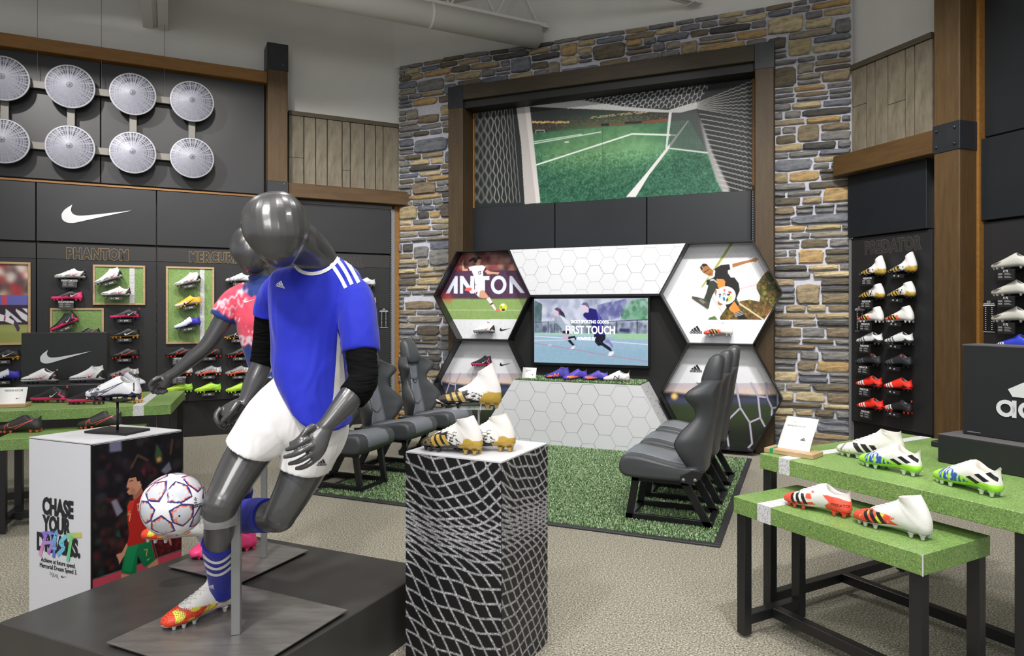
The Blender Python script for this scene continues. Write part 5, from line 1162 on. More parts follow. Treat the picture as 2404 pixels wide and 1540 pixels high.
# shelves carrying the wall boots
def shelf(fr, x, z, d, tag_, label, big, rot=0):
    t = thing('boot_shelf', label, 'shelf', fr.pt(x, d, z), fr.a, 'small black boot shelves')
    t.rotation_euler = (0, -rot, fr.a)
    obj('ledge', box(-.06, .06, -.115, .0, -.006, .0), m_blk3, t)
    h = .085 if big else .034
    pl = obj('label_plate', box(-.066, .066, -.125, -.115, -h, .0), mat('label_plate', (58, 58, 58), .5) if fr is NW else mat('black_label_plate', (24, 24, 25), .5), t)
    if big:
        text(tag_, .024, m_mw, pl, (0, -.1265, -.016), bold=.0006, sx=.8, ext=.0002)
        bm = bmesh.new()
        for k, zz in enumerate((-.036, -.044, -.058, -.066)):
            add_box(bm, -.058, -.026, -.1262, -.125, zz, zz+.005); add_box(bm, -.010, .030+.012*(k % 2), -.1262, -.125, zz, zz+.004)
        stuff(obj('small_print', bm, mat('grey_print', (140, 140, 142), .6), pl))
    else:
        text(tag_, .020, m_mw, pl, (.016, -.1265, -.018), bold=.0006, sx=.85, ext=.0002)
        if fr is NW: o = obj('emblem', swoosh(.034, 0, .0006), m_mw, pl, loc=(-.026, -.1255, -.016))
        else: o = obj('emblem', bars(.022, 0, .0006), m_mw, pl, loc=(-.030, -.1255, -.014))
    return t
def wall_boot(fr, px, py, key, label, tg='ELITE', big=False, tilt=0, d=.065, hero=False, group=None, shf=True, sc=1.0, yaw=0):
    x, z = fr.hit(px, py, d+.06); a = math.radians(tilt)
    if shf: shelf(fr, x, z, d, tg, ('black shelf under the '+label) if len(label.split()) < 12 else 'black shelf under the '+' '.join(label.split()[:12]).rstrip(','), big, a)
    p = fr.pt(x, d+.062, z+.001)
    return shoe(key, label, p, fr.a+math.radians(yaw), -a, hero, group, sc)
for a in [
 (NW, 8, 845, 'black_gold', 'black boot with white tick, upper of two beside the poster bottom', 'ELITE'),
 (NW, 8, 893, 'white_blue', 'blue-heeled white boot, lower of two under the player poster', 'PRO'),
 (NW, 165, 656, 'white_pink', 'white boot with pink tick, topmost below the outlined gold lettering', 'PHANTOM ELITE', True),
 (NW, 157, 706, 'pink_heel', 'black boot with a solid pink heel, under the white one', 'PHANTOM PRO', True),
 (NW, 257, 662, 'white_pink_mid', 'tilted white boot at the top of the small landscape green panel', 'ELITE', False, 18, .085),
 (NW, 272, 697, 'white_pink', 'level white boot in the small landscape green panel, beside its stripe', 'PRO', False, 0, .085),
 (NW, 154, 768, 'black_pink_mid', 'steeply tilted black and pink boot on the half-hidden green panel', 'ELITE', False, 24, .085),
 (NW, 203, 797, 'black_red', 'black boot peeping over the tick sign box', 'ELITE', False, 10, .085),
 (NW, 293, 749, 'black_pink', 'black and pink boot right of the half-hidden green panel', 'ELITE'),
 (NW, 293, 794, 'black_gold', 'black boot with white tick and gold sole in the middle column', 'ELITE'),
 (NW, 292, 841, 'black_red', 'black boot with red tick in the middle column', 'ELITE'),
 (NW, 292, 886, 'grey_coral', 'grey and coral boot lowest in the middle column, behind the table boots', 'PRO'),
 (NW, 442, 669, 'white_pink_mid', 'tilted white boot, top of the tall green panel', 'ELITE', False, 12, .085),
 (NW, 443, 719, 'orange_white', 'tilted yellow-orange boot, middle of the tall green panel', 'ELITE', False, 10, .085),
 (NW, 441, 769, 'white_blue', 'tilted white and blue boot, bottom of the tall green panel', 'ELITE', False, 10, .085),
 (NW, 560, 664, 'silver', 'silver boot half hidden behind the tie-dye shirt shoulder', 'ELITE'),
 (NW, 557, 796, 'black_tick', 'black boot with outlined white tick beside the tie-dye shirt', 'ELITE'),
 (NW, 420, 838, 'black_red', 'black boot with red tick, behind the pointing arm', 'MERCURIAL', True),
 (NW, 490, 838, 'black_red', 'black boot with red tick, right of the pointing arm', 'PRO'),
 (NW, 560, 838, 'black_red', 'black boot with red tick, next to the tie-dye shirt hem', 'PRO'),
 (NW, 420, 882, 'grey_coral', 'coral and grey boot behind the pointing forearm', 'MERCURIAL PRO', True),
 (NW, 489, 881, 'grey_coral', 'coral and grey boot in the middle of its row', 'PRO'),
 (NW, 559, 881, 'grey_coral', 'coral and grey boot at the right of its row', 'PRO'),
 (NW, 420, 921, 'volt', 'lime boot nearest the end of the green table', 'MERCURIAL PRO', True),
 (NW, 488, 921, 'volt', 'lime boot in the middle of the lime row', 'PRO'),
 (NW, 560, 921, 'volt', 'lime boot beside the gripping hand of the blue-shirted mannequin', 'PRO'),
 (NW, 855, 673, 'silver', 'white boot heel beside the blue sleeve, topmost', 'ELITE'),
 (NW, 857, 716, 'orange_white', 'orange boot heel beside the blue sleeve', 'ELITE'),
 (NW, 859, 756, 'silver', 'pale boot heel beside the blue sleeve, below the orange one', 'ELITE'),
 (NW, 858, 796, 'pink', 'pink boot heel beside the blue sleeve hem', 'ELITE'),
]: wall_boot(*a)
g = 'boots on the narrow black wall'
for i, (c1, c2, key1, key2, nm1, nm2) in enumerate([
 ((2049, 650), (2119, 644), 'gold_spike', 'gold_spike', 'pointed-collar white, black and gold boot, top left on the narrow black wall', 'pointed-collar white, black and gold boot, top right on the narrow black wall'),
 ((2046, 704), (2116, 701), 'gold_high', 'gold_high', 'white and gold boot, second row left on the narrow black wall', 'white and gold boot, second row right on the narrow black wall'),
 ((2044, 757), (2112, 757), 'red_high', 'red_high', 'high white boot with red toe beside the size chart', 'high white boot with red toe, third row right on the narrow black wall'),
 ((2042, 808), (2111, 809), 'white_grey', 'white_grey', 'low white boot with grey bars, left one', 'low white boot with grey bars, right one'),
 ((2039, 858), (2109, 861), 'black_grey', 'black_grey', 'black boot with grey bars, left one', 'black boot with grey bars, right one'),
 ((2041, 910), (2109, 916), 'red_stripe', 'red_stripe', 'red boot with white bars, upper left of three', 'red boot with white bars in the right column'),
 ((2044, 962), (2109, 968), 'red_stripe', 'black_redtoe', 'red boot with white bars at the bottom left', 'black boot with red toe and white bars, bottom right')]):
    wall_boot(PW, c1[0], c1[1], key1, nm1, 'PREDATOR', True); wall_boot(PW, c2[0], c2[1], key2, nm2, 'P1')
for py, nm in ((632, 'topmost'), (695, 'middle'), (757, 'lowest')): wall_boot(PW, 2375, py, 'pale_x', 'pale grey-white boot at the right edge, %s of three' % nm, 'X P2', True, sc=1.05)
wall_boot(PW, 2384, 822, 'blue_x', 'blue boot with white bars above the big black sign box', 'X P2', True, sc=1.05)
# boots in the hexagon boxes
def hex_boot(px, py, key, label, sc=1.0):
    x, z = SW.hit(px, py, dHb+.07); p = SW.pt(x, dHb+.07, z); t = shoe(key, label, p, SW.a, 0, True, None, sc)
    q = thing('boot_peg', 'clear peg holding the '+label, 'peg', SW.pt(x, dHb+.009, z+.03), SW.a, 'clear pegs behind the hexagon boots'); bm = bmesh.new(); tube(bm, [(0, .0, 0), (0, -.018, 0)], .008, 8); obj('peg_rod', bm, m_alu, q)
hex_boot(1136, 782, 'white_pink_mid', 'white boot in the upper left hexagon', .98); hex_boot(1130, 860, 'black_pink_mid', 'black and pink boot in the lower left hexagon', .95)
hex_boot(1686, 788, 'red_high', 'red and white boot in the upper right hexagon', 1.02); hex_boot(1668, 905, 'white_grey', 'white boot in the lower right hexagon behind the headrests', 1.0)

# framed green panels and the player poster -------------------------------
def grass_print(name='printed_grass', sc=1.0, c1=(56, 90, 40), c2=(186, 212, 136)):
    if name in MATS: return MATS[name]
    m = bpy.data.materials.new(name); m.use_nodes = True; t = m.node_tree; b = t.nodes['Principled BSDF']; b.inputs['Roughness'].default_value = .45
    tc = nn(t, 'ShaderNodeTexCoord'); n = nn(t, 'ShaderNodeTexNoise'); n.inputs['Scale'].default_value = 180*sc; n.inputs['Detail'].default_value = 4; n.inputs['Roughness'].default_value = .7; n.inputs['Distortion'].default_value = 1.5
    n2 = nn(t, 'ShaderNodeTexNoise'); n2.inputs['Scale'].default_value = 3.0; n2.inputs['Detail'].default_value = 3
    for q in (n, n2): t.links.new(tc.outputs['Object'], q.inputs['Vector'])
    r = nn(t, 'ShaderNodeValToRGB'); t.links.new(n.outputs['Fac'], r.inputs[0]); e = r.color_ramp.elements
    e[0].position = .32; e[0].color = rgba(c1); e[1].position = .70; e[1].color = rgba(c2); x = e.new(.5); x.color = rgba(tuple((a+b_)/2-2 for a, b_ in zip(c1, c2)))
    mx = nn(t, 'ShaderNodeMixRGB', blend_type='MULTIPLY'); mx.inputs[0].default_value = .8; r2 = nn(t, 'ShaderNodeValToRGB'); t.links.new(n2.outputs['Fac'], r2.inputs[0])
    r2.color_ramp.elements[0].position = .3; r2.color_ramp.elements[0].color = (.62, .72, .55, 1); r2.color_ramp.elements[1].position = .7; r2.color_ramp.elements[1].color = (1.05, 1.05, 1, 1)
    t.links.new(r.outputs[0], mx.inputs[1]); t.links.new(r2.outputs[0], mx.inputs[2]); t.links.new(mx.outputs[0], b.inputs['Base Color']); MATS[name] = m; return m
m_gp = grass_print(); m_gw = mat('printed_chalk', (214, 214, 216), .6, col2=(120, 120, 122), vscale=240)
m_gw.node_tree.nodes['Color Ramp'].color_ramp.elements[0].color = rgba((110, 112, 112)); m_gw.node_tree.nodes['Color Ramp'].color_ramp.elements[1].color = rgba((216, 216, 220)); m_gw.node_tree.nodes['Color Ramp'].color_ramp.elements[0].position = .38; m_gw.node_tree.nodes['Color Ramp'].color_ramp.elements[1].position = .5
m_oak = mat('light_oak', (176, 148, 112), .5, var=10, vscale=6, stretch=(1, 1, 6))
def framed(px0, px1, py0, py1, label, stripe=None, cv=None):
    d = .065; x0, za = NW.hit(px0, py0, d+.015); x1, zb = NW.hit(px1, py0+(px1-px0)*.03, d+.015); zt = za; zl = NW.hit(px0, py1, d+.015)[1]
    cx = (x0+x1)/2; w = (x1-x0)/2; h = zt-zl
    t = thing('framed_panel', label, 'framed panel', NW.pt(cx, 0, zl), NW.a)
    f = .022
    for a in ((-w, w, 0, f), (-w, w, h-f, h), (-w, -w+f, f, h-f), (w-f, w, f, h-f)): obj('frame_bar', box(a[0], a[1], -d-.022, -d+.001, a[2], a[3], bev=.002), m_oak, t)
    if cv is None:
        obj('green_print', box(-w+f, w-f, -d-.01, -d, f, h-f), m_gp, t)
        if stripe: sx0, sx1 = NW.X(stripe[0], d)-cx, NW.X(stripe[1], d)-cx; obj('white_line', box(sx0, sx1, -d-.0112, -d-.01, f, h-f), m_gw, t)
    else: cv(t, cx, w, h, zl, d, f)
    return t
framed(218, 341, 621, 716, 'small oak-framed green panel under the outlined gold lettering', (304, 316))
framed(117.5, 244, 723, 868, 'oak-framed green panel half hidden by the tick sign box')
framed(389.5, 503, 625, 808, 'tall oak-framed green panel with three boots and a white line', (469, 480))
def poster(t, cx, w, h, zl, d, f):
    A = Canvas(-w+f+cx, w-f+cx, zl+f, zl+h-f, .0045, NW, d, (0, 600, 6.417), (150, 150, 90))
    A.P([(-3000, 0), (500, 0), (500, 620), (-3000, 560)], (176, 146, 132)); A.blobs([(-2500, 100), (420, 120), (420, 620), (-2500, 600)], [(150, 60, 60), (226, 214, 206), (110, 86, 80), (200, 170, 150), (170, 50, 56), (60, 52, 60)], 160, .02, .05, 4, 2, .75)
    A.P([(-3000, 560), (500, 600), (500, 745), (-3000, 745)], (96, 96, 170)); A.P([(30, 595), (105, 595), (105, 740), (30, 740)], (190, 70, 90)); A.P([(-3000, 745), (500, 745), (500, 1040), (-3000, 1040)], (52, 36, 50))
    for pts in ([(85, 800), (340, 1005), (260, 1005), (160, 900), (80, 1000)], [(240, 800), (415, 900), (415, 1000), (330, 950), (240, 840)], [(330, 790), (415, 800), (415, 870)], [(-200, 800), (60, 900), (-200, 1000)]): A.P(pts, (206, 206, 214))
    A.P([(-3000, 1040), (500, 1040), (500, 1500), (-3000, 1500)], (140, 146, 80)); A.P([(-3000, 1060), (500, 1070), (500, 1150), (-3000, 1150)], (160, 164, 100), .7, 4)
    A.P([(-600, 860), (0, 890), (80, 900), (215, 985), (210, 1040), (60, 985), (-600, 1000)], (222, 218, 224)); A.P([(68, 905), (88, 912), (78, 985), (55, 980)], (120, 40, 70)); A.P([(215, 985), (260, 1010), (300, 1090), (290, 1140), (262, 1145), (230, 1080), (205, 1035)], (70, 52, 80))
    me = A.mesh('print'); shift(me, -cx, -zl); link('print', me, m_print, t, loc=(0, -d-.0035, 0)); obj('backing', box(-w+f, w-f, -d-.002, -d+.001, f, h-f), m_blk3, t)
framed(-88, 72, 612, 812, 'oak-framed player poster cut by the left edge', None, poster)
# ============================================================ TURF MAT
def turf_material():
    m = bpy.data.materials.new('turf_blades'); m.use_nodes = True; t = m.node_tree; b = t.nodes['Principled BSDF']; b.inputs['Roughness'].default_value = .45; b.inputs['Specular IOR Level'].default_value = .5
    tc = nn(t, 'ShaderNodeTexCoord'); n = nn(t, 'ShaderNodeTexNoise'); n.inputs['Scale'].default_value = 60; t.links.new(tc.outputs['Object'], n.inputs['Vector'])
    r = nn(t, 'ShaderNodeValToRGB'); t.links.new(n.outputs['Fac'], r.inputs[0]); e = r.color_ramp.elements; e[0].position = .3; e[0].color = rgba((70, 104, 56)); e[1].position = .68; e[1].color = rgba((214, 224, 200)); x = e.new(.52); x.color = rgba((118, 152, 98))
    t.links.new(r.outputs[0], b.inputs['Base Color']); return m
def blades(bm_area, n, h, seed, z0=0.0, wdt=.0022):
    """n bent blades, each one triangle pair, inside the parallelogram o + a*s + b*t"""
    o, a, b = bm_area; r = np.random.RandomState(seed); s, t = r.rand(n), r.rand(n); P = np.array(o)[None]+s[:, None]*np.array(a)[None]+t[:, None]*np.array(b)[None]
    th = r.rand(n)*2*PI; d = np.stack([np.cos(th), np.sin(th), np.zeros(n)], -1); q = np.stack([-d[:, 1], d[:, 0], d[:, 2]], -1)*wdt
    ln = r.uniform(.3, 1.1, n)[:, None]*h; hh = (r.uniform(.6, 1.1, n)*h)[:, None]; P = P+np.array((0, 0, z0))
    up = np.array((0, 0, 1.))[None]
    V = np.stack([P-q, P+q, P+d*ln*.5+up*hh*.8-q*.8, P+d*ln*.5+up*hh*.8+q*.8, P+d*ln*1.1+up*hh], 1).reshape(-1, 3)
    i = np.arange(n)[:, None]*5; F_ = np.concatenate([i+np.array([[0, 1, 3]]), i+np.array([[0, 3, 2]]), i+np.array([[2, 3, 4]])], 1).reshape(-1, 3)
    me = bpy.data.meshes.new('turf_pile'); k = len(F_); me.vertices.add(len(V)); me.vertices.foreach_set('co', V.astype(np.float32).ravel()); me.loops.add(k*3); me.loops.foreach_set('vertex_index', F_.ravel().astype(np.int32))
    me.polygons.add(k); me.polygons.foreach_set('loop_start', np.arange(0, k*3, 3, dtype=np.int32))
    try: me.polygons.foreach_set('loop_total', np.full(k, 3, np.int32))
    except Exception: pass
    me.update(calc_edges=True); return me
m_turf = turf_material()
fr_ = at_z(1690.6, 1287); br_ = at_z(1742.5, 1077.6)
ux = SW.u; vy = SW.v
Wm = 3.12; Dm = (br_-fr_).length
org = fr_-ux*Wm
mt = thing('turf_mat', 'rectangular artificial turf mat with black rubber edging', 'mat', (org.x, org.y, 0), SW.a)
obj('mat_base', box(.03, Wm-.03, .03, Dm-.03, .001, .008), mat('turf_base', (44, 78, 36), .9, var=10, vscale=60), mt)
for a in ((0, Wm, 0, .045), (0, Wm, Dm-.045, Dm), (0, .045, .045, Dm-.045), (Wm-.045, Wm, .045, Dm-.045)): obj('rubber_edge', box(a[0], a[1], a[2], a[3], 0, .014, bev=.004), mat('rubber', (46, 46, 50), .6), mt)
stuff(link('turf_pile', blades(((.045, .045, 0), (Wm-.09, 0, 0), (0, Dm-.09, 0)), 170000, .017, 1, .006, .0019), m_turf, mt))
# turf strip on the bench top
cx, zc, X0t, X1t, dC, bd = bench
ts = thing('turf_strip', 'thin turf strip lying on top of the white bench', 'mat', SW.pt(cx, (dC+bd)/2, zc), SW.a)
w = (X1t-X0t)/2-.01; dd = (dC-bd)/2-.01
obj('strip_base', box(-w, w, -dd, dd, .0005, .005), mat('turf_base', (44, 78, 36), .9), ts)
stuff(link('turf_pile', blades(((-w, -dd, 0), (2*w, 0, 0), (0, 2*dd, 0)), 9000, .022, 2, .004, .002), m_turf, ts))
zt_ = zc+.024
def bench_pt(px, py, dz=0.0):
    d = ray(px, py); t = (zt_-H)/d.z; return d*t
def on_bench(px, off):
    d = dC-off; x = SW.X(px, d); return SW.pt(x, d, zt_-.008)
shoe('blue_coral', 'blue-violet high boot with coral N, leftmost on the white bench', on_bench(1308, .13), SW.a, 0, True)
shoe('blue_fire', 'blue boot with orange flames turned towards the view, second on the bench', on_bench(1350, .13), SW.a+.75, 0, True)
shoe('blue_fire', 'blue boot with orange flames in side view, third on the bench', on_bench(1398, .13), SW.a+.1, 0, True, None, .95)
shoe('white_n', 'white shoe with outlined N at the right of the bench', on_bench(1447, .13), SW.a, 0, True)
def card(name, label, c, rotz, w, h, z, lines, emb, base=None, curve=.03, tilt=.25):
    t = thing(name, label, 'sign', (c.x, c.y, z), rotz)
    if base:
        obj('wooden_base', box(-base[0]/2, base[0]/2, -base[1]/2, base[1]/2, 0, base[2], bev=.002), m_oak, t)
        if base[3]: obj('green_band', box(-base[0]/2+.03, -base[0]/2+.045, -base[1]/2-.001, base[1]/2+.001, -.0005, base[2]+.001), mat('green_band', (20, 140, 84), .5), t)
    z0 = base[2] if base else 0; n = 10; bm = bmesh.new(); L = []
    for i in range(n+1):
        f = i/n; y = tilt*h*f+curve*math.sin(f*PI/2)*f; L.append((y, z0+h*f*math.sqrt(max(0, 1-tilt*tilt*.5))))
    for s in (0, 1):
        pass
    rows = [[bm.verts.new((sx*w/2, y+o, zz)) for sx in (-1, 1)] for y, zz in L for o in (0,)]
    back = [[bm.verts.new((sx*w/2, y+.0015, zz)) for sx in (-1, 1)] for y, zz in L]
    for i in range(n):
        bm.faces.new((rows[i][0], rows[i][1], rows[i+1][1], rows[i+1][0])); bm.faces.new((back[i][1], back[i][0], back[i+1][0], back[i+1][1]))
        for k in (0, 1): bm.faces.new((rows[i][k], back[i][k], back[i+1][k], rows[i+1][k]))
    obj('sheet', bm, mat('white_sheet', (236, 236, 236), .5), t, True)
    def yz(f): i = min(int(f*n), n-1); g = f*n-i; return L[i][0]*(1-g)+L[i+1][0]*g, L[i][1]*(1-g)+L[i+1][1]*g, math.atan2(L[i+1][0]-L[i][0], L[i+1][1]-L[i][1])
    for s, size, f, xx in lines:
        y, zz, an = yz(f)
        if s == '#':
            o = obj('small_print', box(-size*2.6, size*2.6, -.0004, 0, -size*.22, size*.22), mat('grey_ink', (110, 110, 112), .6), t); o.location = (xx*w, y-.0012, zz); o.rotation_euler = (-an, 0, 0); continue
        text(s, size, m_mk, t, (xx*w, y-.0015, zz), rot=(-an, 0, 0), ext=.0002, sx=.8)
    if emb:
        y, zz, an = yz(emb[1]); o = mark(emb[0], emb[2], m_mk, t, (emb[3]*w, y-.0012, zz), rot=(-an, 0, 0), th=.0006)
    return t
c_ = on_bench(1241, .1); card('price_card', 'small white card on the left end of the turf-topped bench', c_, SW.a, .16, .12, zt_-.012, [('#', .012, .78, -.08), ('#', .007, .66, -.2)], ('bars', .35, .02, .25), tilt=.3, curve=.0)

# ============================================================ SEATS
m_lea = mat('dark_grey_leather', (66, 69, 72), .38, bump=.08, bscale=400, spec=.45); m_lea2 = mat('light_grey_leather', (116, 120, 127), .42, bump=.08, bscale=400, spec=.45); m_seam = mat('seam', (40, 42, 44), .5)
def interp(z, tab): return float(np.interp(z, [a for a, _ in tab], [b for _, b in tab]))
def smooth_tab(tab, n=60):
    xs = np.linspace(tab[0][0], tab[-1][0], n); ys = np.interp(xs, [a for a, _ in tab], [b for _, b in tab]); k = np.ones(5)/5; yp = np.pad(ys, 2, mode='edge'); return list(zip(xs, np.convolve(yp, k, 'valid')))
HW = smooth_tab([(.36, .17), (.42, .20), (.50, .245), (.57, .26), (.63, .235), (.70, .185), (.75, .175), (.80, .195), (.86, .245), (.89, .25), (.925, .215), (.955, .15), (.97, .12)])
WG = smooth_tab([(.36, .02), (.45, .09), (.55, .15), (.63, .12), (.72, .045), (.78, .05), (.85, .12), (.89, .13), (.93, .08), (.97, .03)])
def back_x(z): return -.185-.135*(z-.38)-.03*(z-.38)**2
def loft_closed(bm, rings):
    for a, b in zip(rings, rings[1:]):
        n = len(a)
        for k in range(n): bm.faces.new((a[k], a[(k+1) % n], b[(k+1) % n], b[k]))
    bm.faces.new(rings[0][::-1]); bm.faces.new(rings[-1])
def seat_parts():
    P = []
    # backrest
    bm = bmesh.new(); rings = []
    for z in np.linspace(.36, .97, 30):
        hw, wg, bx = interp(z, HW), interp(z, WG), back_x(z); r = []
        us = np.linspace(-1, 1, 15)
        for u in us: r.append((bx+wg*abs(u)**2.6-.0*u, u*hw, z))
        r.append((bx+wg-.02, hw+.012, z)); r.append((bx+wg*.75-.045, hw+.006, z))
        for u in us[::-1][1:-1]: r.append((bx-.075+wg*.55*abs(u)**3, u*hw, z))
        r.append((bx+wg*.75-.045, -hw-.006, z)); r.append((bx+wg-.02, -hw-.012, z))
        rings.append([bm.verts.new(p) for p in r])
    loft_closed(bm, rings); P.append(('backrest', bm, m_lea, True))
    # pale centre panel in two stitched pieces
    def strip(z0, z1, w0, w1, off, n=12, pt=0.0):
        bm = bmesh.new(); F_, B_ = [], []
        for i in range(n+1):
            z = z0+(z1-z0)*i/n; w = w0+(w1-w0)*i/n; bx = back_x(z)
            f, b = [], []
            for u in np.linspace(-1, 1, 7):
                zz = z-(pt*(1-abs(u)) if i == 0 else 0); hw, wg = interp(z, HW), interp(z, WG); y = u*w; x = bx+wg*(abs(y)/hw)**2.6
                f.append(bm.verts.new((x+off, y, zz))); b.append(bm.verts.new((x-.01, y, zz)))
            F_.append(f+b[::-1])
        loft_closed(bm, F_); return bm
    P.append(('back_insert', strip(.385, .745, .115, .062, .008), m_lea2, True)); P.append(('back_insert', strip(.745, .90, .060, .070, .012, 8, .035), m_lea2, True))
    bm = bmesh.new()
    for zc_, w_ in ((.735, .058), (.53, .085)):
        pts = [(back_x(zc_-.045*math.cos(u*PI/2)+.02)+.013, u*w_, zc_-.055*math.cos(u*PI/2)+.02) for u in np.linspace(-1, 1, 9)]; tube(bm, pts, .0028, 5)
    P.append(('stitching', bm, m_seam, True))
    # headrest
    bm = bmesh.new(); rings = []
    for z, hw, x0, x1 in ((.905, .095, -.06, .045), (.925, .108, -.075, .06), (.98, .112, -.075, .062), (1.06, .104, -.07, .050), (1.11, .092, -.062, .035), (1.135, .074, -.045, .015), (1.142, .045, -.03, .0)):
        bx = back_x(z); rings.append([bm.verts.new((bx+(x0+x1)/2+(x1-x0)/2*math.copysign(abs(math.cos(a))**.6, math.cos(a)), hw*math.copysign(abs(math.sin(a))**.55, math.sin(a)), z)) for a in np.linspace(0, 2*PI, 21)[:-1]])
    loft_closed(bm, rings); P.append(('headrest', bm, m_lea, True))
    # seat cushion
    prof = [(.285, .318), (.31, .36), (.305, .41), (.275, .448), (.20, .455), (.10, .44), (-.02, .415), (-.14, .40), (-.21, .40), (-.22, .33), (-.15, .305), (.2, .302)]
    def cush(y0, y1, pr, rr=.03, n=5):
        bm = bmesh.new(); rings = []
        cxp = sum(p[0] for p in pr)/len(pr); czp = sum(p[1] for p in pr)/len(pr)
        ys = [y0+rr*(1-math.cos(i/n*PI/2)) for i in range(n+1)]+[y1-rr*(1-math.cos(i/n*PI/2)) for i in range(n, -1, -1)]; fs = [math.sin(i/n*PI/2) for i in range(n+1)]+[math.sin(i/n*PI/2) for i in range(n, -1, -1)]
        for y, f in zip(ys, fs):
            s = 1-rr*(1-f)/.09*.9; rings.append([bm.verts.new((cxp+(x-cxp)*(1-(1-f)*rr/.26), y, czp+(z-czp)*(1-(1-f)*rr/.075))) for x, z in pr])
        loft_closed(bm, rings); return bm
    def dens(pr, n=3):
        out = []
        N = len(pr)
        for i in range(N):
            p0, p1, p2, p3 = [Vector((*pr[(i+j) % N], 0)) for j in (-1, 0, 1, 2)]
            for k in range(n): t = k/n; q = .5*((2*p1)+(-p0+p2)*t+(2*p0-5*p1+4*p2-p3)*t*t+(-p0+3*p1-3*p2+p3)*t**3); out.append((q.x, q.y))
        return out
    P.append(('seat_cushion', cush(-.255, .255, dens(prof)), m_lea, True))
    top = [(.292, .33), (.317, .362), (.312, .413), (.279, .455), (.20, .462), (.10, .447), (-.02, .422), (-.15, .406), (-.15, .38), (.1, .40), (.25, .40), (.28, .35)]
    P.append(('seat_insert', cush(-.145, .145, top, .012, 2), m_lea2, True))
    for s in (-1, 1):
        bm = prism_xz([(-.105, .305), (-.11, .35), (-.19, .392), (-.262, .385), (-.235, .335), (-.17, .298)], s*.262-.006, s*.262+.006, .002); P.append(('hinge_bracket', bm, m_void, False))
        for bx, bz in ((-.13, .325), (-.205, .33)):
            bm = bmesh.new(); lathe(bm, [(.0005, s*.276), (.011, s*.275), (.012, s*.268)], 10, 'y', (bx, 0, bz)); P.append(('bolt', bm, m_alu, True))
    # base frame of flat black bars
    for s in (-1, 1):
        y = s*.17
        bm = bmesh.new(); beam(bm, (.255, y, 0.0), (.205, y, .30), .028, .045, (1, 0, 0)); P.append(('leg', bm, m_blk3, False))
        bm = bmesh.new(); beam(bm, (-.285, y, 0.0), (-.115, y, .30), .028, .048, (1, 0, 0)); P.append(('leg', bm, m_blk3, False))
        bm = bmesh.new(); add_box(bm, -.305, .275, y-.014, y+.014, 0.0, .045, bev=.003); P.append(('floor_rail', bm, m_blk3, False))
        bm = bmesh.new(); add_box(bm, -.15, .235, y-.014, y+.014, .27, .305); P.append(('top_rail', bm, m_blk3, False))
    for x in (.25, -.285): bm = bmesh.new(); add_box(bm, x-.018, x+.018, -.17, .17, .0, .03); P.append(('cross_rail', bm, m_blk3, False))
    bm = bmesh.new(); add_box(bm, -.15, .23, -.17, .17, .288, .308); P.append(('seat_plate', bm, m_blk3, False))
    out = []
    for nme, bm, mt_, sm in P:
        me = bpy.data.meshes.new(nme); bmesh.ops.recalc_face_normals(bm, faces=bm.faces); bm.to_mesh(me); bm.free(); me.materials.append(mt_)
        if sm: me.shade_smooth()
        out.append((nme, me))
    return out
SEAT = seat_parts()
def seat(p, rz, label):
    t = thing('bucket_seat', label, 'seat', (p.x, p.y, .008), rz, 'grey bucket seats on the turf')
    for nme, me in SEAT: o = bpy.data.objects.new(nme, me); C.objects.link(o); o.parent = t
seatdir = SW.u; seatv = SW.v
q0 = at_z(1560, 1228); 
near_r = at_z(1469, 1220)*.5+at_z(1663, 1241.6)*.5+seatv*.17     # middle of the near right seat's base
labs = ['grey bucket seat in the right row, nearest to the camera', 'grey bucket seat in the middle of the right row', 'grey bucket seat in the right row, next to the honeycomb display']
for i in range(3): seat(near_r+seatv*(.585*i), SW.a+PI, labs[i])
near_l = at_z(844, 1158)*.5+at_z(748, 1146)*.5+seatv*.17-seatdir*.10
near_l = at_z(844, 1158)-seatdir*.225+seatv*.17
labs = ['grey bucket seat in the left row, mostly hidden by the blue-shirted mannequin', 'grey bucket seat in the middle of the left row, beside the black arm sleeve', 'grey bucket seat in the left row, against the stone wall']
for i in range(3): seat(near_l-seatdir*.02+seatdir*(.03*i)+seatv*(.675*i), SW.a, labs[i])

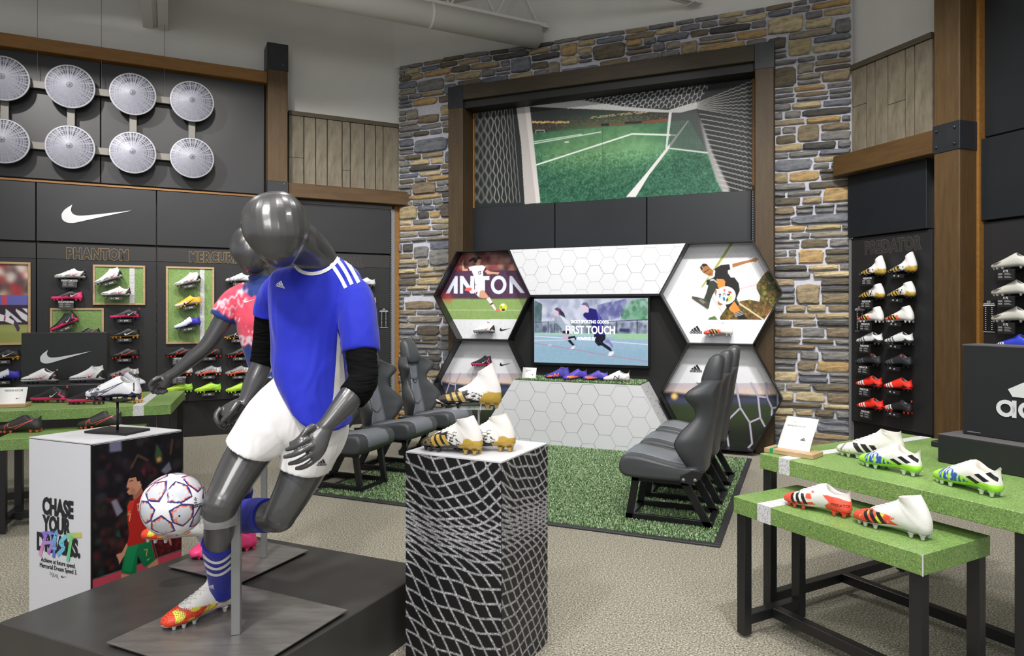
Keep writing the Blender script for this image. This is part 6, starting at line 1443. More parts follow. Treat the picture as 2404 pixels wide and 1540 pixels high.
# ============================================================ NEST TABLES WITH PRINTED GRASS
m_tl = mat('table_steel', (26, 27, 30), .35)
def nest_table(label, L, Fp, depth, z, th, line=None, leg=.045, foot=True, group=None, inset_=.01, tbar=True):
    """L and Fp: left and right ends of the near long edge (on the floor); legs joined by a low H frame"""
    L = Vector((L.x, L.y, 0)); Fp = Vector((Fp.x, Fp.y, 0)); u = (Fp-L).normalized(); ln = (Fp-L).length; a = math.atan2(u.y, u.x)
    t = thing('display_table', label, 'table', L, a, group)
    obj('grass_printed_top', box(0, ln, 0, depth, z-th, z, bev=.002), m_gp, t)
    if line:
        x0, x1 = line; obj('white_line', box(x0, x1, -.0012, depth+.0005, z-th-.0005, z+.0012), m_gw, t)
    bm = bmesh.new(); add_box(bm, -.0012, .0012, -.0015, .0012, z-th, z); 
    bm.free()
    g_ = leg
    for x in (inset_, ln-inset_-g_):
        for y in (inset_, depth-inset_-g_):
            obj('leg', box(x, x+g_, y, y+g_, .012, z-th, bev=.002), m_tl, t)
            bm = bmesh.new(); lathe(bm, [(.001, 0), (.016, 0), (.016, .006), (.006, .014)], 12, 'z', (x+g_/2, y+g_/2, 0)); obj('levelling_foot', bm, m_alu, t)
    for x in (inset_, ln-inset_-g_): obj('side_rail', box(x, x+g_, inset_+g_, depth-inset_-g_, .055, .055+g_, bev=.002), m_tl, t)
    obj('centre_rail', box(inset_+g_, ln-inset_-g_, depth*.5-g_/2, depth*.5+g_/2, .055, .055+g_, bev=.002), m_tl, t)
    return t, u, Vector((-u.y, u.x, 0))
# right pair
Ls, Fs = at_z(1722, 1164.5, .618), at_z(2166.5, 1303, .618)
small_t, su, sv = nest_table('low front table with grass-printed top in the right-hand pair', Ls, Fs, .42, .618, .073, (.135, .205))
obj('corner_strip', box((Fs-Ls).length-.002, (Fs-Ls).length+.0015, -.0015, .002, .618-.073, .618), m_print_w, small_t)
Lb, Fb = at_z(1784, 1063.7, .761), at_z(2404, 1204.7, .761); ub = (Vector((Fb.x, Fb.y, 0))-Vector((Lb.x, Lb.y, 0))).normalized(); Fb2 = Lb+ub*1.14
big_t, bu, bv = nest_table('tall back table with grass-printed top in the right-hand pair', Lb, Fb2, 1.12, .761, .073, (.11, .17))
# left pair
Fl = at_z(401, 949.3, .761); Ll = at_z(0, 966, .761); ul = (Vector((Ll.x-Fl.x, Ll.y-Fl.y, 0))).normalized()
left_t, lu, lv = nest_table('tall table with grass-printed top under the dark boot wall', Fl+ul*1.9, Fl, .93, .761, .073, (1.9-.245, 1.9-.175))
La = at_z(0, 1032, .618); Fa = at_z(330, 1010, .618); Fa = La+lu*1.12; 
ck = at_z(346, 994, .618); dp = (Vector((ck.x, ck.y, 0))-Vector((La.x, La.y, 0))).dot(lv); Fa = ck-lv*dp
low_t, _, _ = nest_table('low table with grass-printed top in front of the tall left one', Vector((La.x, La.y, 0))-lu*.03, Fa, dp, .618, .073, None)
# plinths and sign boxes ---------------------------------------------------
def lbox(name, label, cat, o, u, w, dep, z0, h, m, bev=.003, part='box_body'):
    a = math.atan2(u.y, u.x); t = thing(name, label, cat, (o.x, o.y, z0), a); obj(part, box(0, w, 0, dep, 0, h, bev=bev), m, t); return t
m_sign = mat('sign_box_black', (27, 29, 32), .45, var=2); m_plt = mat('plinth_top', (84, 82, 84), .6)
o = at_z(36, 943.5, .761); o = Vector((o.x, o.y, 0))
W1 = (at_z(262, 937, .761)-at_z(36, 943.5, .761)).length
pl = lbox('riser_plinth', 'long black riser on the left table carrying two white boots', 'plinth', o, lu, W1*1.0, .32, .7618, .113, m_sign)
sb = None
wS = .88
sx0 = at_z(50, 895, .876); sx1 = at_z(252, 889, .876); hS = 1.45-(782-727)*sx0.y/1620-.876
wS = (sx1-sx0).length*1.0
t = lbox('sign_box', 'black box with white tick emblem on the left riser', 'sign', Vector((sx0.x, sx0.y, 0)), (sx1-sx0).normalized(), wS, .12, .876, hS, m_sign)
mark('tick', wS*.60, m_mw, t, (wS*.515, -.001, hS*.50), th=.004)
def P2(p): return Vector((p.x, p.y, 0))
# right-hand plinth and big sign
o = P2(at_z(2201.5, 1084, .761)); 
zpl = .761+.125; wpl = 1.135-(o-P2(Lb)).dot(bu)
t = lbox('riser_plinth', 'black plinth with grey top carrying the big three-bar sign box', 'plinth', o, bu, wpl, .36, .7618, zpl-.7618, mat('plinth_black', (26, 28, 30), .5))
obj('top_sheet', box(0, wpl, 0, .36, zpl-.7618, zpl-.7618+.002), m_plt, t)
o2 = P2(at_z(2260, 1018, zpl+.002)); ws = wpl-(o2-o).dot(bu)-.02; print('WS', wpl, ws)
t = lbox('sign_box', 'big black box with white three-bar emblem at the right edge', 'sign', o2, bu, ws, .14, zpl+.0025, .405, m_sign)
obj('top_trim', box(-.001, ws+.001, -.001, .141, .400, .406), m_plt, t)
mark('bars', .41, m_mw, t, (.348, -.002, .182), th=.004)
obj('small_print', box(.02, .075, -.0008, 0, .012, .016), m_alu, t)
o3 = P2(at_z(2117, 1036, .761)); o4 = P2(at_z(2201, 1065, .761))
t = lbox('riser_plinth', 'low dark slab behind the black plinth on the right table', 'plinth', o-bu*.22+bv*.33, bu, .20, .34, .7618, .028, mat('plinth_black', (26, 28, 30), .5))

# boots on the tables
def table_boot(key, label, toe, heel, z, sc=1.0):
    a, b = at_z(*toe, z), at_z(*heel, z); c = (a+b)/2; rz = math.atan2(b.y-a.y, b.x-a.x)
    print('boot', label[:30], round((b-a).length, 3)); return shoe(key, label, (c.x, c.y, z+.0015), rz, 0, True, None, sc)
table_boot('red_low', 'white low boot with orange-red heel on the small front table', (1860, 1184), (1980, 1212), .6185, 1.0)
table_boot('red_high', 'tall white boot with red toe and black bars on the small front table', (2008, 1222), (2186, 1270), .6185, 1.02)
table_boot('white_copa', 'white boot with three black bars at the back of the tall right table', (1972, 1066), (2118, 1088), .762, 1.05)
table_boot('lime_blue', 'white and lime boot with blue strokes, beside the all-white one', (2014, 1086), (2170, 1122), .762, 1.0)
table_boot('lime_blue', 'white and lime boot with blue strokes, in front of the black plinth', (2190, 1124), (2360, 1172), .762, 1.0)
table_boot('black_pink', 'black and pink boot standing alone on the left table', (66, 944), (167, 945), .762, 1.0)
table_boot('black_pink', 'black and pink boot partly behind the white stand boot', (153, 948), (250, 949), .762, .98)
table_boot('orange_white', 'yellow and white boot behind the white stand boot', (252, 942), (345, 947), .762, .98)
table_boot('white_blue', 'white boot with blue collar, toe to the right, at the table back', (350, 907), (268, 903), .762, 1.05)
table_boot('white_pink', 'white boot with pink tick, left of two on the left riser', (46, 900), (141, 900), .8755, 1.0)
table_boot('white_pink_mid', 'white boot with pink tick, right of two on the left riser', (160, 897), (249, 897), .8755, .98)
table_boot('black_outline', 'grey-black boot with orange outlined tick on the low left table', (-8, 1015), (103, 1014), .6185, 1.0)
table_boot('black_outline', 'grey-black boot with orange outline behind the white pedestal', (178, 1006), (290, 1002), .6185, 1.0)
c = at_z(1862, 1066, .762); card('sign_holder', 'white curved sheet in an oak block on the tall right table', c, math.atan2(bu.y, bu.x)+.25, .155, .15, .762, [('#', .003, .84, -.18), ('OUTDOOR SOCCER', .012, .72, -.10)], ('bars', .33, .026, .22), base=(.235, .115, .022, True), tilt=.5, curve=.03)
c = at_z(18, 955, .762); card('sign_holder', 'white sheet in an oak block at the left edge of the left table', c, math.atan2(lu.y, lu.x)-.12, .22, .115, .762, [('INDOOR SOCCER', .018, .80, .12)], ('tick', .32, .03, .28), base=(.26, .10, .022, False), tilt=.35, curve=.0)

# ============================================================ PEDESTALS
def ped(label, A_, B_, C_, h):
    D_ = A_+C_-B_; t = thing('display_pedestal', label, 'pedestal', (B_.x, B_.y, 0)); o = Vector((B_.x, B_.y, 0))
    q = [Vector((p.x, p.y, 0))-o for p in (A_, B_, C_, D_)]; return t, q
def side_canvas(t, p, q, h, A, name='print', m=None, off=.0012):
    """a printed face from p to q (pedestal-local floor points)"""
    u = (q-p).normalized(); nrm = Vector((u.y, -u.x, 0)); me = A.mesh(name); M_ = Matrix(((u.x, 0, 0, p.x+nrm.x*off), (u.y, 0, 0, p.y+nrm.y*off), (0, 0, 1, 0), (0, 0, 0, 1)))
    me.transform(M_); return link(name, me, m or m_print, t)
hN = .869
A_, B_, C_ = at_z(953, 1059.4, hN), at_z(1177, 1084.4, hN), at_z(1285, 1040, hN)
np_t, q = ped('black pedestal covered in a printed white net, white top', A_, B_, C_, hN)
bm = bmesh.new(); add_hexa(bm, [(v.x, v.y, 0) for v in q], [(v.x, v.y, hN-.006) for v in q]); obj('pedestal_body', bm, mat('net_black', (20, 20, 22), .35), np_t)
bm = bmesh.new(); add_hexa(bm, [(v.x, v.y, hN-.006) for v in q], [(v.x, v.y, hN) for v in q]); obj('white_top', bm, m_print_w, np_t)
def net_canvas(w, h, seed, cell, ph, left):
    A = Canvas(0, w, 0, h, .0024, bg=(22, 22, 24)); X, Z = A.X, A.Z
    zd = h-Z; z0 = .285 if left else .27; sg = .085; xn = X/w
    z0 = z0+(.02*np.sin(xn*3) if left else .05*(xn-.5))
    G = .62*zd+.235*(1+np.tanh((zd-z0)/sg))*(1 if left else .8); M = zd+.10*(1+np.tanh((zd-z0)/(sg*.9)))
    up = .5-.5*np.tanh((zd-z0)/.06)
    sag = (.075*(1-(2*xn-.7)**2) if left else .10*(1-(1.25*xn-1.1)**2))*up+(.020*np.sin(xn*2.6+.4))*(1-up)*(1+zd)
    tilt = (-.10*X)*up+(.12*X if left else -.10*X)*(1-up)
    a = (X-G+.006*np.sin(zd*23+ph))/(cell*(1 if left else .80)); b = (M-sag-tilt*1.0+.005*np.sin(X*31+ph))/(cell*(.92 if left else .80))
    dx, dz = A.res, A.res
    def line(f, wd):
        gz, gx = np.gradient(f, dz, dx); g_ = np.hypot(gx, gz)+1e-6; d = np.abs((f % 1)-.5); d = np.minimum(.5-d, 9)/g_; return np.clip((wd-d)/A.res+.5, 0, 1)
    ln = np.maximum(line(a, .0045), line(b, .0045)); n_ = vnoise(A.h, A.w, 1.2, seed, 1)[..., None]
    A.A = A.A*(1-ln[..., None])+(np.array((150, 150, 154.))+(n_-.5)*150)*ln[..., None]; return A
w1, w2 = (q[0]-q[1]).length, (q[2]-q[1]).length
side_canvas(np_t, q[0], q[1], hN, net_canvas(w1, hN-.007, 3, .062, .4, True), 'net_print'); side_canvas(np_t, q[1], q[2], hN, net_canvas(w2, hN-.007, 5, .062, 1.4, False), 'net_print')
hN2 = .85
A_, B_, C_ = at_z(68.4, 1025.7, hN2), at_z(215, 1041.4, hN2), at_z(426, 1008.9, hN2)
wp_t, q = ped('white pedestal with CHASE YOUR FAST DREAMS lettering and a footballer print', A_, B_, C_, hN2); B0 = B_
bm = bmesh.new(); add_hexa(bm, [(v.x, v.y, 0) for v in q], [(v.x, v.y, hN2-.008) for v in q]); obj('pedestal_body', bm, mat('pedestal_white', (214, 215, 222), .4), wp_t)
bm = bmesh.new(); add_hexa(bm, [(v.x*1.0, v.y, hN2-.008) for v in q], [(v.x, v.y, hN2-.005) for v in q]); obj('dark_joint', bm, m_void, wp_t)
bm = bmesh.new(); add_hexa(bm, [(v.x, v.y, hN2-.005) for v in q], [(v.x, v.y, hN2) for v in q]); obj('white_top', bm, m_print_w, wp_t)
def pedframe(p, q_, o): P_ = Vector((p.x+o.x, p.y+o.y)); u = (q_-p); return Frame(P_.x, P_.y, u.x, u.y)
fR = pedframe(q[1], q[2], B0); fL = pedframe(q[0], q[1], B0); wR, wL = (q[2]-q[1]).length, (q[1]-q[0]).length
A = Canvas(.004, wR, 0, hN2-.009, .0026, fR, 0, (60, 1000, 3.5), (20, 17, 20))
fullp = [(540, 0), (1290, 0), (1290, 1540), (540, 1540)]
A.blobs(fullp, [(34, 28, 32), (16, 14, 18), (56, 30, 34), (26, 26, 34), (10, 10, 12), (48, 44, 50)], 260, .008, .022, 2, 2, .7)
A.blobs([(545, 600), (1280, 560), (1280, 1100), (545, 1250)], [(60, 22, 24), (30, 52, 40), (20, 16, 20), (80, 30, 30), (44, 40, 26), (14, 12, 14)], 200, .006, .016, 2, 3, .7)
A.P([(685, 130), (785, 120), (790, 205), (690, 218)], (120, 122, 150), .8, 1); A.P([(700, 620), (745, 600), (800, 700), (750, 745)], (150, 150, 170), .75, 1); A.P([(1110, 370), (1180, 290), (1200, 360), (1150, 395)], (140, 140, 160), .7, 1)
A.L([(870, 340), (920, 240), (1000, 280)], .010, (96, 72, 60), .8, 1); A.P([(1060, 250), (1075, 140), (1120, 220), (1125, 290), (1075, 310)], (60, 90, 60), .8, 1); A.E((1095, 275), .012, .012, (210, 130, 70), .9, 1); A.L([(1190, 230), (1205, 110)], .008, (120, 90, 76), .7, 1); A.P([(735, 900), (765, 850), (785, 920)], (30, 90, 66), .7, 1); A.P([(950, 380), (975, 330), (985, 420)], (120, 30, 50), .7, 1)
A.P([(1050, 900), (1290, 880), (1290, 1010), (1085, 1070)], (76, 18, 24), .8, 3); A.blobs([(1060, 900), (1290, 890), (1290, 1010), (1090, 1060)], [(110, 40, 40), (60, 14, 20)], 40, .004, .01, 1, 6, .6)
A.P([(540, 1262), (1290, 1008), (1290, 1018), (540, 1272)], (90, 80, 84)); A.P([(540, 1272), (1290, 1018), (1290, 1700), (540, 1700)], (176, 66, 82))
sk = (186, 132, 104); rdd = (160, 34, 26); gr = (18, 104, 62)
A.P([(835, 660), (880, 610), (950, 525), (985, 560), (1060, 620), (1100, 700), (1050, 935), (1000, 960), (850, 998), (830, 985), (850, 880), (835, 760)], rdd); A.P([(835, 660), (850, 620), (900, 600), (860, 760), (845, 780)], (190, 50, 36)); A.P([(1000, 700), (1050, 760), (1040, 930), (990, 900)], (130, 26, 22), .8, 2)
A.P([(880, 560), (950, 500), (965, 540), (905, 605), (885, 600)], (150, 98, 76))
A.P([(840, 450), (850, 425), (900, 400), (950, 440), (950, 500), (905, 560), (850, 565), (830, 540), (845, 525), (828, 500)], sk); A.P([(850, 430), (848, 402), (880, 375), (940, 372), (962, 400), (960, 470), (940, 480), (915, 450), (905, 420)], (26, 20, 20)); A.P([(915, 460), (940, 450), (945, 485), (922, 495)], (196, 140, 112)); A.L([(852, 455), (880, 448)], .004, (50, 30, 26)); A.P([(832, 505), (852, 508), (848, 525), (834, 520)], (120, 50, 46)); A.P([(860, 500), (905, 520), (900, 560), (860, 565)], (150, 104, 84), .6, 1)
A.P([(840, 990), (845, 1030), (800, 1080), (770, 1140), (762, 1100), (745, 1065), (745, 1055), (790, 1040), (830, 960)], sk)
A.P([(1120, 905), (1180, 900), (1195, 940), (1200, 985), (1185, 975), (1170, 930)], sk, .9)
A.P([(835, 995), (1045, 935), (1085, 1080), (1010, 1145), (970, 1160), (920, 1060), (910, 1215), (850, 1220), (785, 1205), (800, 1100)], gr); A.P([(835, 995), (930, 970), (900, 1060), (870, 1200), (800, 1190)], (22, 124, 74)); A.P([(1025, 945), (1048, 935), (1088, 1078), (1062, 1092)], (120, 60, 50)); A.P([(1035, 940), (1042, 938), (1078, 1082), (1070, 1085)], (30, 26, 26))
A.P([(785, 1215), (850, 1222), (840, 1300), (780, 1300)], sk); A.P([(1002, 1150), (1085, 1085), (1090, 1140), (1050, 1210), (1010, 1200)], sk)
A.L([(975, 1018), (998, 1012), (992, 1065)], .004, (190, 160, 100)); A.L([(838, 728), (860, 718), (852, 780)], .004, (206, 176, 120)); A.P([(915, 640), (940, 632), (938, 690), (922, 700)], (190, 180, 160)); A.P([(920, 648), (934, 645), (932, 680), (925, 684)], (170, 40, 50))
A.P([(990, 1095), (1000, 1098), (1030, 1078), (1003, 1105)], (206, 176, 120)); A.P([(838, 708), (845, 712), (862, 692), (846, 705)], (220, 200, 160))
side_canvas(wp_t, q[1], q[2], hN2, A, 'player_print')
obj('corner_strip', box(-.003, .003, -.003, .003, 0, hN2-.006), m_void, wp_t)
# lettering on the white face
uL = (q[1]-q[0]).normalized(); aL = math.atan2(uL.y, uL.x); nL = Vector((uL.y, -uL.x, 0))
def onL(px, py, e=.0015): x, z = fL.hit(px, py, 0); p = q[0]+uL*x+nL*e; return (p.x, p.y, z)
def wtext(s, px, py, size, m, sx, bold, e=.0016, rot=0, **k): return text(s, size, m, wp_t, onL(px, py, e), rot=(0, rot, aL), sx=sx, bold=bold, **k)
m_ink = mat('ink', (30, 30, 34), .6)
wtext('CHASE', 136, 1194, .104, m_ink, .66, .0052); wtext('YOUR', 133, 1235, .100, m_ink, .66, .0052); wtext('DREAMS.', 137, 1281, .110, m_ink, .68, .0055)
wtext('Achieve at future speed.', 137, 1321, .030, m_ink, .80, 0); wtext('Mercurial Dream Speed 3.', 137, 1335, .030, m_ink, .80, 0)
o = mark('tick', .036, m_ink, wp_t, onL(151, 1354), rot=(0, 0, aL), th=.0006)
bm = bmesh.new(); rr_ = random.Random(3); pts = [(-.030+.06*i/16+.004*math.sin(i*2.1), 0, .010*math.sin(i*1.9)+.003*math.cos(i*3.7)) for i in range(17)]; tube(bm, pts, .0007, 4); o = obj('signature', bm, m_ink, wp_t); o.location = onL(127, 1349); o.rotation_euler = (0, .15, aL)
def brush(px_pts, w, cols, e):
    """a broad brush stroke built as a thin ribbon, coloured along its run"""
    P_ = [Vector(onL(a, b, e)) for a, b in px_pts]; bm = bmesh.new(); n = 14; S = []
    for i in range(n+1):
        f = i/n*(len(P_)-1); k = min(int(f), len(P_)-2); S.append(P_[k].lerp(P_[k+1], f-k))
    prev = None; col = []
    for i, s in enumerate(S):
        d = (S[min(i+1, n)]-S[max(i-1, 0)]).normalized(); sd = d.cross(nL).normalized(); a, b = bm.verts.new(s+sd*w/2), bm.verts.new(s-sd*w/2); c = np.array(cols[0])+(np.array(cols[1])-np.array(cols[0]))*i/n; col += [c, c]
        if prev: bm.faces.new((prev[0], prev[1], b, a))
        prev = (a, b)
    me = bpy.data.meshes.new('brush_stroke'); bm.to_mesh(me); bm.free(); ca = me.color_attributes.new('Col', 'FLOAT_COLOR', 'POINT'); c4 = np.ones((len(col), 4), np.float32); c4[:, :3] = lin(np.array(col)); ca.data.foreach_set('color', c4.ravel()); link('brush_stroke', me, m_print, wp_t)
cr = lambda a, b: (60+a/3.5, 1000+b/3.5)
for i, (pts, w, cols) in enumerate([([(133, 890), (270, 880)], .024, [(140, 110, 210), (110, 170, 226)]), ([(175, 880), (120, 1065)], .020, [(140, 110, 210), (232, 150, 190)]), ([(150, 960), (220, 955)], .016, [(196, 130, 210), (150, 150, 220)]),
      ([(250, 900), (190, 1050)], .018, [(110, 180, 226), (190, 100, 200)]), ([(250, 900), (235, 1080)], .018, [(110, 190, 230), (96, 100, 190)]), ([(205, 1000), (260, 1005)], .014, [(150, 140, 210), (120, 170, 220)]),
      ([(340, 900), (285, 960), (325, 1000), (265, 1060)], .020, [(110, 206, 226), (110, 180, 226)]), ([(345, 900), (462, 893)], .022, [(140, 200, 150), (206, 196, 90)]), ([(385, 900), (352, 1110)], .020, [(120, 200, 110), (96, 200, 150)])]):
    brush([cr(*p) for p in pts], w, cols, .0022+.0002*i)
# boot stands
def stand(label, base_c, rz, bw, bdp, z0, ztop, clear=False):
    t = thing('boot_stand', label, 'stand', (base_c.x, base_c.y, z0), rz); m_ = m_blk3
    if clear: m_ = mat('clear_acrylic', (226, 230, 234), .05, alpha=.22)
    obj('base_plate', box(-bw/2, bw/2, -bdp/2, bdp/2, 0, .008 if clear else .011, bev=.001), m_, t)
    bm = bmesh.new(); tube(bm, [(0, 0, .008), (0, 0, ztop-z0-.006)], .0055, 10); obj('stand_rod', bm, m_alu if clear else m_, t, True)
    obj('boot_plate', box(-.11, .06, -.035, .035, ztop-z0-.006, ztop-z0-.001), m_, t); return t
bc = at_z(276, 1009, hN2+.0105); rzS = math.atan2((q[2]-q[1]).y, (q[2]-q[1]).x)
zs_ = 1.45-(938-727)*bc.y/1620
stand('black stand with square rod on the white pedestal', bc, aL+.12, .25, .15, hN2+.0005, zs_)
shoe('zebra', 'white boot with grey zebra toe on the black stand', (bc.x+.0, bc.y, zs_), -.12, 0, True, None, 1.0).location.x -= .02
bc = at_z(1124, 1040, hN+.008); zs_ = 1.45-(956-727)*bc.y/1620
stand('clear acrylic stand on the net-print pedestal', bc, -.05, .13, .10, hN+.0005, zs_, True)
s_ = shoe('gold_spike', 'pointed-collar gold, black and white boot on the clear stand', (bc.x-.045, bc.y, zs_+.0), -.03, math.radians(1), True, None, 1.0); s_['label'] = 'pointed-collar gold, black and white boot on the clear stand'
table_boot('gold_high', 'gold-heeled black and white boot at the front of the net-print pedestal', (992, 1052), (1130, 1067), hN+.0015, 1.0)
table_boot('gold_high', 'gold-heeled white boot behind the front one on the net-print pedestal', (1062, 1052), (1202, 1058), hN+.0015, 1.0)
# ============================================================ BLACK PLATFORM AND BASE PLATES
zP = .263
L0, B0_, R0_ = at_z(-3, 1461, zP), at_z(569, 1253, zP), at_z(1013, 1331.6, zP)
uu = (R0_-B0_); F0 = L0+uu
t = thing('low_platform', 'low black square platform carrying the two mannequins', 'platform', (L0.x, L0.y, 0))
V = [Vector((p.x-L0.x, p.y-L0.y, 0)) for p in (L0, F0, R0_, B0_)]
m_plat = mat('platform_black', (60, 59, 57), .30, var=5, vscale=3, spec=.4)
_n = m_plat.node_tree; _b = _n.nodes['Principled BSDF']; _t = nn(_n, 'ShaderNodeTexNoise'); _t.inputs['Scale'].default_value = 2.2; _r = nn(_n, 'ShaderNodeMapRange'); _r.inputs[3].default_value = .24; _r.inputs[4].default_value = .46
_n.links.new(_t.outputs['Fac'], _r.inputs[0]); _n.links.new(_r.outputs[0], _b.inputs['Roughness'])
bm = bmesh.new(); add_hexa(bm, [v for v in V], [v+Vector((0, 0, zP)) for v in V], .004); obj('platform_body', bm, m_plat, t)
m_steel = mat('brushed_steel_plate', (128, 125, 122), .40, metal=.6, var=16, vscale=4, stretch=(1, 6, 1))
zQ = zP+.018
plates = []
for (a, b, c), lab in ((((249.5, 1507), (553, 1369), (816.6, 1431)), 'brushed steel base plate under the blue-shirted mannequin'), (((395, 1328.5), (568, 1260), (724, 1291)), 'brushed steel base plate under the tie-dye-shirted mannequin')):
    a, b, c = at_z(*a, zQ), at_z(*b, zQ), at_z(*c, zQ); d = a+c-b
    t = thing('base_plate', lab, 'base plate', (a.x, a.y, zP)); Q = [Vector((p.x-a.x, p.y-a.y, 0)) for p in (a, d, c, b)]
    bm = bmesh.new(); add_hexa(bm, [q+Vector((0, 0, .0125)) for q in Q], [q+Vector((0, 0, zQ-zP)) for q in Q], .001); obj('steel_plate', bm, m_steel, t)
    Qc = sum(Q, Vector())/4; bm = bmesh.new(); add_hexa(bm, [Qc+(q-Qc)*.94+Vector((0, 0, .0005)) for q in Q], [Qc+(q-Qc)*.94+Vector((0, 0, .0125)) for q in Q]); obj('spacer', bm, m_void, t)
    plates.append(t)

# ============================================================ MANNEQUINS
def ring_pts(L, R, Yc, hd, df=0.0, db=0.0, n=28, e=1.0):
    """closed ring through the two outline points, hd deep on either side; df lowers its front"""
    a, b = at_y(L[0], L[1], Yc), at_y(R[0], R[1], Yc); c = (a+b)/2; h = (b-a)/2; out = []
    for k in range(n):
        t = 2*PI*k/n; x, y = math.cos(t), math.sin(t)
        p = c+h*math.copysign(abs(x)**e, x)+Vector((0, 1, 0))*hd*math.copysign(abs(y)**e, y)
        if y < 0: p.z -= df*(-y)**1.3
        else: p.z -= db*y
        out.append(p)
    return out
def spline(K, sub):
    out = []; n = len(K)
    for i in range(n-1):
        p0, p1, p2, p3 = K[max(i-1, 0)], K[i], K[i+1], K[min(i+2, n-1)]
        for j in range(sub): t = j/sub; out.append(.5*((2*p1)+(-p0+p2)*t+(2*p0-5*p1+4*p2-p3)*t*t+(-p0+3*p1-3*p2+p3)*t**3))
    out.append(K[-1]); return out
def loft(bm, rings, sub=4):
    """rings: (L, R, depth, half depth[, front drop, back drop]) joined by a smooth closed skin"""
    R_ = [ring_pts(*r) for r in rings]; A = np.array([[tuple(p) for p in r] for r in R_]); S = spline(list(A), sub)
    vs = [[bm.verts.new(p) for p in r] for r in S]; loft_closed(bm, vs); return vs
def limb(bm, pts, n=20, sub=4, el=1.0):
    """pts: (px, py, depth, radius)"""
    K = [np.array([*at_y(p[0], p[1], p[2]), p[3]]) for p in pts]; S = spline(K, sub); tube(bm, [s[:3] for s in S], [max(.0015, s[3]) for s in S], n)
def ball_(bm, px, py, Y, r, sc=(1, 1, 1)):
    p = at_y(px, py, Y); bmesh.ops.create_uvsphere(bm, u_segments=28, v_segments=18, radius=r, matrix=Matrix.Translation(p) @ Matrix.Diagonal((*sc, 1)))
def solidify(name, bm, voxel, sm=4, keep=False):
    bmesh.ops.recalc_face_normals(bm, faces=bm.faces)
    me = bpy.data.meshes.new('t'); bm.to_mesh(me); bm.free(); o = bpy.data.objects.new('t', me); C.objects.link(o)
    r = o.modifiers.new('r', 'REMESH'); r.mode = 'VOXEL'; r.voxel_size = voxel; r.use_smooth_shade = True
    s = o.modifiers.new('s', 'SMOOTH'); s.iterations = sm; s.factor = .5
    dg = bpy.context.evaluated_depsgraph_get(); dg.update(); out = bpy.data.meshes.new_from_object(o.evaluated_get(dg)); out.name = name
    bpy.data.objects.remove(o); bpy.data.meshes.remove(me); out.shade_smooth(); return out
def bvh_of(me):
    from mathutils.bvhtree import BVHTree
    bm = bmesh.new(); bm.from_mesh(me); b = BVHTree.FromBMesh(bm); bm.free(); return b
def wrap(bm, bvh, f=None, off=.0014, cut=3.2):
    """lay a flat pattern given in picture points onto a surface"""
    for v in bm.verts:
        if f: v.co = f(v.co)
    for _ in range(5):
        es = [e for e in bm.edges if (Vector(e.verts[0].co[:2])-Vector(e.verts[1].co[:2])).length > cut]
        if not es: break
        bmesh.ops.subdivide_edges(bm, edges=es, cuts=1, use_grid_fill=True); bmesh.ops.triangulate(bm, faces=[f_ for f_ in bm.faces if len(f_.verts) > 4])
    o = Vector((0, 0, H)); kill = []
    for v in bm.verts:
        d = ray(v.co.x, v.co.y).normalized(); hit = bvh.ray_cast(o, d)
        if hit[0] is None: kill.append(v)
        else:
            nrm = hit[1] if hit[1].dot(d) < 0 else -hit[1]; v.co = hit[0]+nrm*off
    if kill: bmesh.ops.delete(bm, geom=kill, context='VERTS')
    es = [e for e in bm.edges if e.calc_length() > .05]
    if es: bmesh.ops.delete(bm, geom=es, context='EDGES')
    return bm
def poly_bm(polys):
    bm = bmesh.new()
    for p in polys: bm.faces.new([bm.verts.new((x, y, 0)) for x, y in p])
    bmesh.ops.triangulate(bm, faces=bm.faces); return bm
def band(pts, w):
    """polygons of a ribbon w wide along picture points"""
    out = []
    P_ = [Vector(p) for p in pts]; N_ = []
    for i in range(len(P_)): d = (P_[min(i+1, len(P_)-1)]-P_[max(i-1, 0)]).normalized(); N_.append(Vector((-d.y, d.x))*w/2)
    for i in range(len(P_)-1): out.append([tuple(P_[i]+N_[i]), tuple(P_[i+1]+N_[i+1]), tuple(P_[i+1]-N_[i+1]), tuple(P_[i]-N_[i])])
    return out
def arc(p0, p1, p2, n=10):
    p0, p1, p2 = map(Vector, (p0, p1, p2)); return [tuple(p0*(1-t)**2+p1*2*t*(1-t)+p2*t*t) for t in [i/n for i in range(n+1)]]
m_man = mat('mannequin_grey', (86, 86, 87), .30, metal=.45, spec=.6, coat=.25)
def cloth(name, col, var=0, sc=9, st=.5, rough=.75, stretch=(1, 1, .45), attr=False):
    m = mat(name, col, rough, var=var, attr=attr, sheen=.15); t = m.node_tree; b = t.nodes['Principled BSDF']; b.inputs['Specular IOR Level'].default_value = .25
    tc = nn(t, 'ShaderNodeTexCoord'); mp = nn(t, 'ShaderNodeMapping'); mp.inputs['Scale'].default_value = stretch; mp.inputs['Rotation'].default_value = (0, .5, 0); t.links.new(tc.outputs['Object'], mp.inputs[0])
    n = nn(t, 'ShaderNodeTexNoise'); n.inputs['Scale'].default_value = sc; n.inputs['Detail'].default_value = 2; n.inputs['Distortion'].default_value = .6; t.links.new(mp.outputs[0], n.inputs['Vector'])
    bp = nn(t, 'ShaderNodeBump'); bp.inputs['Strength'].default_value = st; bp.inputs['Distance'].default_value = .03; t.links.new(n.outputs['Fac'], bp.inputs['Height']); t.links.new(bp.outputs[0], b.inputs['Normal']); return m
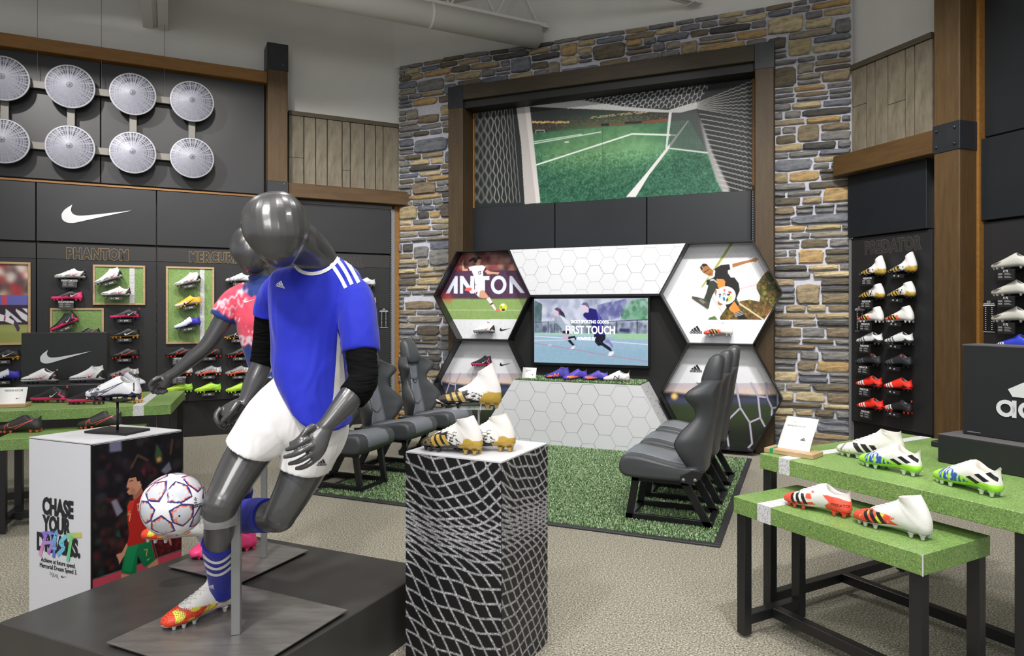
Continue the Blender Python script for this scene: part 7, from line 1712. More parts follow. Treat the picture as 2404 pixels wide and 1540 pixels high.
m_blue = cloth('royal_blue_jersey', (30, 42, 176), sc=7, st=.9); m_wshort = cloth('white_shorts', (226, 225, 226), sc=9, st=.9); m_bsleeve = cloth('black_arm_sleeve', (11, 11, 12), sc=14, st=.5, stretch=(.6, .6, 4), rough=.95); m_bsleeve.node_tree.nodes['Principled BSDF'].inputs['Sheen Weight'].default_value = 0; m_bsleeve.node_tree.nodes['Principled BSDF'].inputs['Specular IOR Level'].default_value = .1
m_sock = cloth('blue_sock', (22, 34, 150), sc=40, st=.15); m_sidep = cloth('white_side_panel', (206, 205, 202), sc=10, st=.5); m_wd = mat('white_print', (226, 226, 228), .55)
def displace(me, amp, sc, seed, aniso=(1, 1, .5)):
    n = len(me.vertices); co = np.empty(n*3, np.float32); me.vertices.foreach_get('co', co); nr = np.empty(n*3, np.float32); me.vertices.foreach_get('normal', nr); co = co.reshape(-1, 3); nr = nr.reshape(-1, 3); d = np.zeros(n)
    for i in range(n):
        p = co[i]; d[i] = mnoise.noise(Vector((p[0]*sc*aniso[0]+seed, p[1]*sc*aniso[1], p[2]*sc*aniso[2]+p[0]*sc*.35)))
    d = (1-np.abs(d)*2.2); co += nr*(d*amp)[:, None]; me.vertices.foreach_set('co', co.ravel()); me.update()

# ---- mannequin in the blue jersey
foot = at_z(470, 1450, zQ)
M1 = thing('mannequin', 'glossy grey mannequin in royal blue jersey and white shorts, bending forward over a ball', 'mannequin', (foot.x, foot.y, zQ))
OFF1 = -Vector((foot.x, foot.y, zQ))
def mpart(M, off, name, me, m, label=None, parent=None):
    me.transform(Matrix.Translation(off)); me.materials.clear(); me.materials.append(m); o = bpy.data.objects.new(name, me); C.objects.link(o); o.parent = parent or M
    if label: o['label'] = label
    return o
def bm2me(name, bm, smooth=True):
    me = bpy.data.meshes.new(name); bmesh.ops.recalc_face_normals(bm, faces=bm.faces); bm.to_mesh(me); bm.free()
    if smooth: me.shade_smooth()
    return me
bm = bmesh.new()
loft(bm, [((634, 450), (668, 450), 2.40, .02), ((598, 467), (690, 461), 2.40, .075), ((576, 497), (711, 486), 2.40, .108), ((571, 525), (720, 520), 2.395, .122), ((577, 556), (722, 552), 2.39, .122), ((594, 583), (712, 580), 2.385, .106), ((614, 605), (696, 606), 2.375, .080), ((632, 620), (678, 622), 2.37, .045), ((645, 628), (664, 628), 2.37, .012)])
limb(bm, [(674, 548, 2.42, .070), (702, 566, 2.47, .074), (728, 590, 2.53, .073), (744, 612, 2.57, .074), (752, 645, 2.60, .084)], 28)
torso = [((690, 630), (792, 612), 2.60, .065), ((652, 652), (832, 660), 2.61, .10), ((646, 700), (832, 712), 2.61, .112), ((648, 780), (812, 800), 2.60, .108), ((650, 860), (800, 890), 2.59, .095), ((640, 920), (800, 960), 2.59, .105), ((612, 970), (790, 1020), 2.59, .11), ((650, 1015), (770, 1050), 2.59, .09)]
loft(bm, torso)
limb(bm, [(650, 690, 2.66, .055), (636, 730, 2.69, .050), (624, 800, 2.72, .044), (616, 850, 2.72, .040), (598, 893, 2.70, .040), (577, 940, 2.67, .028), (568, 952, 2.66, .028)])            # right arm, on the left of the picture
limb(bm, [(815, 690, 2.58, .062), (836, 740, 2.54, .056), (848, 820, 2.48, .048), (851, 885, 2.41, .042), (828, 925, 2.36, .044), (795, 965, 2.32, .036), (768, 996, 2.29, .0275), (758, 1006, 2.285, .028)])
limb(bm, [(640, 975, 2.60, .092), (600, 1040, 2.55, .084), (560, 1105, 2.49, .074), (530, 1160, 2.44, .062), (515, 1192, 2.42, .060), (515, 1225, 2.45, .052), (516, 1280, 2.52, .054), (518, 1335, 2.60, .045), (522, 1385, 2.66, .036), (524, 1405, 2.67, .034)], n=24)
limb(bm, [(752, 1000, 2.62, .095), (722, 1080, 2.60, .086), (690, 1150, 2.56, .070), (662, 1200, 2.54, .060), (655, 1212, 2.56, .058), (630, 1212, 2.62, .058), (590, 1212, 2.70, .060), (545, 1215, 2.78, .050), (510, 1222, 2.84, .037), (500, 1225, 2.86, .035)], n=24)
def hand1(bm):
    loft(bm, [((748, 992), (782, 1010), 2.285, .024), ((733, 1000), (775, 1030), 2.275, .024), ((716, 1018), (766, 1058), 2.262, .023), ((708, 1038), (752, 1078), 2.252, .019), ((706, 1048), (742, 1084), 2.25, .012)], 4)
    r = .0092
    limb(bm, [(738, 1000, 2.262, .013), (720, 1011, 2.244, .0115), (706, 1027, 2.234, .0098), (692, 1038, 2.230, .0090), (679, 1041, 2.228, .0066)], 10, 3)       # thumb
    for P_ in ([(735, 1027, 2.258), (713, 1036, 2.228), (692, 1049, 2.222), (671, 1056, 2.230)], [(742, 1042, 2.256), (717, 1054, 2.222), (690, 1067, 2.212), (666, 1073, 2.222)], [(746, 1056, 2.258), (722, 1071, 2.232), (700, 1083, 2.226), (677, 1089, 2.236)], [(748, 1070, 2.262), (730, 1086, 2.246), (712, 1096, 2.242), (694, 1100, 2.250)]):
        limb(bm, [(*P_[0], r*1.15), (*P_[1], r*1.1), (*P_[2], r), (*P_[3], r*.72)], 10, 4)
def hand2(bm):
    loft(bm, [((570, 930), (590, 948), 2.67, .024), ((545, 940), (575, 968), 2.665, .026), ((524, 952), (556, 984), 2.66, .026), ((514, 964), (542, 996), 2.655, .020)], 4)
    for P_ in ([(520, 958, 2.645), (508, 974, 2.63), (512, 992, 2.625), (524, 996, 2.635)], [(524, 964, 2.665), (512, 984, 2.655), (518, 1000, 2.65), (530, 999, 2.655)], [(530, 970, 2.685), (519, 990, 2.68), (526, 1003, 2.675), (538, 998, 2.675)], [(540, 974, 2.70), (530, 992, 2.695), (537, 1002, 2.69), (546, 994, 2.69)]):
        limb(bm, [(*P_[0], .0118), (*P_[1], .0112), (*P_[2], .0102), (*P_[3], .0085)], 10, 4)
    limb(bm, [(560, 945, 2.64, .014), (546, 962, 2.62, .013), (533, 978, 2.612, .0115), (521, 990, 2.61, .0088)], 10, 3)
hand1(bm); hand2(bm)
body = solidify('mannequin_body', bm, .0036, 2)
mpart(M1, OFF1, 'mannequin_body', body, m_man)
# jersey
bm = bmesh.new()
J = [((697, 632), (790, 604), 2.60, .072), ((664, 632), (818, 618), 2.605, .088), ((640, 646), (846, 648), 2.61, .112), ((633, 690), (848, 700), 2.61, .130), ((637, 745), (826, 765), 2.60, .134), ((641, 800), (815, 825), 2.59, .128), ((641, 848), (812, 885), 2.575, .136, .012), ((651, 884), (818, 945), 2.565, .150, .030), ((676, 918), (824, 990), 2.56, .160, .050)]
loft(bm, J)
limb(bm, [(800, 672, 2.60, .068), (832, 705, 2.57, .072), (842, 760, 2.52, .070), (847, 805, 2.49, .069), (848, 826, 2.48, .068)], 28)
limb(bm, [(668, 672, 2.64, .062), (646, 690, 2.66, .060), (634, 718, 2.68, .058), (630, 742, 2.69, .057)], 28)
jer = solidify('jersey', bm, .0048, 5); displace(jer, .0036, 7, 2.0, (1, 1, .35))
bj = bvh_of(jer); jo = mpart(M1, OFF1, 'jersey', jer, m_blue)
def deco(M, off, name, bm, m, label=None, parent=None): return mpart(M, off, name, bm2me(name, bm), m, label, parent)
for a in (arc((793, 590), (815, 610), (842, 664)), arc((781, 600), (806, 622), (826, 668)), arc((770, 612), (790, 632), (812, 676))):
    deco(M1, OFF1, 'shoulder_stripe', wrap(poly_bm(band(a, 8.5)), bj), m_wd, parent=jo)
deco(M1, OFF1, 'collar', wrap(poly_bm(band(arc((692, 622), (706, 648), (745, 642), 8)+arc((745, 642), (780, 634), (794, 606), 8)[1:]+[(795, 592)], 8)), bj, off=.003), m_wd, parent=jo)
deco(M1, OFF1, 'side_panel', wrap(poly_bm([[(792, 778), (799, 800), (806, 850), (812, 920), (806, 945), (790, 972), (772, 985), (782, 930), (788, 850)]]), bj), m_sidep, 'white side panel', jo)
def pxmap(cx, cy, k, rot=0, sh=0, sy=1.0):
    ca, sa = math.cos(rot), math.sin(rot); return lambda v: Vector((cx+(v.x*ca+v.z*sa*1)*k+v.z*sh*k, cy+(v.x*sa-v.z*ca)*k*sy, 0))
def flatmark(kind):
    bm = bmesh.new()
    full = swoosh(1.0, 0, .002) if kind == 'tick' else bars(1.0, 0, .002)
    full.verts.ensure_lookup_table(); full.faces.ensure_lookup_table()
    for f in full.faces:
        if all(v.co.y < -.001 for v in f.verts): bm.faces.new([bm.verts.new(v.co) for v in f.verts])
    full.free(); bmesh.ops.triangulate(bm, faces=bm.faces); return bm
deco(M1, OFF1, 'emblem', wrap(flatmark('bars'), bj, pxmap(659, 670, 21, .22, -.25, 1.25), .002, 8), m_wd, parent=jo)
# shorts
bm = bmesh.new()
loft(bm, [((660, 872), (800, 935), 2.60, .100), ((612, 918), (742, 1010), 2.59, .112), ((575, 962), (690, 1045), 2.56, .116), ((551, 1002), (656, 1068), 2.53, .108), ((536, 1029), (632, 1080), 2.51, .102)])
loft(bm, [((664, 880), (812, 965), 2.61, .100), ((668, 960), (816, 1010), 2.61, .115), ((664, 1030), (802, 1055), 2.60, .118), ((661, 1072), (782, 1088), 2.59, .112), ((660, 1090), (770, 1112), 2.585, .110)])
loft(bm, [((656, 880), (806, 948), 2.59, .108), ((606, 935), (814, 990), 2.58, .122), ((598, 985), (806, 1028), 2.575, .118), ((625, 1022), (785, 1050), 2.575, .100), ((650, 1042), (760, 1062), 2.575, .07)])
sho = solidify('shorts', bm, .0048, 5); displace(sho, .0035, 8, 5.0, (1, 1, .5)); bs = bvh_of(sho); so = mpart(M1, OFF1, 'shorts', sho, m_wshort)
deco(M1, OFF1, 'emblem', wrap(flatmark('bars'), bs, pxmap(755, 1088, 24, -.05, .15), .002, 8), m_mk, parent=so)
# socks and arm sleeves
def sleeve(M, off, name, pts, m, amp=0, sc=30, label=None, vox=.004):
    bm = bmesh.new(); limb(bm, pts, 26, 5); me = solidify(name, bm, vox, 2)
    if amp: displace(me, amp, sc, 1.0, (.4, .4, 2.2))
    b = bvh_of(me); return mpart(M, off, name, me, m, label), b
sk1, b1 = sleeve(M1, OFF1, 'sock', [(515, 1268, 2.505, .0595), (516, 1300, 2.55, .058), (518, 1340, 2.605, .050), (520, 1372, 2.65, .045), (522, 1392, 2.67, .044)], m_sock)
for k in range(3): deco(M1, OFF1, 'sock_stripe', wrap(poly_bm(band(arc((476, 1302+15*k), (512, 1348+14*k), (556, 1284+15*k), 12), 6)), b1, off=.001), m_wd, parent=sk1)
deco(M1, OFF1, 'emblem', wrap(flatmark('bars'), b1, pxmap(497, 1378, 15, .3), .001, 6), m_wd, parent=sk1)
sleeve(M1, OFF1, 'sock', [(630, 1210, 2.62, .064), (590, 1210, 2.70, .066), (545, 1214, 2.78, .057), (508, 1222, 2.85, .045)], m_sock)
sleeve(M1, OFF1, 'arm_sleeve', [(847, 812, 2.49, .056), (850, 850, 2.45, .053), (853, 888, 2.41, .050), (843, 912, 2.38, .052), (826, 932, 2.355, .050)], m_bsleeve, .0022, 18)
sleeve(M1, OFF1, 'arm_sleeve', [(632, 730, 2.69, .053), (625, 790, 2.715, .049), (618, 838, 2.72, .046), (612, 856, 2.715, .044)], m_bsleeve, .001, 30)
def worn_boot(M, key, c, rotz, tilt, label, sc=1.0, roll=0):
    """a boot on the foot: a part of the mannequin with its own sole, studs and laces"""
    parts = shoe_parts(key, True); root = None; Mx = Matrix.Translation(c-M.location) @ Matrix.Rotation(rotz, 4, 'Z') @ Matrix.Rotation(tilt, 4, 'Y') @ Matrix.Rotation(roll, 4, 'X') @ Matrix.Scale(sc, 4)
    for nme, me, mt_ in parts:
        if nme == 'lining': continue
        o = bpy.data.objects.new('boot' if nme == 'upper' else nme, me); C.objects.link(o)
        if root is None: o.parent = M; o.matrix_local = Mx; root = o; o['label'] = label
        else: o.parent = root
a, b = at_z(392, 1478, zQ), at_z(541, 1424, zQ)
worn_boot(M1, 'orange_blue', (a+b)/2+Vector((0, 0, .001)), math.atan2(b.y-a.y, b.x-a.x), 0, 'orange, yellow and white boot on the standing foot', 1.02)
a, b = at_y(334, 1262, 2.83), at_y(500, 1250, 2.90); c = (a+b)/2
worn_boot(M1, 'orange_blue', c+Vector((0, 0, -.02)), math.atan2(b.y-a.y, b.x-a.x), math.radians(4), 'orange and white boot on the raised foot, behind the ball', 1.0)
# support pole
a = at_z(555, 1487, zQ); t = thing('support_pole', 'square grey steel pole holding the blue-shirted mannequin at the calf', 'pole', (a.x, a.y, zQ), .18)
zt = 1.45-(1166-727)*a.y/1620
obj('pole_tube', box(-.0155, .0155, -.0155, .0155, .0005, zt-zQ, bev=.0015), mat('pole_steel', (140, 142, 144), .34, metal=.5), t)
a2 = at_z(620, 1308, zQ); t = thing('support_pole', 'thin grey steel pole standing on the rear base plate', 'pole', (a2.x, a2.y, zQ), .2)
obj('pole_tube', box(-.013, .013, -.013, .013, .0005, .68, bev=.0015), mat('pole_steel', (140, 142, 144), .34, metal=.5), t)

# ---- mannequin in the tie-dye shirt
foot = at_z(490, 1310, zQ); M2 = thing('mannequin', 'grey mannequin in a pink and navy tie-dye shirt reaching towards the green table', 'mannequin', (foot.x, foot.y, zQ)); OFF2 = -Vector((foot.x, foot.y, zQ))
bm = bmesh.new()
loft(bm, [((584, 527), (604, 527), 3.28, .02), ((560, 540), (628, 538), 3.28, .07), ((546, 566), (640, 562), 3.27, .098), ((543, 590), (642, 588), 3.26, .104), ((556, 614), (632, 612), 3.25, .086), ((570, 632), (616, 632), 3.24, .055), ((580, 641), (604, 641), 3.24, .02)])
limb(bm, [(600, 610, 3.28, .055), (612, 645, 3.30, .050), (622, 672, 3.31, .062)])
loft(bm, [((580, 664), (664, 664), 3.31, .05), ((556, 684), (700, 690), 3.31, .085), ((560, 740), (700, 745), 3.30, .105), ((575, 800), (690, 800), 3.30, .085), ((590, 860), (684, 862), 3.30, .075), ((584, 920), (690, 920), 3.30, .095), ((580, 960), (690, 960), 3.30, .10), ((600, 990), (670, 990), 3.30, .07)])
limb(bm, [(568, 690, 3.27, .050), (540, 725, 3.24, .043), (522, 754, 3.23, .043), (487, 810, 3.20, .036), (450, 842, 3.18, .034), (416, 871, 3.16, .025), (404, 878, 3.155, .023), (392, 886, 3.15, .024)])
limb(bm, [(690, 700, 3.36, .045), (700, 780, 3.42, .038), (690, 850, 3.40, .034), (680, 900, 3.36, .024)])
limb(bm, [(615, 960, 3.29, .085), (585, 1050, 3.24, .075), (556, 1135, 3.19, .052), (528, 1195, 3.22, .048), (500, 1250, 3.26, .036), (488, 1285, 3.28, .032)])
limb(bm, [(655, 960, 3.32, .080), (612, 1050, 3.34, .07), (575, 1120, 3.33, .050), (560, 1200, 3.40, .046), (545, 1270, 3.42, .034), (543, 1292, 3.42, .030)])
loft(bm, [((386, 876), (404, 894), 3.15, .020), ((372, 882), (394, 908), 3.145, .019), ((362, 892), (384, 914), 3.14, .015)], 4)
limb(bm, [(376, 886, 3.12, .0125), (360, 893, 3.10, .011), (352, 905, 3.10, .0098), (356, 918, 3.10, .008)], 10, 3)
for P_ in ([(370, 898, 3.125), (358, 908, 3.11), (357, 918, 3.11), (363, 924, 3.115)], [(376, 902, 3.14), (366, 913, 3.13), (368, 922, 3.13), (374, 925, 3.135)], [(384, 904, 3.155), (377, 914, 3.15), (380, 922, 3.15), (386, 923, 3.15)], [(390, 902, 3.165), (386, 911, 3.165), (390, 918, 3.165), (394, 918, 3.165)]):
    limb(bm, [(*P_[0], .0105), (*P_[1], .0098), (*P_[2], .009), (*P_[3], .0075)], 10, 3)
body = solidify('mannequin_body', bm, .0050, 3); mpart(M2, OFF2, 'mannequin_body', body, m_man)
bm = bmesh.new()
loft(bm, [((584, 648), (640, 646), 3.30, .056), ((586, 662), (642, 660), 3.30, .060), ((572, 672), (672, 672), 3.31, .075), ((552, 690), (706, 692), 3.31, .102), ((550, 740), (706, 745), 3.30, .122), ((562, 785), (694, 785), 3.30, .110), ((576, 830), (686, 830), 3.30, .095), ((588, 868), (686, 870), 3.30, .090), ((594, 884), (690, 890), 3.30, .092)])
limb(bm, [(585, 690, 3.29, .060), (556, 702, 3.26, .060), (536, 724, 3.245, .059), (520, 748, 3.235, .058)], 26)
tee = solidify('shirt', bm, .0062, 5); displace(tee, .002, 10, 8.0)
n = len(tee.vertices); co = np.empty(n*3, np.float32); tee.vertices.foreach_get('co', co); co = co.reshape(-1, 3); PX = CX+F*co[:, 0]/co[:, 1]; PY = HY-F*(co[:, 2]-H)/co[:, 1]
def tn(sx, sy, sd):
    r = np.random.RandomState(sd); o = 0
    for _ in range(8): a, b = r.uniform(-1, 1, 2); o = o+np.sin(PX*sx*a+PY*sy*b+co[:, 1]*14*r.uniform(-1, 1)+r.rand()*6.28)
    return o/8
pk, nv, wt = np.array((236, 84, 108.)), np.array((36, 60, 128.)), np.array((236, 214, 224.)); A = np.zeros((n, 3))+pk; A += (tn(.15, .1, 1)*12)[:, None]
def mixm(m_, c): 
    global A
    m_ = np.clip(m_, 0, 1)[:, None]; A = A*(1-m_)+c*m_
wn = tn(.55, .30, 2)*20
mixm((1-np.abs(PY-(800+wn)-(PX-600)*.05)/10)*1.4, wt); mixm((PY-(808+wn*1.3))/8, nv)
mixm((1-np.abs((PX-600)-(PY-650)*.10+wn*.7-6)/7)*(PY > 690)*1.3*(tn(.1, .2, 5) > -.15), wt)
mixm((1-np.abs((PY-690)+(PX-560)*.55+wn)/9)*(PX < 590)*1.2, wt); mixm((1-np.abs((PY-716)+(PX-560)*.55+wn)/6)*(PX < 580)*.9, wt)
mixm((1-((PX-620)/50)**2-((PY-668)/46)**2+wn*.035)*3, nv); mixm((tn(.8, .5, 9)-.42)*6*(PY < 800), wt); mixm(((PY-(PX-520)*.55-733)+wn*.4)/5*(PX < 556), nv); mixm((PY < 668)*(PX > 580)*1.0, nv*.9)
ca = tee.color_attributes.new('Col', 'FLOAT_COLOR', 'POINT'); c4 = np.ones((n, 4), np.float32); c4[:, :3] = lin(np.clip(A, 0, 255)); ca.data.foreach_set('color', c4.ravel())
bt = bvh_of(tee); to = mpart(M2, OFF2, 'shirt', tee, cloth('tie_dye_cloth', (200, 80, 100), sc=12, st=.6, attr=True))
deco(M2, OFF2, 'emblem', wrap(flatmark('tick'), bt, pxmap(587, 706, 28, -.05), .002, 6), m_wd, parent=to)
bm = bmesh.new(); loft(bm, [((584, 880), (694, 884), 3.30, .096), ((576, 940), (698, 940), 3.30, .112), ((570, 985), (690, 985), 3.30, .11)]); limb(bm, [(612, 960, 3.29, .094), (590, 1035, 3.25, .092)]); limb(bm, [(655, 960, 3.32, .09), (622, 1035, 3.34, .086)])
mpart(M2, OFF2, 'shorts', solidify('shorts', bm, .007, 3), cloth('black_shorts', (22, 24, 30), sc=10))
sleeve(M2, OFF2, 'sock', [(545, 1160, 3.20, .052), (526, 1200, 3.22, .052), (500, 1250, 3.26, .041), (489, 1280, 3.28, .038)], m_sock, vox=.006)
sleeve(M2, OFF2, 'sock', [(570, 1150, 3.35, .050), (560, 1200, 3.40, .050), (546, 1270, 3.42, .038), (544, 1285, 3.42, .036)], m_sock, vox=.006)
a, b = at_z(446, 1316, zQ), at_z(524, 1290, zQ); d_ = (b-a).normalized(); worn_boot(M2, 'pink', a+d_*.135+Vector((0, 0, .001)), math.atan2(d_.y, d_.x), 0, 'pink boot with white tick', .95)
c = at_z(536, 1300, zQ); worn_boot(M2, 'pink', Vector((c.x, c.y, zQ+.001)), .7, 0, 'pink boot hidden behind the front leg', .95)

# ============================================================ BALL
bc_ = at_y(408, 1184, 2.42); Rb = 72.0*2.42/1620*1.0
def star_ball():
    me_bm = bmesh.new(); bmesh.ops.create_uvsphere(me_bm, u_segments=330, v_segments=190, radius=1.0); me = bpy.data.meshes.new('ball_skin'); me_bm.to_mesh(me); me_bm.free()
    n = len(me.vertices); co = np.empty(n*3, np.float32); me.vertices.foreach_get('co', co); P_ = co.reshape(-1, 3); P_ = P_/np.linalg.norm(P_, axis=1)[:, None]
    g = (1+5**.5)/2; IV = np.array([(-1, g, 0), (1, g, 0), (-1, -g, 0), (1, -g, 0), (0, -1, g), (0, 1, g), (0, -1, -g), (0, 1, -g), (g, 0, -1), (g, 0, 1), (-g, 0, -1), (-g, 0, 1)], float); IV /= np.linalg.norm(IV[0])
    # turn one star towards the viewer's left
    cd = np.array((0, 0, H))-np.array(bc_); cd /= np.linalg.norm(cd); rt = np.cross((0, 0, 1.), cd); rt /= np.linalg.norm(rt); upv = np.cross(cd, rt); tgt = .94*cd-.32*rt-.08*upv; tgt /= np.linalg.norm(tgt); src = IV[4]; v = np.cross(src, tgt); c = src@tgt; K = np.array([[0, -v[2], v[1]], [v[2], 0, -v[0]], [-v[1], v[0], 0]]); Rm = np.eye(3)+K+K@K/(1+c); IV = IV@Rm.T
    d_ = IV@IV[4]; e_ = IV[np.nonzero((d_ > .3) & (d_ < .6))[0][0]]; e_ = e_-tgt*(e_@tgt); ux_ = rt-tgt*(rt@tgt); ux_ /= np.linalg.norm(ux_); uy_ = np.cross(tgt, ux_); th = math.radians(9)-math.atan2(e_@uy_, e_@ux_); k_ = tgt; Kt = np.array([[0, -k_[2], k_[1]], [k_[2], 0, -k_[0]], [-k_[1], k_[0], 0]]); Rt = np.eye(3)+math.sin(th)*Kt+(1-math.cos(th))*Kt@Kt; IV = IV@Rt.T
    D = P_@IV.T; near = D.argmax(1); ang = np.arccos(np.clip(D.max(1), -1, 1)); c0 = IV[near]
    # direction to the nearest neighbour vertex gives the arm angle
    nb = []
    for i in range(12): d = IV@IV[i]; nb.append(np.nonzero((d > .3) & (d < .6))[0])
    best = np.full(n, 9.)
    for i in range(12):
        s = np.nonzero(near == i)[0]; e1 = IV[nb[i][0]]-IV[i]*(IV[nb[i][0]]@IV[i]); e1 /= np.linalg.norm(e1); e2 = np.cross(IV[i], e1); q = P_[s]; az = np.arctan2(q@e2, q@e1); m_ = (az % (2*PI/5)); m_ = np.minimum(m_, 2*PI/5-m_); best[s] = m_
    # five-pointed star in polar form: tip at a = 0, notch at a = pi/5
    Rt_, Rn = math.radians(32.0), math.radians(12.0); a = best; x2, y2 = Rn*math.cos(PI/5), Rn*math.sin(PI/5)
    d = (ang*(np.cos(a)*y2+np.sin(a)*(Rt_-x2))-Rt_*y2)/math.hypot(y2, Rt_-x2)            # <0 inside the star
    rr = np.random.RandomState(3); nz = np.zeros(n)
    for _ in range(14): w = rr.normal(size=3)*26; nz += np.sin(P_@w+rr.rand()*6.28)
    nz /= 7; deg = math.radians(1)
    A = np.zeros((n, 3))+np.array((196, 202, 210.))
    cor = (d > 2.0*deg) & (d < (5.0+3.5*nz)*deg); A[cor] = (238, 128, 104); A[(d > 6*deg) & (nz > .55) & (d < 10*deg)] = (236, 150, 130)
    nvy = (d > -0.2*deg) & (d < (3.3+1.2*nz)*deg); A[nvy] = (44, 42, 110); A[d <= -.2*deg] = (232, 232, 236)
    ca = me.color_attributes.new('Col', 'FLOAT_COLOR', 'POINT'); c4 = np.ones((n, 4), np.float32); c4[:, :3] = lin(A); ca.data.foreach_set('color', c4.ravel()); me.transform(Matrix.Scale(Rb, 4)); me.shade_smooth(); return me
bt_ = thing('football', 'white football with navy-edged stars held against the front knee', 'ball', bc_)
sb_ = star_ball(); bb = bvh_of(sb_); link('ball_skin', sb_, mat('ball_finish', attr=True, rough=.28, spec=.5, coat=.3), bt_)
def on_ball(px, py, k=1.0):
    o = Vector((0, 0, H))-bc_; d = ray(px, py).normalized(); h = bb.ray_cast(o, d); nrm = h[1]; p = h[0]+nrm*.0008; return p, Vector(nrm).to_track_quat('-Y', 'Z').to_euler() if False else (nrm)
def ball_text(s, px, py, size):
    p, nrm = on_ball(px, py); z = nrm; ax = math.atan2(nrm.x, -nrm.y); el = math.asin(nrm.z); o = text(s, size, m_ink, bt_, p); o.rotation_euler = (-el, 0, ax)
ball_text('CHAMPIONS', 459, 1186, .0085); ball_text('LEAGUE.', 459, 1190, .0065); ball_text('UEFA', 459, 1180, .0055)
p, nrm = on_ball(459, 1172); bm = bmesh.new(); 
for k in range(5): 
    a = 2*PI*k/5+.3; bmesh.ops.create_circle(bm, cap_ends=True, segments=5, radius=.0022, matrix=Matrix.Translation((math.cos(a)*.0052, 0, math.sin(a)*.0052)) @ Matrix.Rotation(PI/2, 4, 'X'))
bmesh.ops.create_circle(bm, cap_ends=True, segments=5, radius=.0022, matrix=Matrix.Rotation(PI/2, 4, 'X'))
o = obj('emblem', bm, m_ink, bt_); o.location = p; o.rotation_euler = (-math.asin(nrm.z), 0, math.atan2(nrm.x, -nrm.y))
p, nrm = on_ball(421, 1211); bm = bmesh.new(); bmesh.ops.create_circle(bm, cap_ends=True, segments=12, radius=.0034, matrix=Matrix.Rotation(PI/2, 4, 'X')); o = obj('valve', bm, m_ink, bt_); o.location = p; o.rotation_euler = (-math.asin(nrm.z), 0, math.atan2(nrm.x, -nrm.y))
# clear holder: a band round the knee and a cradle under the ball
kn = at_y(514, 1216, 2.435); ht = thing('ball_holder', 'clear plastic band around the knee with a cradle under the ball', 'holder', kn)
m_clr = mat('clear_plastic', (232, 236, 242), .06, alpha=.16)
bm = bmesh.new(); ro = lathe(bm, [(.062, -.022), (.0635, -.022), (.0635, .022), (.062, .022), (.062, -.022)], 40); obj('knee_band', bm, m_clr, ht, True)
dv = bc_-kn; bm = bmesh.new()
def cr_pt(th, ph, r): return Vector((dv.x+r*math.cos(ph)*math.cos(th), dv.y+r*math.cos(ph)*math.sin(th), dv.z+r*math.sin(ph)))
n1, n2 = 28, 6; G = [[[bm.verts.new(cr_pt(2*PI*i/n1, math.radians(-86+9*j), Rb+.0015+k*.002)) for i in range(n1)] for j in range(n2)] for k in range(2)]
for k in range(2):
    for j in range(n2-1):
        for i in range(n1): bm.faces.new((G[k][j][i], G[k][j][(i+1) % n1], G[k][j+1][(i+1) % n1], G[k][j+1][i]))
for i in range(n1): bm.faces.new((G[0][n2-1][i], G[0][n2-1][(i+1) % n1], G[1][n2-1][(i+1) % n1], G[1][n2-1][i])); 
obj('cradle', bm, m_clr, ht, True)
bm = bmesh.new(); beam(bm, (-.062, 0, -.012), (dv.x+Rb*.80, dv.y, dv.z-Rb*.62), .03, .003); obj('bridge', bm, m_clr, ht)
# ============================================================ ROOF STEEL AND DUCT
bw = NW.u
def xyz(px, py, z): return at_z(px, py, z)
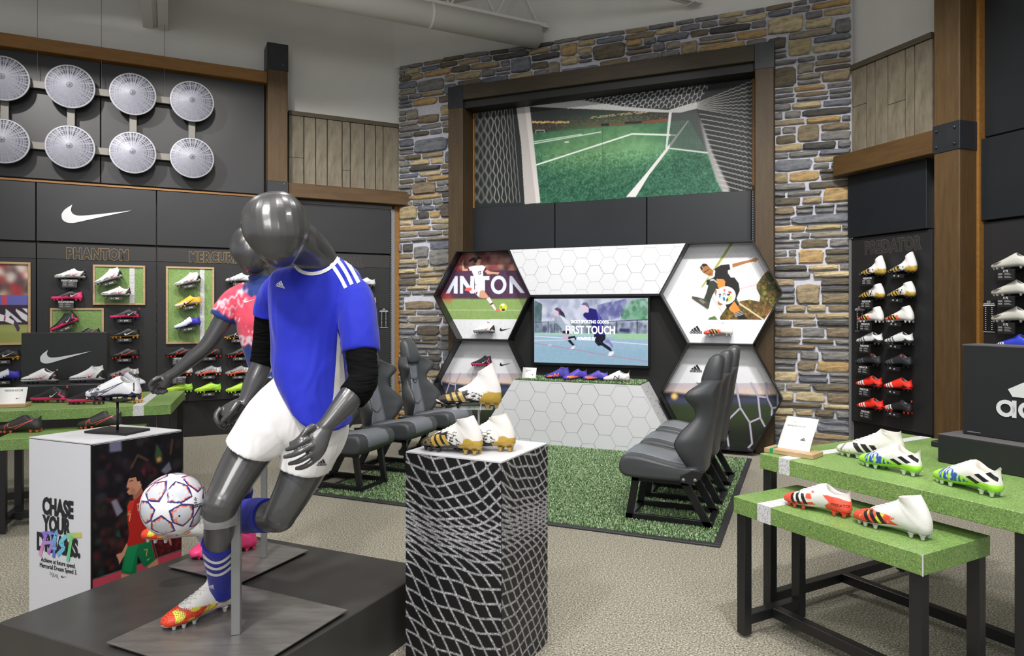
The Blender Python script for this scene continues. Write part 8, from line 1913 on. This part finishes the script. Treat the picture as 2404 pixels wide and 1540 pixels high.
# round duct: runs along the dark wall's direction, in front of the stone wall top
e1 = xyz(1262, 86, 4.66); d1 = xyz(760, -30, 4.66)
rd = .135
ya = SW.hit(1262, 88, .10); pe = SW.pt(ya[0], .12, ya[1]); ze = pe.z
t = thing('air_duct', 'long white round air duct under the roof steel', 'duct', pe, 0)
bm = bmesh.new(); tube(bm, [(0, 0, 0), tuple(-NW.u*6.5)], rd, 32); obj('duct_shell', bm, m_white_metal, t, True)
for k in (1.3, 3.1, 4.9):
    bm = bmesh.new(); c = -NW.u*k; tube(bm, [tuple(c), tuple(c-NW.u*.03)], rd+.006, 32); obj('duct_seam', bm, m_white_metal, t, True)
def truss(label, px, py, length, depth, diag=.55, dd=.03):
    x, z = SW.hit(px, py, dd); p = SW.pt(x, dd, z); t = thing('roof_truss', label, 'truss', p, NW.a); 
    top = min(depth, CEIL-.03-z)
    for zz in (0, top):
        for s in (-.032, .032): obj('chord', box(-length, -.02, s-.014, s+.014, zz, zz+.045), m_white_metal, t)
    bm = bmesh.new(); k = 0; x_ = -.12; up = True
    while x_-diag > -length:
        a, b = (x_, .03), (x_-diag/2, top-.0); c_ = (x_-diag, .03)
        for q, r_ in ((a, b), (b, c_)):
            bm = bmesh.new(); beam(bm, (q[0], 0, q[1]), (r_[0], 0, r_[1]), .022); obj('web_bar', bm, m_white_metal, t)
        x_ -= diag
    bm = bmesh.new(); add_box(bm, -.12, .0, -.07, .07, -.012, .006); obj('bearing_plate', bm, m_white_metal, t)
truss('white roof truss ending over the stone wall above the duct end', 1283, 68, 7.0, .52)
truss('white roof truss ending over the stone wall above the mural', 1640, 12, 6.5, .50, .6)
# tapered joist foot above the discs
p = NW.pt(NW.X(365, .06), .07, 4.72)
q0, q1 = NW.hit(341, 56, .08), NW.hit(388, 60, .08)
x = (q0[0]+q1[0])/2; z = (q0[1]+q1[1])/2; p = NW.pt(x, .0, z)
t = thing('joist', 'white steel joist end reaching down over the dark disc wall', 'beam', p, NW.a)
for s in (-1, 1): obj('joist_flange', prism_xz([(0, 0), (0, CEIL-z-.02), (-.02, CEIL-z-.02), (-.03, 0)], -.02, .0) if False else box(s*.075-.05, s*.075+.05, -1.6, .05, .0, .05), m_white_metal, t)
obj('joist_web', box(-.012, .012, -1.6, .05, .03, CEIL-z-.02), m_white_metal, t)
